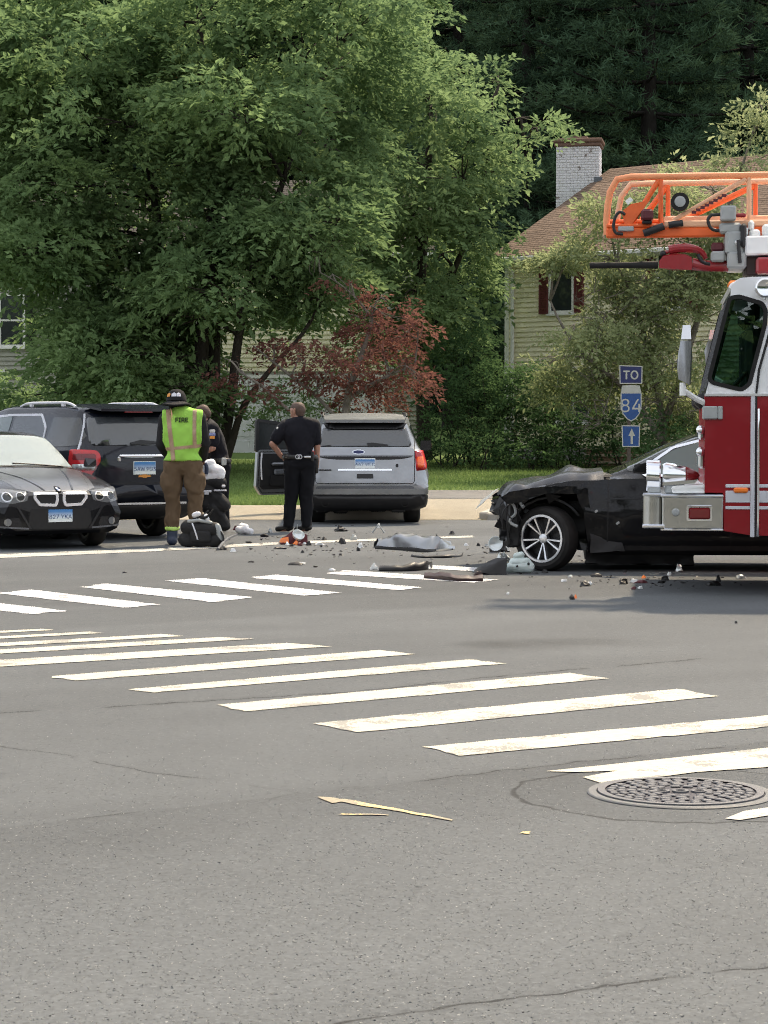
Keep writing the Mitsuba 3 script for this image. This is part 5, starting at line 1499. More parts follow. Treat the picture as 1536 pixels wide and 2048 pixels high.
# ------------------------------------------------------------------ fire truck (nose to the left, near side at NY)
NY, FY = 18.9, 21.4
PM = FPX / NY
ft = thing('fire_truck', 'red and white ladder fire truck entering at the right edge with orange ladder on top', 'fire truck')


TA = math.radians(-7.0)
PIV = np.array([P(1410, 860, NY)[0], NY, 0.0])
TRUCK_M[:] = trimesh.transformations.rotation_matrix(TA, [0, 0, 1], PIV)
_TI = np.linalg.inv(TRUCK_M)


def PT(px, py, Y):
    """the truck's own frame: where the sight line meets its lengthwise plane y = Y"""
    px = 1430 if px in (0, 768) else px
    o_, d_ = _TI[:3, :3] @ EYEP + _TI[:3, 3], _TI[:3, :3] @ ray(px, py)
    return o_ + d_ * ((Y - o_[1]) / d_[1])


def tx_(px, Y=NY):
    return PT(px, 860, Y)[0]


def tz_(py, Y=NY):
    return PT(768, py, Y)[2]


def tp(pts, Y=NY):
    return [(tx_(a, Y), tz_(b, Y)) for a, b in pts]


def side(poly, y_front, t):
    """(x, z) polygon standing from y_front backwards by t"""
    return toY(extr(poly, t), y_front + t)


XR = tx_(1410) + 8.6
low = Polygon(tp([(1410, 790), (1410, 985), (1447, 986), (1449, 1062), (1500, 1070)]) + [(tx_(1700), tz_(1078)), (tx_(1700), tz_(960)), (tx_(1720), tz_(790))])
part(ft, 'cab_lower', as_tm(as_mf(side(low, NY + .02, FY - NY - .04))), 'red_paint', 20, label='red lower half of the cab')
cabR = tx_(2150)
part(ft, 'crew_cab', rbox(tx_(1721), cabR, NY + .02, FY - .02, tz_(1078), tz_(790) - .003, .03), 'red_paint')
win = rpoly(tp([(1415, 764), (1457, 594), (1478, 592), (1524, 606), (1532, 622), (1530, 650), (1500, 768), (1484, 781), (1470, 778)]), .055)
up = Polygon(tp([(1411, 789), (1460, 590), (1461, 571), (1478, 556), (1500, 554)]) + [(tx_(1720), tz_(552)), (tx_(1720), tz_(789))])
for y0 in (NY + .025, FY - .085):
    part(ft, 'cab_upper', side(up.difference(win), y0, .06), 'white_paint', 20, label='white upper half of the cab')
    part(ft, 'window_gasket', side(ring(win.buffer(.012), .035), y0 - .008, .076), 'rubber', False)
    part(ft, 'side_window', side(win.buffer(-.02), y0 + .028, .002), 'clear_glass', False)
part(ft, 'cab_roof', side(Polygon(tp([(1456, 573), (1460, 566), (1478, 556), (1500, 554)]) + [(tx_(1720), tz_(551.5)), (tx_(1720), tz_(562)), (tx_(1500), tz_(565)), (tx_(1462), tz_(577))]), NY + .087, FY - NY - .174), 'white_paint', 20)
part(ft, 'cab_back', rbox(tx_(1700), tx_(1718), NY + .09, FY - .09, tz_(785), tz_(560), .01), 'black_plastic')
part(ft, 'crew_cab_upper', rbox(tx_(1721), cabR, NY + .025, FY - .025, tz_(789), tz_(552), .03), 'white_paint')
ws = [tp([(1412, 778)])[0], tp([(1459, 592)])[0]]
part(ft, 'windshield', hull([(x + d, y, z) for (x, z) in ws for d in (.0, .012) for y in (NY + .10, FY - .10)]), 'clear_glass', False)
for y in (NY + .12, (NY + FY) / 2, FY - .12):
    part(ft, 'windshield_post', tube([(ws[0][0] + .02, y, ws[0][1]), (ws[1][0] + .02, y, ws[1][1])], .03, 8), 'black_plastic')
part(ft, 'dashboard', rbox(tx_(1416), tx_(1475), NY + .12, FY - .12, tz_(790), tz_(768), .03), 'black_plastic')
sxx = tx_(1496)
for y in (NY + .35, FY - .95):
    part(ft, 'seat', cat(rbox(sxx, sxx + .16, y, y + .55, tz_(800), tz_(640), .05), rbox(sxx - .02, sxx + .12, y + .12, y + .43, tz_(640), tz_(596), .05), rbox(sxx - .45, sxx, y, y + .55, tz_(815), tz_(785), .04)), 'black_plastic')
part(ft, 'steering_wheel', xf(trimesh.creation.torus(.23, .018, 28, 8), frame(tx_(1488), NY + .62, tz_(752), 0) @ trimesh.transformations.rotation_matrix(math.radians(-50), [0, 1, 0])), 'black_plastic')
part(ft, 'beltline_strip', rbox(tx_(1410) - .004, tx_(1720), NY + .004, NY + .03, tz_(792.5), tz_(787), .003), 'patch_grey')
# door edge, handrail
part(ft, 'door_trim', cat(rbox(tx_(1501.5), tx_(1510), NY, NY + .03, tz_(1074), tz_(793), .004)), 'stripe_silver')
part(ft, 'door_gap', cat(side(Polygon(tp([(1510.5, 1074), (1515, 1074), (1514, 790), (1520, 740), (1536, 682), (1546, 640), (1542, 640), (1531, 682), (1515, 740), (1510, 790)])), NY + .012, .02)), 'grille_black', False)
part(ft, 'handrail', tube([(tx_(1517), NY - .02, tz_(1072)), (tx_(1517), NY - .04, tz_(1060)), (tx_(1517), NY - .04, tz_(830)), (tx_(1517), NY - .02, tz_(818))], .010, 8, 4), 'chrome')
for a, b in ((1452, 1501), (1516.5, 1715)):
    for z0_, z1_, m in ((968, 975, 'stripe_silver'), (981.5, 1005, 'stripe_silver'), (1012, 1018.5, 'stripe_silver')):
        part(ft, 'reflective_stripe', rbox(tx_(a), tx_(b), NY + .012, NY + .024, tz_(z1_), tz_(z0_), .002), m)
part(ft, 'marker_light', rbox(tx_(1468), tx_(1497), NY - .012, NY + .02, tz_(985.5), tz_(975), .012), 'lamp_amber', label='orange side marker light')
part(ft, 'lamp_box', cat(rbox(tx_(1405), tx_(1435), NY - .012, NY + .2, tz_(838.5), tz_(812), .01), rbox(tx_(1435.5), tx_(1445), NY - .006, NY + .05, tz_(838.5), tz_(812), .006)), 'steel_grey')
fl = uniq(ft + '__front_lights')
for i, (a, b) in enumerate(((856, 880), (900, 938))):
    part(ft, 'headlight_trim', cat(rbox(tx_(1397), tx_(1411), NY + .1, NY + .6, tz_(b), tz_(a), .02), mov(trimesh.creation.icosphere(2, .042), (tx_(1402), NY + .1, tz_(a + 4)))), 'chrome')
# bumper
bp = uniq(ft + '__bumper')
put(bp, rbox(tx_(1325), tx_(1447), NY - .01, FY + .01, tz_(1058.5), tz_(993), .012), 'brushed', 30, 'chrome front bumper')
part(bp, 'top_edge', cat(rbox(tx_(1322), tx_(1448), NY - .022, FY + .02, tz_(995), tz_(989.5), .006), rbox(tx_(1322), tx_(1448), NY - .018, FY + .02, tz_(1062), tz_(1057.5), .006)), 'chrome')
part(bp, 'corner_roller', mov(lathe([(0, tz_(1050)), (.085, tz_(1050)), (.085, tz_(993)), (0, tz_(993))], 28), (tx_(1306), NY + .10, 0)), 'brushed')
part(bp, 'corner_roller_cap', cat(rbox(tx_(1285), tx_(1331), NY - .02, NY + .3, tz_(1057), tz_(1049.5), .008), rbox(tx_(1286), tx_(1325), NY - .015, NY + .3, tz_(993), tz_(987.5), .006)), 'chrome')
part(bp, 'red_lamp', rbox(tx_(1378), tx_(1422), NY - .03, NY + .02, tz_(1040), tz_(1014), .02), 'lamp_dark_red', label='dark red warning lamp in the bumper')
part(bp, 'lamp_bezel', cat(side(ring(rpoly(tp([(1374, 1011), (1425, 1011), (1425, 1042), (1374, 1042)]), .01), .016), NY - .022, .03), rbox(tx_(1376), tx_(1424), NY - .034, NY, tz_(1013.5), tz_(1010), .004)), 'chrome')
part(bp, 'lens_cap', xf(lathe([(0, 0), (.035, 0), (.028, .02), (0, .024)], 20), frame(tx_(1352), NY - .012, tz_(1025), 0) @ trimesh.transformations.rotation_matrix(math.pi / 2, [1, 0, 0])), 'steel_grey')
part(bp, 'tray', rbox(tx_(1345), tx_(1412), NY + .05, FY - .05, tz_(987), tz_(974), .01), 'white_plastic')
part(bp, 'lid', hull([(tx_(a), y, tz_(b)) for a, b in ((1343, 979), (1347, 973), (1410, 970), (1412, 975)) for y in (NY + .03, NY + .9)]), 'white_plastic')
sk = uniq(ft + '__siren')
put(sk, xf(lathe([(0, 0), (.10, 0), (.115, .03), (.105, .10), (.07, .22), (.03, .30), (.0, .325)], 32), frame(tx_(1326), NY + .25, tz_(952), 0) @ trimesh.transformations.rotation_matrix(math.pi / 2, [0, 1, 0])), 'chrome', 40, 'bullet-shaped chrome siren')
part(sk, 'drum', xf(lathe([(0, 0), (.135, 0), (.14, .01), (.14, .115), (.13, .125), (0, .125)], 32), frame(tx_(1293), NY + .25, tz_(953), 0) @ trimesh.transformations.rotation_matrix(math.pi / 2, [0, 1, 0])), 'chrome')
part(sk, 'tail', xf(lathe([(.052, .256), (.076, .20), (.078, .20), (.054, .262), (.032, .302), (.0, .328), (0, .322)], 24), frame(tx_(1326), NY + .25, tz_(952), 0) @ trimesh.transformations.rotation_matrix(math.pi / 2, [0, 1, 0])), 'lamp_dark_red')
part(sk, 'base', cat(rbox(tx_(1296), tx_(1322), NY + .16, NY + .34, tz_(988), tz_(974), .01), rbox(tx_(1330), tx_(1372), NY + .17, NY + .33, tz_(990), tz_(968), .02)), 'steel_grey')
part(sk, 'skirt', hull([(tx_(a), y, tz_(b)) for a, b in ((1326, 966), (1398, 960), (1326, 972), (1390, 968)) for y in (NY + .14, NY + .36)]), 'chrome')
# mirrors
for nm, y, x0_, x1_, ta, tb in (('near', NY - .12, 1358, 1382, 650, 770), ('far', FY + .25, 1413, 1436, 660, 742)):
    Yq = y
    mk_ = uniq(ft + '__mirror')
    cx = tx_((x0_ + x1_) / 2, Yq)
    w_ = (x1_ - x0_) / FPX * Yq * 1.15
    za, zb_ = tz_(tb, Yq), tz_(ta, Yq)
    zm = za + (zb_ - za) * .74
    put(mk_, hull([(cx - w_ * .5, y - .02, za + .05), (cx + w_ * .3, y - .05, za), (cx + w_ * .40, y + .10, za), (cx - w_ * .4, y + .12, za + .05), (cx - w_ * .35, y - .05, zm), (cx + w_ * .42, y - .05, zm), (cx + w_ * .42, y + .1, zm), (cx - w_ * .35, y + .1, zm), (cx - w_ * .62, y, za + .2), (cx + .06, y + .03, za + .25)]), 'mirror_grey', 40, 'tall grey wing mirror' if nm == 'near' else None)
    part(mk_, 'cap', hull([(cx - w_ * .32, y - .05, zm + .012), (cx + w_ * .40, y - .05, zm + .012), (cx + w_ * .40, y + .1, zm + .012), (cx - w_ * .32, y + .1, zm + .012), (cx - w_ * .2, y - .02, zb_), (cx + w_ * .36, y - .02, zb_), (cx + w_ * .36, y + .08, zb_)]), 'alloy')
    yc = NY + .06 if nm == 'near' else FY - .06
    part(mk_, 'arm', cat(tube([(cx - .02, y, za + .02), (cx - .02, y, za - .09)], .028, 8), tube([(cx - .01, y, za - .05), (cx + .10, (y + yc) / 2, za - .12), (tx_(1410), yc, tz_(806))], .026, 8)), 'white_plastic')
# roof lamp, amber light
part(ft, 'spot_lamp', cat(xf(lathe([(0, .0), (.075, .0), (.085, .03), (.085, .06), (.07, .07), (0, .045)], 28), frame(tx_(1528), NY + .0, tz_(577), 0) @ trimesh.transformations.rotation_matrix(math.pi / 2, [1, 0, 0])), rbox(tx_(1526), tx_(1531), NY + .0, NY + .03, tz_(600), tz_(585), .004)), 'chrome')
part(ft, 'roof_lamp', rbox(tx_(1456), tx_(1476), NY + .12, NY + .45, tz_(572), tz_(559), .02), 'lamp_amber', label='orange roof marker lamp')
# body behind the cab (mostly outside the picture), wheels, chassis
part(ft, 'rear_body', rbox(cabR + .05, XR + 2, NY, FY, .75, 2.5, .03), 'red_paint')
part(ft, 'chassis', rbox(tx_(1455), XR + 1.8, NY + .5, FY - .5, .55, .82, .03), 'black_plastic')
for x in (tx_(1410) + 1.85, XR - 1.2):
    for y, s_ in ((NY + .02, -1), (FY - .32, 1)):
        wk = uniq(ft + '__wheel')
        R_ = trimesh.transformations.rotation_matrix(-math.pi / 2, [1, 0, 0])
        part(wk, 'tyre', xf(lathe([(.29, 0), (.50, 0), (.53, .04), (.53, .26), (.50, .30), (.29, .30), (.29, 0)], 40), frame(x, y, .53, 0) @ R_), 'rubber')
        part(wk, 'rim', xf(lathe([(0, .05), (.12, .02), (.14, .08), (.27, .05), (.29, .03), (.29, .28), (.1, .2), (0, .2)], 32), frame(x, y, .53, 0) @ R_), 'brushed')
# aerial ladder
LN, LF = 19.85, 20.55
lk = uniq(ft + '__ladder')


def lp(px, py, Y):
    return tuple(PT(px, py, Y))


def rail(pts, Y, r_, m, name):
    part(lk, name, tube([lp(a, b, Y) for a, b in pts], r_, 10, 5), m, 40)


off = 15.5  # the far side stands closer to the eye line
rail([(1214, 470), (1213, 440), (1217, 400), (1224, 372), (1236, 358), (1256, 354), (1320, 353), (1536, 350), (2300, 340)], LN, .031, 'orange_faded', 'top_rail')
rail([(1232, 455), (1237, 420), (1243, 392), (1252, 374), (1268, 367.5), (1320, 367), (1536, 363), (2300, 352)], LF, .028, 'peach_paint', 'top_rail')
for Y, m, dy in ((LN, 'orange_paint', 0), (LF, 'orange_paint', -9)):
    part(lk, 'base_rail', rbox(PT(1214, 0, Y)[0], PT(2300, 0, Y)[0], Y - .05, Y + .05, PT(0, 474 + dy, Y)[2], PT(0, 455 + dy, Y)[2], .012), m, 30)
    part(lk, 'base_rail_top', rbox(PT(1330, 0, Y)[0], PT(2300, 0, Y)[0], Y - .054, Y + .05, PT(0, 455 + dy, Y)[2] + .002, PT(0, 441 + dy, Y)[2], .012), 'peach_paint', 30)
    part(lk, 'base_rail_end', rbox(PT(1214, 0, Y)[0], PT(1328, 0, Y)[0], Y - .045, Y + .05, PT(0, 455 + dy, Y)[2] + .002, PT(0, 446 + dy, Y)[2], .012), m, 30)
for px, Y, m in ((1321.5, LN, 'orange_paint'), (1336, LF, 'orange_paint'), (1498, LN, 'peach_paint'), (1511, LF, 'orange_paint'), (1690, LN, 'peach_paint'), (1704, LF, 'orange_paint')):
    dy = 0 if Y == LN else 13
    rail([(px, 355 + dy), (px, 400), (px, 458 - dy * .6)], Y, .022, m, 'upright')
for a, b, Y, m in (((1318, 360), (1262, 448), LN, 'orange_paint'), ((1334, 372), (1284, 440), LF, 'orange_paint'), ((1346, 442), (1492, 358), LN, 'peach_paint'), ((1362, 442), (1508, 372), LF, 'orange_paint'), ((1540, 442), (1690, 356), LN, 'peach_paint')):
    rail([a, ((a[0] + b[0]) / 2, (a[1] + b[1]) / 2), b], Y, .024 if Y == LN else .028, m, 'brace')
for px in range(1240, 2200, 66):
    part(lk, 'rung', tube([(PT(px, 0, LN)[0], LN, PT(0, 448, LN)[2]), (PT(px, 0, LN)[0], LF, PT(0, 448, LN)[2])], .018, 8), 'orange_paint')
part(lk, 'nameplate_strip', cat(*[rotm(rbox(-.02, .02, -.004, .004, -.014, .014, .001), 0, [0, 0, 1]).apply_translation(PT(1388 + i * 8.6, 424.5 - i * 4.75, LN - .036)) for i in range(8)]), 'maroon', False)
part(lk, 'tip_bracket', hull([lp(a, b, LN - .03) for a, b in ((1243, 424), (1262, 408), (1280, 414), (1300, 400), (1262, 450), (1250, 452))] + [lp(a, b, LN + .03) for a, b in ((1243, 424), (1262, 408), (1280, 414), (1262, 450))]), 'orange_paint', 30)
part(lk, 'tip_plate', hull([lp(a, b, LN - .05 + d) for a, b in ((1250, 402), (1260, 394), (1267, 400), (1256, 410)) for d in (0, .03)]), 'white_plastic', 30)
part(lk, 'tip_lamp', cat(rbox(PT(1284, 0, LN)[0], PT(1309, 0, LN)[0], LN - .14, LN + .1, PT(0, 441, LN)[2], PT(0, 419, LN)[2], .02)), 'maroon', label='dark red lamp box at the ladder tip')
part(lk, 'tip_lamp_base', rbox(PT(1286, 0, LN)[0], PT(1306, 0, LN)[0], LN - .12, LN + .1, PT(0, 448, LN)[2], PT(0, 441.5, LN)[2], .01), 'black_plastic')
pk = uniq(lk + '__pulley')
put(pk, xf(lathe([(.035, -.03), (.055, -.045), (.082, -.045), (.082, .045), (.055, .045), (.035, .03)], 32), frame(*PT(1360, 404, LN - .04), 0) @ trimesh.transformations.rotation_matrix(math.pi / 2, [1, 0, 0])), 'rubber', 30, 'black pulley wheel with grey hub')
part(lk, 'pulley_hub', xf(lathe([(0, -.034), (.05, -.034), (.05, .05), (.03, .055), (0, .05)], 24), frame(*PT(1360, 404, LN - .04), 0) @ trimesh.transformations.rotation_matrix(math.pi / 2, [1, 0, 0])), 'steel_grey')
part(lk, 'hose', tube([lp(a, b, LN - .08) for a, b in ((1250, 430), (1240, 424), (1230, 436), (1227, 452), (1232, 466), (1246, 468))], .014, 8, 6), 'hose', True)
part(lk, 'hydraulic_cylinder', cat(tube([lp(1287, 467, LN - .09), lp(1328, 452, LN - .09)], .034, 12), tube([lp(1337, 450, LN - .09), lp(1366, 446, LN - .09)], .030, 12)), 'hose')
part(lk, 'control_plate', rbox(PT(1238, 0, LN)[0], PT(1270, 0, LN)[0], LN - .085, LN - .055, PT(0, 462, LN)[2], PT(0, 452, LN)[2], .008), 'steel_grey')
part(lk, 'control_box', rbox(PT(1442, 0, LN)[0], PT(1473, 0, LN)[0], LN - .22, LN - .06, PT(0, 445, LN)[2], PT(0, 416, LN)[2], .012), 'steel_grey')
part(lk, 'red_beam', rbox(PT(1474, 0, LN)[0], PT(1494, 0, LN)[0], LN - .1, LN - .04, PT(0, 437, LN)[2], PT(0, 429, LN)[2], .01), 'dark_red')
part(lk, 'hose', tube([lp(a, b, LN - .15) for a, b in ((1443, 429), (1424, 430), (1416, 440), (1420, 454), (1434, 461), (1456, 459), (1474, 466), (1482, 480))], .015, 8, 6), 'hose', True)
part(lk, 'hose', tube([lp(a, b, LN - .16) for a, b in ((1474, 466), (1463, 474), (1459, 490))], .013, 8, 6), 'hose', True)
# stanchion and water monitor
part(ft, 'ladder_support', cat(rbox(PT(1452, 0, LN)[0], PT(1492, 0, LN)[0], LN - .2, LN + .3, PT(0, 512, LN)[2], PT(0, 466, LN)[2], .02), rbox(PT(1456, 0, LN)[0], PT(1494, 0, LN)[0], LN - .24, LN + .35, PT(0, 541, LN)[2], PT(0, 508, LN)[2], .02), rbox(PT(1440, 0, LN)[0], PT(1484, 0, LN)[0], LN - .18, LN + .28, PT(0, 470, LN)[2], PT(0, 449, LN)[2], .02)), 'steel_grey')
part(ft, 'ladder_support_pin', cat(tube([lp(1476, 480, LN - .26), lp(1480, 526, LN - .26)], .016, 8), rbox(PT(1482, 0, LN)[0], PT(1494, 0, LN)[0], LN - .25, LN + .2, PT(0, 500, LN)[2], PT(0, 452, LN)[2], .02)), 'hose')
part(ft, 'support_bolt', mov(trimesh.creation.icosphere(2, .028), lp(1475.5, 485, LN - .22)), 'chrome', True)
part(ft, 'gear_cluster', cat(*[rbox(PT(a, 0, LN)[0], PT(b, 0, LN)[0], LN - .15, LN + .2, PT(0, d, LN)[2], PT(0, c, LN)[2], .02) for a, b, c, d in ((1484, 1498, 456, 476), (1500, 1522, 462, 478), (1498, 1510, 444, 464), (1526, 1560, 452, 476))]), 'white_plastic')
part(ft, 'white_locker', rbox(PT(1491, 0, LN)[0], PT(2000, 0, LN)[0], LN - .25, LN + .6, PT(0, 515, LN)[2], PT(0, 477, LN)[2], .015), 'white_paint')
part(ft, 'red_locker', rbox(PT(1513, 0, LN)[0], PT(2000, 0, LN)[0], LN - .30, LN + .6, PT(0, 552, LN)[2], PT(0, 520, LN)[2], .02), 'dark_red')
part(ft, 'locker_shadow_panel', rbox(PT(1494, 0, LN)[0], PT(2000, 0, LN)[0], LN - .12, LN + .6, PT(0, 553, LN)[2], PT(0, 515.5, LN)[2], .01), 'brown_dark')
mk2 = uniq(ft + '__water_monitor')
MYq = LN - .05
put(mk2, cat(hull([lp(a, b, MYq + d) for a, b in ((1318, 522), (1326, 512), (1370, 508), (1384, 514), (1384, 540), (1318, 536)) for d in (-.07, .07)] + [lp(1345, 506, MYq), lp(1345, 541, MYq)]), tube([lp(1384, 528, MYq), lp(1420, 532, MYq), lp(1456, 532, MYq)], [.055, .05, .05], 12, 4)), 'dark_red', 40, 'dark red water monitor under the ladder')
part(mk2, 'barrel', xf(lathe([(0, 0), (.026, 0), (.03, .03), (.024, .06), (.03, .12), (.026, .2), (.028, .38), (.034, .5), (.036, .62), (0, .62)], 20), frame(*PT(1179, 531, MYq), 0) @ trimesh.transformations.rotation_matrix(math.pi / 2, [0, 1, 0])), 'rubber')
part(mk2, 'handle', cat(tube([lp(1338, 500, MYq), lp(1374, 496, MYq), lp(1400, 502, MYq), lp(1412, 518, MYq)], [.04, .042, .03, .02], 10, 4), tube([lp(1322, 508, MYq), lp(1340, 502, MYq)], .018, 8)), 'dark_red')
part(mk2, 'valve', cat(mov(trimesh.creation.icosphere(2, .028), lp(1326, 507, MYq - .03)), tube([lp(1396, 508, MYq - .05), lp(1406, 524, MYq - .05), lp(1420, 528, MYq - .05)], .016, 8, 4)), 'hose')
part(mk2, 'motor_box', rbox(PT(1424, 0, LN)[0], PT(1452, 0, LN)[0], LN - .18, LN + .05, PT(0, 526, LN)[2], PT(0, 505, LN)[2], .015), 'steel_grey')
part(mk2, 'motor', rbox(PT(1425, 0, LN)[0], PT(1450, 0, LN)[0], LN - .12, LN + .05, PT(0, 504, LN)[2], PT(0, 487, LN)[2], .015), 'maroon')

# ------------------------------------------------------------------ route signs
sg_ = thing('route_sign', 'blue route signs on one post by the shrubs, reading TO 84 with an up arrow', 'road sign')
SY = 45.0
sp = lambda px, py: (P(px, py, SY)[0], P(px, py, SY)[2])
zb0 = float(ground_z(SY))
part(sg_, 'post', cat(rbox(P(1262, 0, SY)[0] - .035, P(1262, 0, SY)[0] + .035, SY - .01, SY + .05, zb0 - .3, P(0, 735, SY)[2], .008)), 'sign_post')


def panel(name, pts, m, rim=.022):
    k = uniq(sg_ + '__' + name)
    pl = rpoly([sp(*q) for q in pts], .02)
    put(k, side(pl, SY - .030, .012), 'sign_white', False)
    part(k, 'face', side(pl.buffer(-rim), SY - .034, .004), m, False)
    return k, pl


def letters(k, text, cx, cy, h, bold=True):
    tx = meshkit.text_mesh(text, h, 0.004, bold)
    c = tx.bounds.mean(0)
    tx.apply_translation([-c[0], -c[1], 0])
    q = sp(cx, cy)
    m = toY(tx, SY - .035)
    m.apply_translation([q[0], 0, q[1]])
    part(k, 'lettering', m, 'sign_white', False)


k1, _ = panel('plaque', [(1238, 730), (1285, 732), (1284, 768), (1239, 768)], 'sign_navy')
letters(k1, 'TO', 1261, 750, .17)
k2_ = uniq(sg_ + '__shield')
sh = [(1244, 771), (1262, 770), (1279, 771), (1283, 788), (1283, 812), (1279, 828), (1271, 838), (1262, 843), (1253, 838), (1245, 828), (1241, 812), (1241, 788)]
pl = rpoly([sp(*q) for q in sh], .01)
put(k2_, side(pl, SY - .030, .012), 'sign_white', False)
part(k2_, 'face', side(pl.buffer(-.02).intersection(sbox(-9, 0, 9, sp(0, 787)[1])), SY - .034, .004), 'sign_blue', False)
letters(k2_, '84', 1262, 811, .27, False)
k3, _ = panel('arrow_plaque', [(1243, 850), (1280, 851), (1279, 894), (1244, 894)], 'sign_blue')
part(k3, 'arrow', side(Polygon([sp(*q) for q in ((1263, 857), (1270, 872), (1265.5, 872), (1265.5, 888), (1261, 888), (1261, 872), (1256.5, 872))]), SY - .038, .004), 'sign_white', False)
# ------------------------------------------------------------------ people
V3 = lambda *a: np.array(a, float)


def ball(c, r, n=18):
    return m3.Manifold.sphere(r, n).translate(list(map(float, c)))


def blob(bones, extra=0.0, L=0.028, wr=0.0, seed=0, it=8, trims=(), sc=9.0):
    ms = []
    for bn in bones:
        ms.append(m3.Manifold.batch_hull([ball(c, r + extra) for c, r in bn]))
    m = m3.Manifold.batch_boolean(ms, m3.OpType.Add)
    for nrm, off_ in trims:
        m = m.trim_by_plane(nrm, off_)
    t = as_tm(m.refine_to_length(L))
    t.merge_vertices()
    trimesh.smoothing.filter_taubin(t, iterations=it)
    if wr:
        v = t.vertices
        n = meshkit.fbm(v * np.array([sc, sc, sc * .6]), 3, seed) - 0.5
        t.vertices = v + t.vertex_normals * (n * 2 * wr)[:, None]
    return t


def hand(w, d, pn, curl, s=1.0, left=False):
    """palm and five fingers: w wrist, d pointing direction, pn palm normal"""
    d, pn = V3(*d), V3(*pn)
    d /= np.linalg.norm(d)
    pn = pn - d * (pn @ d)
    pn /= np.linalg.norm(pn)
    a = np.cross(d, pn) * (1 if left else -1)
    w = V3(*w)
    bones = [[(w, .024 * s), (w + d * .05 * s, .026 * s)]]
    for i, (off_, ln) in enumerate(((.030, .066), (.010, .074), (-.010, .069), (-.029, .054))):
        k0 = w + d * .085 * s + a * off_ * s
        bones.append([(w + d * .03 * s + a * off_ * .6 * s, .013 * s), (k0, .0115 * s)])
        d1 = d * math.cos(curl) + pn * math.sin(curl)
        d2 = d * math.cos(curl * 2.1) + pn * math.sin(curl * 2.1)
        k1 = k0 + d1 * ln * .52 * s
        k2 = k1 + d2 * ln * .5 * s
        bones += [[(k0, .0105 * s), (k1, .009 * s)], [(k1, .009 * s), (k2, .0075 * s)]]
    t0 = w + d * .025 * s + a * .024 * s
    t1 = t0 + (a * .7 + d * .6 + pn * .3) * .045 * s
    t2 = t1 + (d * .9 + pn * .4 + a * .1) * .034 * s
    bones += [[(t0, .014 * s), (t1, .011 * s)], [(t1, .011 * s), (t2, .009 * s)]]
    return bones


def head_bones(c, f, s=1.0):
    """head centre c, facing f (unit, horizontal-ish)"""
    f = V3(*f) / np.linalg.norm(f)
    up = V3(0, 0, 1)
    l = np.cross(up, f)
    b = [[(c + up * .03 * s - f * .02 * s, .088 * s), (c + up * .02 * s + f * .03 * s, .078 * s), (c - up * .06 * s + f * .045 * s, .052 * s)],
         [(c - up * .095 * s + f * .07 * s, .024 * s), (c - up * .05 * s + f * .05 * s, .05 * s)],
         [(c + f * .105 * s - up * .012 * s, .013 * s), (c + f * .096 * s + up * .025 * s, .010 * s)],
         [(c + f * .098 * s - up * .055 * s + l * .015, .010 * s), (c + f * .098 * s - up * .055 * s - l * .015, .010 * s)]]
    for sg in (-1, 1):
        b.append([(c + l * sg * .085 * s - f * .005, .012 * s), (c + l * sg * .094 * s + up * .028 * s - f * .018, .014 * s), (c + l * sg * .083 * s - up * .03 * s, .011 * s)])
    return b


def person(key, at, J, skin, hands):
    """J joints in (right, away, up) metres from the feet point 'at' """
    o = V3(at[0], at[1], 0)
    q = {k: o + V3(*v) for k, v in J.items()}
    b = {}
    b['torso'] = [[(q['Lhip'], .105), (q['Rhip'], .105), (q['waist'], .115)], [(q['waist'], .12), (q['Lch'], .115), (q['Rch'], .115)], [(q['Lch'], .115), (q['Rch'], .115), (q['Lsh'], .066), (q['Rsh'], .066), (q['neck'], .06)]]
    b['neck'] = [[(q['neck'], .06), (q['head'] + V3(0, 0, -.04), .058)]]
    for s in 'LR':
        b[s + 'up'] = [[(q[s + 'sh'], .068), (q[s + 'el'], .046)]]
        b[s + 'fo'] = [[(q[s + 'el'], .046), (q[s + 'wr'], .029)]]
        b[s + 'th'] = [[(q[s + 'hip'], .095), (q[s + 'kn'], .062)]]
        b[s + 'ca'] = [[(q[s + 'kn'], .060), (q[s + 'kn'] * .55 + q[s + 'an'] * .45, .055), (q[s + 'an'], .040)]]
        b[s + 'ft'] = [[(q[s + 'an'] + V3(0, 0, -.035), .040), (q[s + 'to'], .032)]]
    allb = [x for v in b.values() for x in v] + head_bones(q['head'], J['face'])
    for s in hands:
        allb += hand(q[s + 'wr'], *hands[s], left=(s == 'L'))
    t = blob(allb, 0, .022, it=4)
    part(key, 'body', t, skin, True)
    return q, b


def lerp(a, b, t):
    return a * (1 - t) + b * t


def shoes(key, q, m, h=.0, r=.045):
    for s in 'LR':
        a, t = q[s + 'an'], q[s + 'to']
        g = blob([[(V3(a[0], a[1], .055) + (a - t) * .22, r), (V3(t[0], t[1], .040), r - .006)], [(V3(a[0], a[1], .05), r), (a + V3(0, 0, .05 + h), r + .008)]], 0, .02, it=3, trims=(((0, 0, 1), 0.004),))
        part(key, 'shoe', g, m, True)


def torso_trim(q, z):
    return ((0, 0, 1), z)


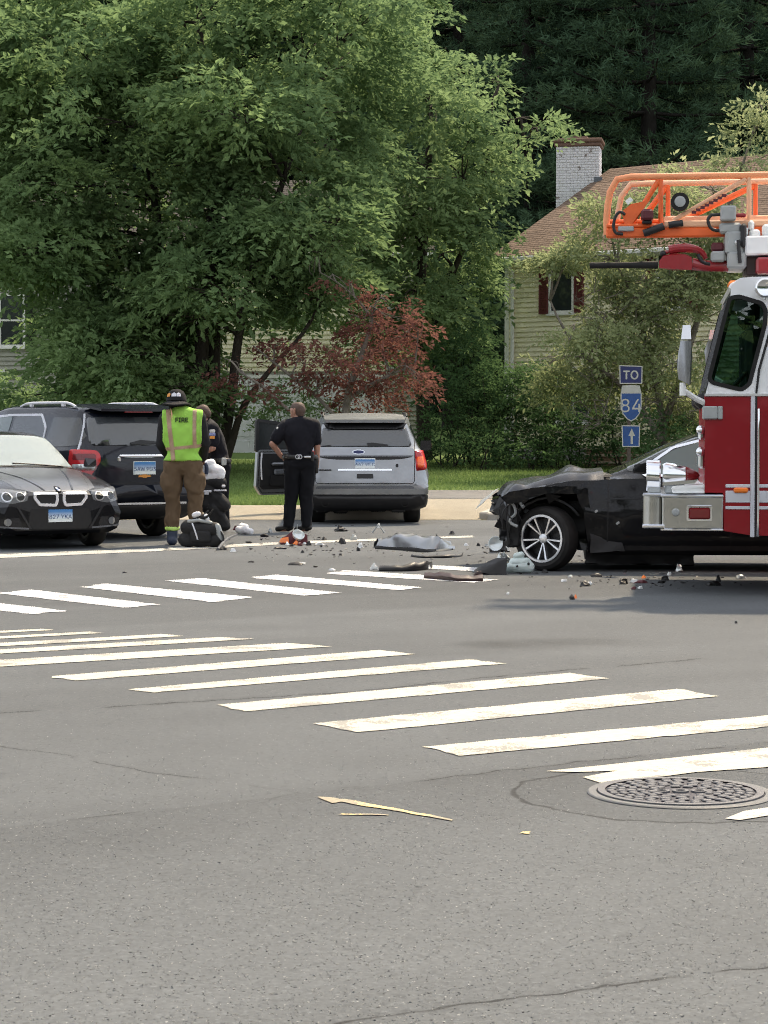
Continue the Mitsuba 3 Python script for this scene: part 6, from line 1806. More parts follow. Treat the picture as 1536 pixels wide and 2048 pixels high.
# ---- police officer standing behind the silver SUV
at = G(601, 1064)
k = thing('person', 'police officer in dark short-sleeved uniform standing hand on hip beside the silver SUV', 'person')
J = dict(Lhip=(-.10, 0, .98), Rhip=(.09, .02, .98), waist=(0, 0, 1.12), Lch=(-.11, -.01, 1.36), Rch=(.10, .02, 1.36), Lsh=(-.20, -.02, 1.50), Rsh=(.19, .03, 1.50), neck=(-.01, .02, 1.57), head=(-.045, .05, 1.715), face=(-.85, .5, -.12),
         Lel=(-.395, -.04, 1.25), Lwr=(-.265, .06, 1.065), Rel=(.235, .05, 1.22), Rwr=(.235, .10, .965), Lkn=(-.13, .04, .53), Rkn=(.075, .05, .53), Lan=(-.175, .03, .085), Ran=(.09, .02, .085), Lto=(-.33, .10, .035), Rto=(-.06, .10, .035))
q, b = person(k, at, J, 'skin', {'L': ((.75, .35, -.5), (.1, .9, -.2), .5), 'R': ((-.05, .1, -1), (-.8, .3, 0), .6)})
sl = [[(q['Lsh'], .074), (lerp(q['Lsh'], q['Lel'], .68), .066)], [(q['Rsh'], .074), (lerp(q['Rsh'], q['Rel'], .68), .066)]]
part(k, 'shirt', blob(b['torso'] + sl, .030, .022, .022, 3, 5, (((0, 0, 1), 1.03),)), 'uniform', True)
part(k, 'collar', blob([[(q['neck'] + V3(-.045, -.01, .01), .036), (q['neck'] + V3(.045, -.01, .01), .036)], [(q['neck'] + V3(-.04, .04, .0), .036), (q['neck'] + V3(.04, .04, .0), .036)]], .012, .02, it=3), 'uniform', True)
part(k, 'trousers', blob(b['torso'][:1] + b['Lth'] + b['Rth'] + b['Lca'] + b['Rca'], .036, .022, .024, 5, 5, (((0, 0, -1), -1.06), ((0, 0, 1), .07))), 'trousers_dark', True)
bk = part(k, 'belt', blob([[(q['Lhip'] + V3(-.01, 0, .085), .115), (q['Rhip'] + V3(.01, 0, .085), .115)]], .036, .03, 0, 1, 2, (((0, 0, 1), 1.035), ((0, 0, -1), -1.10))), 'leather', True)
c = lerp(q['Lhip'], q['Rhip'], .5)
part(k, 'handcuff_case', rbox(c[0] - .07, c[0] - .01, c[1] - .175, c[1] - .13, 1.03, 1.105, .012), 'leather', parent=None) if False else part(bk, 'handcuffs', cat(*[mov(rotm(trimesh.creation.torus(.028, .007, 20, 6), 90, [1, 0, 0]), (c[0] - .03 + d, c[1] - .172, 1.07)) for d in (0, .035)], rbox(c[0] + .06, c[0] + .16, c[1] - .18, c[1] - .14, 1.055, 1.085, .006)), 'alloy', True)
part(bk, 'holster', blob([[(q['Rhip'] + V3(.13, .02, .06), .04), (q['Rhip'] + V3(.135, .03, -.12), .03)]], 0, .03), 'leather', True)
part(bk, 'radio', rbox(c[0] + .15, c[0] + .20, c[1] - .13, c[1] - .07, 1.0, 1.15, .012), 'black_plastic')
f = V3(-.85, .5, 0) / np.linalg.norm((.85, .5))
hc = q['head']
hair = blob([[(hc + V3(0, 0, .042) - f * .026, .090), (hc + V3(0, 0, .02) - f * .04, .084), (hc + V3(0, 0, -.03) - f * .045, .066)], [(hc + V3(0, 0, .055) + f * .02, .074), (hc + V3(0, 0, .045) - f * .02, .086)]], .002, .014, .004, 3, 3, sc=40)
part(k, 'hair', hair, 'hair_brown', True)
for s in 'L':
    a0, a1 = q['Lsh'], q['Lel']
    pc = lerp(a0, a1, .36)
    pn = V3(-.62, -.72, .3)
    pn /= np.linalg.norm(pn)
    pt = blob([[(pc + pn * .075 + V3(0, 0, .04), .022), (pc + pn * .075 + V3(0, 0, -.03), .018)]], 0, .02)
    part(k, 'shoulder_patch', pt, 'patch_grey', True)
shoes(k, q, 'leather')

# ---- police officer leaning forward behind the firefighter
at = P(440, 1045, 30.9)
k = thing('person', 'police officer in dark uniform leaning left, half hidden by the firefighter', 'person')
J = dict(Lhip=(.02, -.10, .93), Rhip=(.02, .10, .93), waist=(-.01, 0, 1.08), Lch=(-.07, -.10, 1.32), Rch=(-.07, .10, 1.32), Lsh=(-.085, -.19, 1.47), Rsh=(-.12, .18, 1.47), neck=(-.16, 0, 1.54), head=(-.255, -.02, 1.665), face=(-.92, -.1, -.38),
         Lel=(-.08, -.25, 1.20), Lwr=(-.27, -.20, 1.10), Rel=(-.22, .22, 1.22), Rwr=(-.38, .10, 1.10), Lkn=(-.02, -.11, .50), Rkn=(.03, .12, .50), Lan=(.03, -.11, .085), Ran=(.06, .13, .085), Lto=(-.13, -.15, .035), Rto=(-.10, .15, .035))
q, b = person(k, at, J, 'skin', {'L': ((-.8, .2, -.4), (0, .9, -.2), .5), 'R': ((-.8, -.2, -.4), (0, -.9, -.2), .5)})
sl = [[(q['Lsh'], .076), (lerp(q['Lsh'], q['Lel'], .72), .068)], [(q['Rsh'], .074), (lerp(q['Rsh'], q['Rel'], .68), .066)]]
part(k, 'shirt', blob(b['torso'] + sl, .018, .022, .02, 13, 5, (((0, 0, 1), 1.0),)), 'uniform', True)
part(k, 'trousers', blob(b['torso'][:1] + b['Lth'] + b['Rth'] + b['Lca'] + b['Rca'], .028, .026, .011, 15, 5, (((0, 0, -1), -1.03), ((0, 0, 1), .07))), 'trousers_dark', True)
bk = part(k, 'belt', blob([[(q['Lhip'] + V3(0, 0, .08), .115), (q['Rhip'] + V3(0, 0, .08), .115)]], .026, .03, 0, 1, 2, (((0, 0, 1), .985), ((0, 0, -1), -1.05))), 'leather', True)
part(bk, 'pouch', rbox(q['Lhip'][0] + .02, q['Lhip'][0] + .09, q['Lhip'][1] - .17, q['Lhip'][1] - .11, .95, 1.06, .01), 'steel_grey')
hc = q['head']
f = V3(-.92, -.1, -.38)
f /= np.linalg.norm(f)
part(k, 'hair', blob([[(hc + V3(0, 0, .045) - f * .024, .092), (hc + V3(.02, 0, .0) - f * .04, .078)], [(hc + V3(0, 0, .06) + f * .02, .072), (hc + V3(0, 0, .045) - f * .02, .086)]], .002, .014, .004, 3, 3, sc=40), 'hair_brown', True)
pc = lerp(q['Lsh'], q['Lel'], .30)
for nm, dz, m, w_ in (('shoulder_patch', .045, 'patch_grey', .040), ('shoulder_patch', .0, 'patch_blue', .044), ('shoulder_patch', -.045, 'patch_orange', .036)):
    part(k, nm, rbox(pc[0] - w_, pc[0] + w_, pc[1] - .099, pc[1] - .07, pc[2] + dz - .022, pc[2] + dz + .022, .008), m)
part(k, 'badge', rbox(q['Lch'][0] - .12, q['Lch'][0] - .085, q['Lch'][1] - .10, q['Lch'][1] - .04, 1.38, 1.44, .01), 'pale_tape')
shoes(k, q, 'leather')

# ---- firefighter, back to the camera
at = G(366, 1090)
k = thing('person', 'firefighter in black helmet, lime reflective vest and tan turnout trousers, back to the camera', 'person')
J = dict(Lhip=(-.12, 0, .99), Rhip=(.12, 0, .99), waist=(0, .0, 1.16), Lch=(-.12, .01, 1.42), Rch=(.13, .01, 1.42), Lsh=(-.21, .02, 1.585), Rsh=(.21, .02, 1.595), neck=(-.03, .05, 1.66), head=(-.085, .10, 1.765), face=(-.15, .9, -.45),
         Lel=(-.275, .03, 1.27), Lwr=(-.20, .26, 1.12), Rel=(.275, .04, 1.28), Rwr=(.23, .27, 1.10), Lkn=(-.135, .03, .55), Rkn=(.155, .04, .55), Lan=(-.135, .0, .085), Ran=(.16, .02, .085), Lto=(-.17, .16, .045), Rto=(.20, .17, .045))
q, b = person(k, at, J, 'skin_dark', {'L': ((.3, .8, -.4), (.6, 0, -.6), .6), 'R': ((-.3, .8, -.4), (-.6, 0, -.6), .6)})
arms = b['Lup'] + b['Rup'] + b['Lfo'] + b['Rfo']
part(k, 'coat_sleeves', blob(b['torso'][1:] + arms, .026, .03, .012, 23, 5), 'turnout_black', True)
vest = blob(b['torso'] + [[(q['Lsh'] + V3(.02, 0, 0), .075), (q['Lch'], .118)], [(q['Rsh'] + V3(-.02, 0, 0), .075), (q['Rch'], .118)]], .046, .022, .022, 24, 5, (((0, 0, 1), 1.065), ((1, 0, 0), at[0] - .245), ((-1, 0, 0), -(at[0] + .25))))
part(k, 'vest', vest, 'hi_vis', True)
vm = as_mf(vest)


def tape(poly, mt):
    """a strip lying on the back of the vest"""
    sh_ = trimesh.Trimesh(vest.vertices + vest.vertex_normals * .006, vest.faces, process=False)
    from shapely.geometry.polygon import orient
    e = m3.Manifold.extrude(m3.CrossSection([np.array(orient(Polygon(poly)).exterior.coords)[:-1]]), .6).transform(np.array([[1, 0, 0, at[0]], [0, 0, 1, at[1] - .6], [0, 1, 0, 0]], float))
    try:
        r_ = as_mf(sh_) ^ e
        if not r_.is_empty():
            part(k, 'reflective_tape', r_, mt, 40)
    except Exception:
        pass


tape([(-.205, 1.71), (-.150, 1.71), (-.075, 1.07), (-.13, 1.06)], 'vest_tape')
tape([(.135, 1.70), (.185, 1.70), (.185, 1.22), (.14, 1.22)], 'vest_tape')
tape([(-.24, 1.185), (.26, 1.235), (.26, 1.275), (-.24, 1.225)], 'vest_tape')
tx = meshkit.text_mesh('FIRE', .055, .003, True)
tx.apply_translation([-tx.bounds.mean(0)[0], 0, 0])
tx = tx.subdivide().subdivide()
v = tx.vertices.copy()
back = vest.vertices[(np.abs(vest.vertices[:, 0] - at[0]) < .12) & (np.abs(vest.vertices[:, 2] - 1.575) < .05)]
from scipy.spatial import cKDTree
bk_ = back[back[:, 1] < at[1]]
tr_ = cKDTree(bk_[:, [0, 2]])
d_, i_ = tr_.query(np.column_stack([v[:, 0] + at[0], v[:, 1] + 1.55]), k=3)
tx.vertices = np.stack([v[:, 0] + at[0], bk_[i_, 1].min(1) - .008 - v[:, 2], v[:, 1] + 1.55], 1)
part(k, 'lettering', tx, 'turnout_black', False)
leg = b['torso'][:1] + [[(q['Lhip'], .115), (q['Lkn'], .080)], [(q['Rhip'], .115), (q['Rkn'], .080)], [(q['Lkn'], .080), (q['Lan'] + V3(0, 0, .13), .074)], [(q['Rkn'], .080), (q['Ran'] + V3(0, 0, .13), .074)], [(q['Lhip'] + V3(-.07, 0, -.14), .09), (q['Lhip'] + V3(-.04, 0, -.28), .085)], [(q['Rhip'] + V3(.07, 0, -.14), .09), (q['Rhip'] + V3(.04, 0, -.28), .085)]]
part(k, 'trousers', blob(leg, .018, .02, .034, 31, 3, (((0, 0, -1), -1.10), ((0, 0, 1), .21)), 11), 'turnout_tan', True)
for s in 'LR':
    a = q[s + 'an']
    part(k, 'cuff_tape', blob([[(a + V3(0, 0, .125), .083), (a + V3(0, 0, .2), .085)]], .012, .03, 0, 1, 1, (((0, 0, 1), .185), ((0, 0, -1), -.235))), 'lime_tape', True)
    part(k, 'boot', blob([[(V3(a[0], a[1] - .03, .06), .062), (V3(q[s + 'to'][0], q[s + 'to'][1], .05), .052)], [(V3(a[0], a[1], .06), .065), (a + V3(0, 0, .16), .075)]], 0, .025, .006, 4, 3, (((0, 0, 1), .004), ((0, 0, -1), -.185))), 'boot_blue', True)
hk = uniq(k + '__helmet')
hc = q['head'] + V3(0, -.01, .035)
HM = trimesh.transformations.rotation_matrix(math.radians(-6), [1, 0, 0])
HM[:3, 3] = hc
put(hk, xf(lathe([(0, .165), (.05, .16), (.09, .135), (.118, .085), (.128, .03), (.13, .012), (.0, .012)], 32), HM), 'turnout_black', 40, 'black fire helmet with pale markings')
rim_ = [(.125 * math.cos(a), .125 * math.sin(a)) for a in np.linspace(0, 2 * math.pi, 40)[:-1]]
brim = Polygon([((.168 + .015 * abs(math.cos(a))) * math.cos(a), (.175 + .075 * max(0, -math.sin(a))) * math.sin(a)) for a in np.linspace(0, 2 * math.pi, 40)[:-1]])
bm = extr(brim, .012).subdivide().subdivide()
v = bm.vertices
bm.vertices = np.column_stack([v[:, 0], v[:, 1], v[:, 2] - .9 * np.maximum(0, np.hypot(v[:, 0], v[:, 1]) - .11) * .55])
part(hk, 'brim', xf(bm, HM), 'turnout_black', 40)
for a in (-100, -72, -135):
    c_, s_ = math.cos(math.radians(a)), math.sin(math.radians(a))
    part(hk, 'marking', xf(hull([(.121 * c_ - .028 * s_, .121 * s_ + .028 * c_, .095), (.121 * c_ + .028 * s_, .121 * s_ - .028 * c_, .095), (.112 * c_, .112 * s_, .112), (.132 * c_ - .03 * s_, .132 * s_ + .03 * c_, .06), (.132 * c_ + .03 * s_, .132 * s_ - .03 * c_, .06)]), HM), 'pale_tape' if a != -135 else 'patch_orange', False)
part(hk, 'neck_flap', blob([[(hc + V3(-.06, -.07, -.02), .05), (hc + V3(.06, -.07, -.02), .05)], [(hc + V3(-.05, -.05, -.09), .045), (hc + V3(.05, -.05, -.09), .045)]], 0, .03, .005, 3, 3), 'turnout_black', True)

# ---- things held and on the ground beside them
o = P(426, 1040, 30.3)
cb = blob([[(V3(o[0] - .10, o[1], .72), .09), (V3(o[0] + .10, o[1], .72), .10)], [(V3(o[0] - .11, o[1], .66), .10), (V3(o[0] + .14, o[1], .40), .11), (V3(o[0] - .09, o[1], .40), .11)], [(V3(o[0] + .0, o[1], .36), .13), (V3(o[0] + .17, o[1] + .05, .12), .07), (V3(o[0] - .02, o[1], .16), .09)]], 0, .025, .022, 41, 4, (((0, 0, 1), .015),), 9)
ck_ = single('coat', 'black turnout coat with pale reflective strips hanging in front of the leaning police officer', 'coat', cb, 'bag_black', True)
for (x0_, x1_, z0_, z1_) in ((-.13, -.01, .585, .615), (-.11, -.05, .55, .60), (.02, .20, .60, .622), (.13, .18, .655, .69)):
    part(ck_, 'reflective_strip', rbox(o[0] + x0_, o[0] + x1_, o[1] - .135, o[1] - .09, z0_, z1_, .008), 'pale_tape')
wb = blob([[(V3(o[0] - .12, o[1] - .02, .80), .07), (V3(o[0] + .10, o[1] - .02, .82), .075)], [(V3(o[0] - .0, o[1], .90), .10), (V3(o[0] + .09, o[1], .86), .09)], [(V3(o[0] - .02, o[1], .98), .07), (V3(o[0] - .13, o[1] - .05, .98), .045)], [(V3(o[0] - .14, o[1] - .08, 1.02), .04), (V3(o[0] - .15, o[1] - .08, .82), .04)]], 0, .02, .020, 43, 4, (), 12)
wk_ = single('cloth_bundle', 'bundle of crumpled white cloth between the firefighter and the leaning officer', 'cloth', wb, 'white_cloth', True)
part(wk_, 'strap', tube([(o[0] - .10, o[1] - .14, .99), (o[0] - .075, o[1] - .13, .93), (o[0] - .085, o[1] - .12, .84)], .026, 8, 4), 'boot_blue', True)

o = G(400, 1096)
bgk = thing('duffel_bag', 'black duffel bag stuffed with gear on the road at the feet of the firefighter', 'bag')
part(bgk, 'bag', blob([[(V3(o[0] - .19, o[1] + .14, .10), .09), (V3(o[0] + .20, o[1] + .14, .10), .09)], [(V3(o[0] - .15, o[1] + .14, .24), .10), (V3(o[0] + .15, o[1] + .14, .22), .10)]], .0, .025, .018, 51, 4, (((0, 0, 1), .008),), 10), 'bag_black', True)
part(bgk, 'zip_flap', blob([[(V3(o[0] - .14, o[1] + .07, .325), .022), (V3(o[0] - .02, o[1] + .06, .34), .025)], [(V3(o[0] - .0, o[1] + .06, .335), .022), (V3(o[0] + .13, o[1] + .08, .31), .020)]], 0, .015, .01, 4, 3, (), 20), 'steel_grey', True)
part(bgk, 'end_pocket', blob([[(V3(o[0] + .21, o[1] + .09, .26), .04), (V3(o[0] + .25, o[1] + .10, .12), .045)]], 0, .02, .01, 6, 3, (), 15), 'steel_grey', True)
part(bgk, 'side_pocket', blob([[(V3(o[0] - .10, o[1] + .055, .10), .035), (V3(o[0] + .10, o[1] + .055, .10), .035), (V3(o[0] + .10, o[1] + .055, .18), .03), (V3(o[0] - .10, o[1] + .055, .18), .03)]], 0, .025, .008, 8, 3, (), 15), 'bag_black', True)
part(bgk, 'handle', tube([(o[0] - .10, o[1] + .06, .30), (o[0] - .06, o[1] + .02, .20), (o[0] - .03, o[1] + .02, .10)], .010, 6, 4), 'pale_tape', True)
part(bgk, 'strap', tube([(o[0] + .25, o[1] + .07, .20), (o[0] + .285, o[1] + .04, .12), (o[0] + .27, o[1] + .03, .02)], .012, 6, 4), 'bag_black', True)
gl = single('glove', 'black and white work gloves lying on top of the duffel bag', 'gloves', cat(blob(hand((o[0] - .02, o[1] + .12, .36), (.9, -.3, .25), (0, -.3, .9), .35, 1.35) + [[(V3(o[0] - .06, o[1] + .13, .35), .045), (V3(o[0] + .0, o[1] + .11, .365), .045)]], 0, .012, 0, 1, 3)), 'bag_black', True)
part(gl, 'cuff', blob([[(V3(o[0] - .075, o[1] + .10, .40), .034), (V3(o[0] - .02, o[1] + .07, .42), .030)], [(V3(o[0] + .07, o[1] + .08, .39), .03), (V3(o[0] + .085, o[1] + .08, .35), .028)]], 0, .015, .008, 3, 3, (), 22), 'white_cloth', True)

# ------------------------------------------------------------------ wreckage on the road
DS = 400


def shard(px, py, wpx, hpx, seed, n=9, flat=.5, bend=.0):
    """an irregular broken piece lying at a ground point; wpx, hpx its size across and its height as seen"""
    r = np.random.default_rng(seed)
    o = G(px, py)
    s = o[1] / FPX
    w_, h_ = wpx * s, max(.008, hpx * s)
    a = np.sort(r.random(n) * 2 * math.pi)
    pts = []
    for z, f in ((0.0, 1.0), (h_ * (.4 + .6 * r.random()), .75), (h_, .35)):
        for t in a:
            k_ = f * (.7 + .45 * r.random())
            pts.append((o[0] + .5 * w_ * k_ * math.cos(t), o[1] + .5 * w_ * k_ * math.sin(t) * (.5 + flat * .5), .002 + z * (1 if z == 0 else (.7 + .3 * r.random()))))
    m = hull(pts)
    if wpx > 9:
        m = as_tm(as_mf(m).refine_to_length(max(.012, w_ / 12)))
        v = m.vertices
        d = np.stack([meshkit.fbm((v - o) * (3.5 / max(w_, .05)) + 7 * q_ + seed, 3, seed + q_) - .5 for q_ in range(3)], 1)
        m.vertices = v + d * np.array([.35 * w_, .3 * w_, .9 * h_])
        m.vertices[:, 2] = np.maximum(m.vertices[:, 2], .001)
    return m


def strip(pts, h, t, seed, curl=.03):
    """a bent trim piece standing on the road: pts ground pixels, h height px, t thickness in metres"""
    r = np.random.default_rng(seed)
    g = catmull([G(*p_) for p_ in pts], 8)
    s = g[0][1] / FPX
    hh = np.interp(np.linspace(0, 1, len(g)), np.linspace(0, 1, len(h)), np.array(h) * s)
    V, F = [], []
    for i, (p_, z) in enumerate(zip(g, hh)):
        wob = (meshkit.fbm(np.array([i * .33, seed, 0.]), 2, seed) - .5)
        z = max(.012, z * (1 + wob * .5))
        c = curl * (1 + wob)
        V += [(p_[0], p_[1], .002), (p_[0], p_[1] - c * .4, z * .55), (p_[0] + wob * .02, p_[1] + c, z), (p_[0] + wob * .02, p_[1] + c + t, z - .004), (p_[0], p_[1] - c * .4 + t, z * .5), (p_[0], p_[1] + t, .002)]
    for i in range(len(g) - 1):
        for j in range(6):
            a, b_ = i * 6 + j, i * 6 + (j + 1) % 6
            F += [[a, b_, b_ + 6], [a, b_ + 6, a + 6]]
    e = (len(g) - 1) * 6
    for j in range(1, 5):
        F += [[0, j + 1, j], [e, e + j, e + j + 1]]
    m = trimesh.Trimesh(np.array(V), np.array(F), process=False)
    m.fix_normals()
    return m


def debris(name, label, mesh, m, sm=35):
    return single(name, label, 'debris', mesh, m, sm)


k = debris('airbag', 'crumpled white airbag cloth with a dark red corner right of the duffel bag', blob([[(G(478, 1068) + V3(0, 0, .06), .06), (G(500, 1069) + V3(0, 0, .04), .05)], [(G(482, 1066) + V3(0, 0, .09), .05), (G(492, 1068) + V3(0, 0, .08), .05)]], 0, .02, .02, 3, 3, (((0, 0, 1), .004),), 14), 'white_cloth', True)
part(k, 'red_corner', shard(472, 1060, 12, 9, 3), 'maroon', 35)
k = thing('headlight', 'torn-off headlight with orange lens and chrome bowl on the stop line, left of the officer', 'debris')
hp = G(590, 1089)
part(k, 'housing', crumple(hull([hp + V3(*q_) for q_ in ((-.19, 0, .0), (.17, .02, .0), (-.17, .02, .08), (.16, .04, .12), (-.02, .05, .17), (.08, .06, .16), (-.1, .14, .0), (.14, .14, .02))]), .02, 9, 8, .03), 'maroon', 35)
part(k, 'lens', crumple(hull([hp + V3(*q_) for q_ in ((-.20, -.012, .03), (-.08, -.02, .02), (-.08, -.01, .10), (-.18, .0, .075), (-.1, .04, .1))]), .012, 9, 9, .03), 'lamp_amber', 35)
part(k, 'reflector', xf(lathe([(0, 0), (.04, .006), (.068, .03), (.078, .06), (.08, .06), (.07, .02), (.0, -.01)], 20), frame(*(hp + V3(.03, -.05, .095)), 0) @ trimesh.transformations.rotation_matrix(math.radians(48), [1, .5, 0])), 'lamp_clear', 35)
part(k, 'clip', tube([hp + V3(.02, .06, .14), hp + V3(.03, .05, .25)], [.008, .004], 6), 'steel_grey')
for i_ in range(7):
    part(k, 'splinter', shard(566 + i_ * 8.5, 1091 + (i_ * 37 % 5) - 2, 12, 9 - i_ % 3 * 2, 900 + i_), ['maroon', 'lamp_clear', 'black_plastic', 'lamp_amber'][i_ % 4], 20)
# torn body panel
pt = [G(752, 1096), G(800, 1099), G(860, 1103), G(905, 1099)]
pan = []
nn, mm = 30, 12
g = catmull(pt, 10)
g = g[np.linspace(0, len(g) - 1, nn).astype(int)]
V = []
for i in range(nn):
    t = i / (nn - 1)
    jg = (meshkit.fbm(np.array([t * 9, 3.3, 1.]), 3, 9) - .5)
    wd = .55 * math.sin(math.pi * min(1, t * 1.15 + .08)) ** .6
    for j in range(mm):
        u = j / (mm - 1)
        z = .012 + .17 * math.sin(math.pi * u) ** .8 * (.35 + .65 * math.sin(math.pi * t * .9 + .2)) * (1 + .25 * (meshkit.fbm(np.array([t * 4, u * 3, 2.]), 3, 4) - .5)) + (.06 * max(0, (t - .72) / .28) * (1 - t) * 6)
        V.append(g[i] + V3(.03 * math.sin(u * 5 + t * 9), u * wd + jg * .12 * (1 - u), max(.006, z * (1 + .9 * (meshkit.fbm(np.array([t * 7, u * 4, 5.]), 3, 14) - .5)))))
V = np.array(V)
V = np.vstack([V, V - V3(0, 0, .008)])
F = []
q_ = nn * mm
for i in range(nn - 1):
    for j in range(mm - 1):
        a, b_, c_, d_ = i * mm + j, (i + 1) * mm + j, (i + 1) * mm + j + 1, i * mm + j + 1
        F += [[a, b_, c_], [a, c_, d_], [q_ + a, q_ + c_, q_ + b_], [q_ + a, q_ + d_, q_ + c_]]
k = debris('body_panel', 'large bent grey body panel lying on the road behind the stop line', trimesh.Trimesh(V, np.array(F), process=False), 'silver_paint', 40)
part(k, 'edge', strip([(750, 1098), (800, 1101), (850, 1105), (872, 1103)], [6, 7, 8, 5], .02, 5, .01), 'black_plastic')
part(k, 'bracket', strip([(872, 1080), (890, 1092), (906, 1100)], [14, 9, 4], .03, 6, .02), 'black_plastic')
k = debris('bumper_trim', 'long black bumper strip with a white broken end on the far crosswalk', strip([(758, 1142), (790, 1143), (830, 1142), (865, 1135)], [9, 15, 17, 12], .05, 7, .04), 'black_plastic')
part(k, 'white_end', shard(748, 1140, 16, 16, 71), 'white_plastic')
part(k, 'white_end', shard(855, 1139, 14, 8, 72), 'white_plastic')
k = debris('bumper_trim', 'long dark brown bumper strip lying across a far crosswalk stripe', strip([(848, 1157), (880, 1160), (920, 1163), (966, 1163)], [10, 15, 13, 12], .06, 9, .05), 'brown_dark')
part(k, 'curled_end', shard(955, 1161, 24, 18, 73), 'brown_dark')
debris('trim_strip', 'thin flat dark strip between the grey body panel and the wrecked black sedan', strip([(822, 1113), (850, 1116), (885, 1116), (925, 1112)], [4, 5, 6, 5], .05, 11, .02), 'black_plastic')
k = debris('fog_lamp', 'broken round lamp with dark housing below the torn nose of the wrecked sedan', shard(1000, 1104, 36, 26, 74, 11), 'black_plastic')
part(k, 'bowl', xf(lathe([(0, 0), (.04, .006), (.075, .03), (.085, .06), (.088, .06), (.08, .02), (.0, -.012)], 20), frame(*(G(992, 1104) + V3(0, -.12, .10)), 0) @ trimesh.transformations.rotation_matrix(math.radians(80), [1, -.25, 0])), 'lamp_clear', 35)
part(k, 'shell', shard(1014, 1102, 14, 24, 75), 'white_plastic')
k = debris('headlight_shell', 'broken bluish headlight shell in front of the white washer bottle', crumple(hull([G(940, 1149) + V3(*q_) for q_ in ((0, 0, 0), (.12, -.06, .01), (.36, -.04, .0), (.38, .1, .0), (.05, .03, .04), (.36, .02, .17), (.25, .08, .16), (.1, .16, .02))]), .03, 6, 13, .04), 'black_plastic')
part(k, 'lens', crumple(hull([G(943, 1146) + V3(*q_) for q_ in ((0, -.04, .015), (.12, -.09, .03), (.34, -.07, .10), (.34, -.06, .14), (.1, -.05, .05))]), .012, 6, 14, .03), 'blue_glass')
part(k, 'shell', shard(1004, 1124, 36, 24, 76), 'lamp_clear')
wb_ = G(1040, 1147)
k = debris('washer_bottle', 'milky white plastic washer bottle lying against the front wheel of the wrecked sedan', blob([[(wb_ + V3(-.09, .05, .06), .055), (wb_ + V3(.09, .05, .06), .06)], [(wb_ + V3(-.06, .06, .10), .055), (wb_ + V3(.05, .06, .11), .05)], [(wb_ + V3(-.03, .07, .17), .035), (wb_ + V3(.02, .07, .185), .035)], [(wb_ + V3(.07, .05, .12), .04), (wb_ + V3(.10, .04, .05), .05)]], 0, .015, .012, 5, 4, (((0, 0, 1), .003),), 16), 'milky_plastic', True)
part(k, 'plug', mov(trimesh.creation.icosphere(1, .014), wb_ + V3(.085, -.012, .10)), 'black_plastic')
part(k, 'plug', mov(trimesh.creation.icosphere(1, .012), wb_ + V3(-.03, -.012, .075)), 'black_plastic')
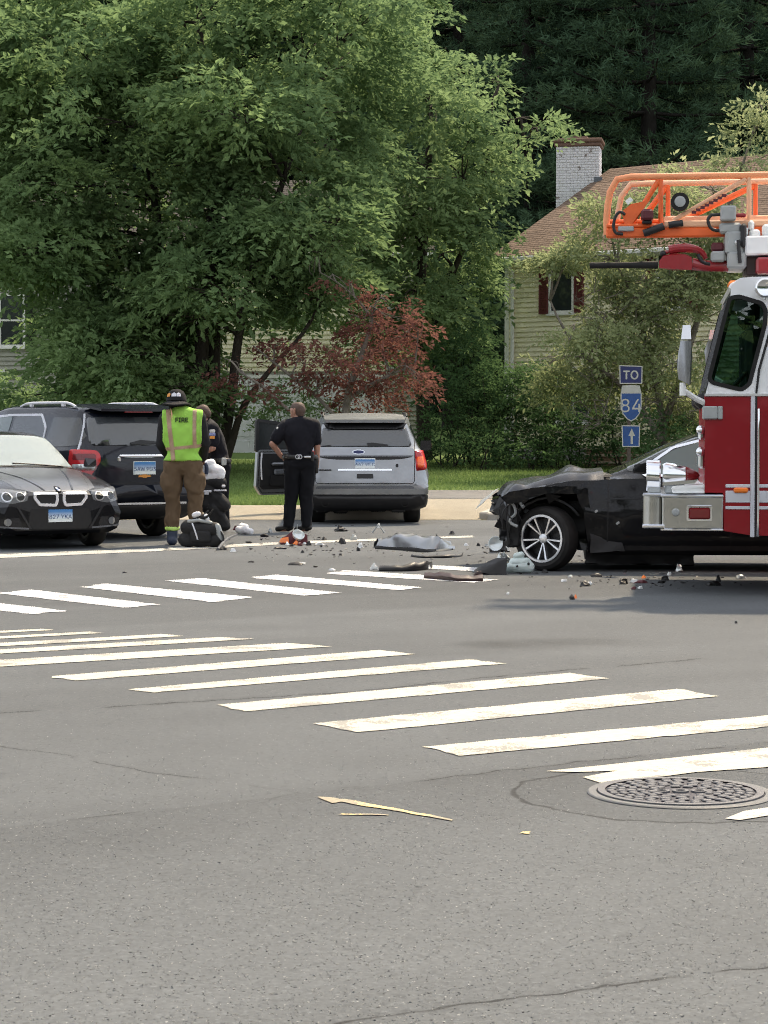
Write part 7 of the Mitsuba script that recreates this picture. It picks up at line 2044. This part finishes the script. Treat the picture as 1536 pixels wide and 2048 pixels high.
for (nm, lab, px, py, w_, h_, m) in (
        ('plastic_shard', 'black L-shaped plastic piece just right of the shoes of the standing officer', 681, 1063, 27, 12, 'black_plastic'),
        ('plastic_shard', 'black lump on the stop line under the silver SUV number plate', 683, 1088, 17, 11, 'black_plastic'),
        ('plastic_shard', 'dark twisted clip just above the stop line, right of the black lump', 706, 1081, 16, 12, 'steel_grey'),
        ('plastic_shard', 'thin white shard on the stop line right of the torn-off headlight', 640, 1090, 24, 5, 'white_plastic'),
        ('plastic_shard', 'black chip touching the stop line right of the torn-off headlight', 649, 1080, 14, 6, 'black_plastic'),
        ('plastic_shard', 'small white clip below the stop line, left of the grey body panel', 721, 1096, 12, 10, 'white_plastic'),
        ('plastic_shard', 'dark bent clip just below the small white clip, left of the grey body panel', 716, 1102, 9, 8, 'black_plastic'),
        ('plastic_shard', 'flat dark piece on the road just below-left of the torn-off headlight', 556, 1098, 24, 6, 'black_plastic'),
        ('plastic_shard', 'flat black piece right of the white airbag cloth', 528, 1074, 22, 6, 'black_plastic'),
        ('plastic_shard', 'black chip on the stop line below the white airbag cloth', 498, 1087, 16, 5, 'black_plastic'),
        ('plastic_shard', 'small grey chip just left of the shoes of the standing officer', 540, 1066, 12, 8, 'steel_grey'),
        ('plastic_shard', 'black wedge beside the right end of the duffel bag', 444, 1100, 24, 8, 'black_plastic'),
        ('plastic_shard', 'pale crumpled piece below the black wedge at the duffel bag', 466, 1104, 14, 8, 'white_plastic'),
        ('plastic_shard', 'dark curved piece with pale end left of the far crosswalk bars, below the headlight', 592, 1130, 34, 6, 'black_plastic'),
        ('plastic_shard', 'dark flake on the road left of the dark curved piece', 502, 1125, 16, 4, 'black_plastic'),
        ('plastic_shard', 'lone dark flake on the road in front of the dark grey sedan', 249, 1146, 12, 3, 'black_plastic'),
        ('plastic_shard', 'dark lump on the road below the duffel bag', 605, 1106, 8, 6, 'black_plastic'),
        ('plastic_shard', 'small dark flake under the black lump of the stop line', 680, 1111, 12, 4, 'black_plastic'),
        ('plastic_shard', 'white paper-like chip left of the long black bumper strip', 664, 1141, 14, 4, 'white_plastic'),
        ('plastic_shard', 'black knob above the right end of the stop line', 904, 1069, 12, 8, 'black_plastic'),
        ('plastic_shard', 'dark chip left of the torn nose, beyond the thin flat strip', 956, 1092, 10, 6, 'black_plastic'),
        ('plastic_shard', 'second dark chip near the torn nose, beyond the thin flat strip', 974, 1093, 12, 5, 'steel_grey'),
        ('plastic_shard', 'pale chip beyond the thin flat strip, right of the grey body panel', 932, 1092, 9, 6, 'white_plastic'),
        ('plastic_shard', 'small black and orange lump alone on the road below the wrecked sedan', 1145, 1199, 16, 10, 'black_plastic'),
        ('plastic_shard', 'dark chip with a pale tip on the road below the front wheel', 1170, 1172, 26, 9, 'black_plastic'),
        ('plastic_shard', 'white chip on the road right below the front tyre', 1141, 1155, 14, 6, 'white_plastic'),
        ('plastic_shard', 'pale chip on the road left of the dark chip with a pale tip', 1127, 1164, 13, 6, 'white_plastic'),
        ('plastic_shard', 'tiny white chip alone between the far crosswalk and the wreck', 1016, 1189, 8, 5, 'white_plastic'),
        ('plastic_shard', 'dark flat lumps at the shadow edge right of the front tyre', 1192, 1154, 26, 7, 'black_plastic'),
        ('plastic_shard', 'black pointed piece in the debris row under the truck bumper', 1242, 1168, 30, 10, 'black_plastic'),
        ('plastic_shard', 'white oblong piece beside the black pointed piece', 1268, 1165, 20, 7, 'white_plastic'),
        ('plastic_shard', 'dark red strip in the debris row under the truck bumper', 1284, 1166, 34, 7, 'maroon'),
        ('plastic_shard', 'small maroon chip below the dark red strip', 1268, 1179, 12, 6, 'maroon'),
        ('plastic_shard', 'pale chip right of the small maroon chip', 1281, 1178, 12, 6, 'white_plastic'),
        ('plastic_shard', 'orange-red fragment at the shadow edge above the dark red strip', 1288, 1157, 12, 6, 'lamp_amber'),
        ('plastic_shard', 'dark piece with white edges right of the dark red strip', 1330, 1161, 16, 10, 'black_plastic'),
        ('plastic_shard', 'white chip above the dark piece with white edges', 1338, 1151, 8, 7, 'white_plastic'),
        ('plastic_shard', 'bright crumpled piece in the shade under the wrecked sedan', 1358, 1143, 18, 14, 'lamp_clear'),
        ('plastic_shard', 'dark lump with a round knob on the road under the truck bumper', 1427, 1171, 28, 9, 'black_plastic'),
        ('plastic_shard', 'round black knob on the dark lump under the truck bumper', 1436, 1164, 12, 13, 'black_plastic'),
        ('plastic_shard', 'white oval cap on the road near the right edge', 1482, 1158, 22, 9, 'white_plastic'),
        ('plastic_shard', 'tiny dark crumb alone below the shadow of the fire truck', 1472, 1247, 7, 5, 'black_plastic'),
        ('plastic_shard', 'dark clump at the foot of the wreck beside the tyre', 1090, 1146, 16, 8, 'black_plastic')):
    DS += 1
    kk = debris(nm, lab, shard(px, py, w_, h_, DS), m)
    if 'pale tip' in lab or 'orange lump' in lab or 'white edges' in lab or 'pale end' in lab:
        part(kk, 'tip', shard(px + w_ * .38, py - h_ * .2, w_ * .4, h_ * .8, DS + 500), 'lamp_amber' if 'orange' in lab else 'white_plastic', 35)
w0 = G(757, 1066)
debris('bent_wire', 'bent grey wire standing like a small tent above the stop line', cat(tube([w0 + V3(-.09, 0, .0), w0 + V3(.0, 0, .12), w0 + V3(.085, 0, .0)], .011, 6)), 'steel_grey')
debris('plastic_shard', 'round white chip just above the bent grey wire', shard(757, 1056, 8, 9, 991), 'white_plastic')
debris('trim_strip', 'long thin grey strip leaning by the duffel bag', tube([G(436, 1101) + V3(0, 0, .015), G(455, 1092) + V3(0, 0, .09), G(474, 1084) + V3(0, 0, .10)], [.018, .022, .012], 6, 3), 'grey_paint')
# crumbs nobody could count
r = np.random.default_rng(99)
cr = []
for _ in range(420):
    u = r.random()
    if u < .5:
        px, py = r.normal(640, 110), r.normal(1092, 17)
    elif u < .8:
        px, py = r.normal(1010, 90), r.normal(1115, 20)
    else:
        px, py = r.normal(1280, 120), r.normal(1165, 8)
    o = G(px, max(1052, py))
    s_ = .006 + .014 * r.random() ** 2
    cr.append(hull(o + V3(0, 0, s_ * .4) + r.normal(size=(7, 3)) * V3(1, 1, .4) * s_))
single('debris_crumbs', 'scattered dark and glassy crumbs of broken plastic on the road', 'debris', cat(*cr), 'black_plastic', False, kind='stuff')
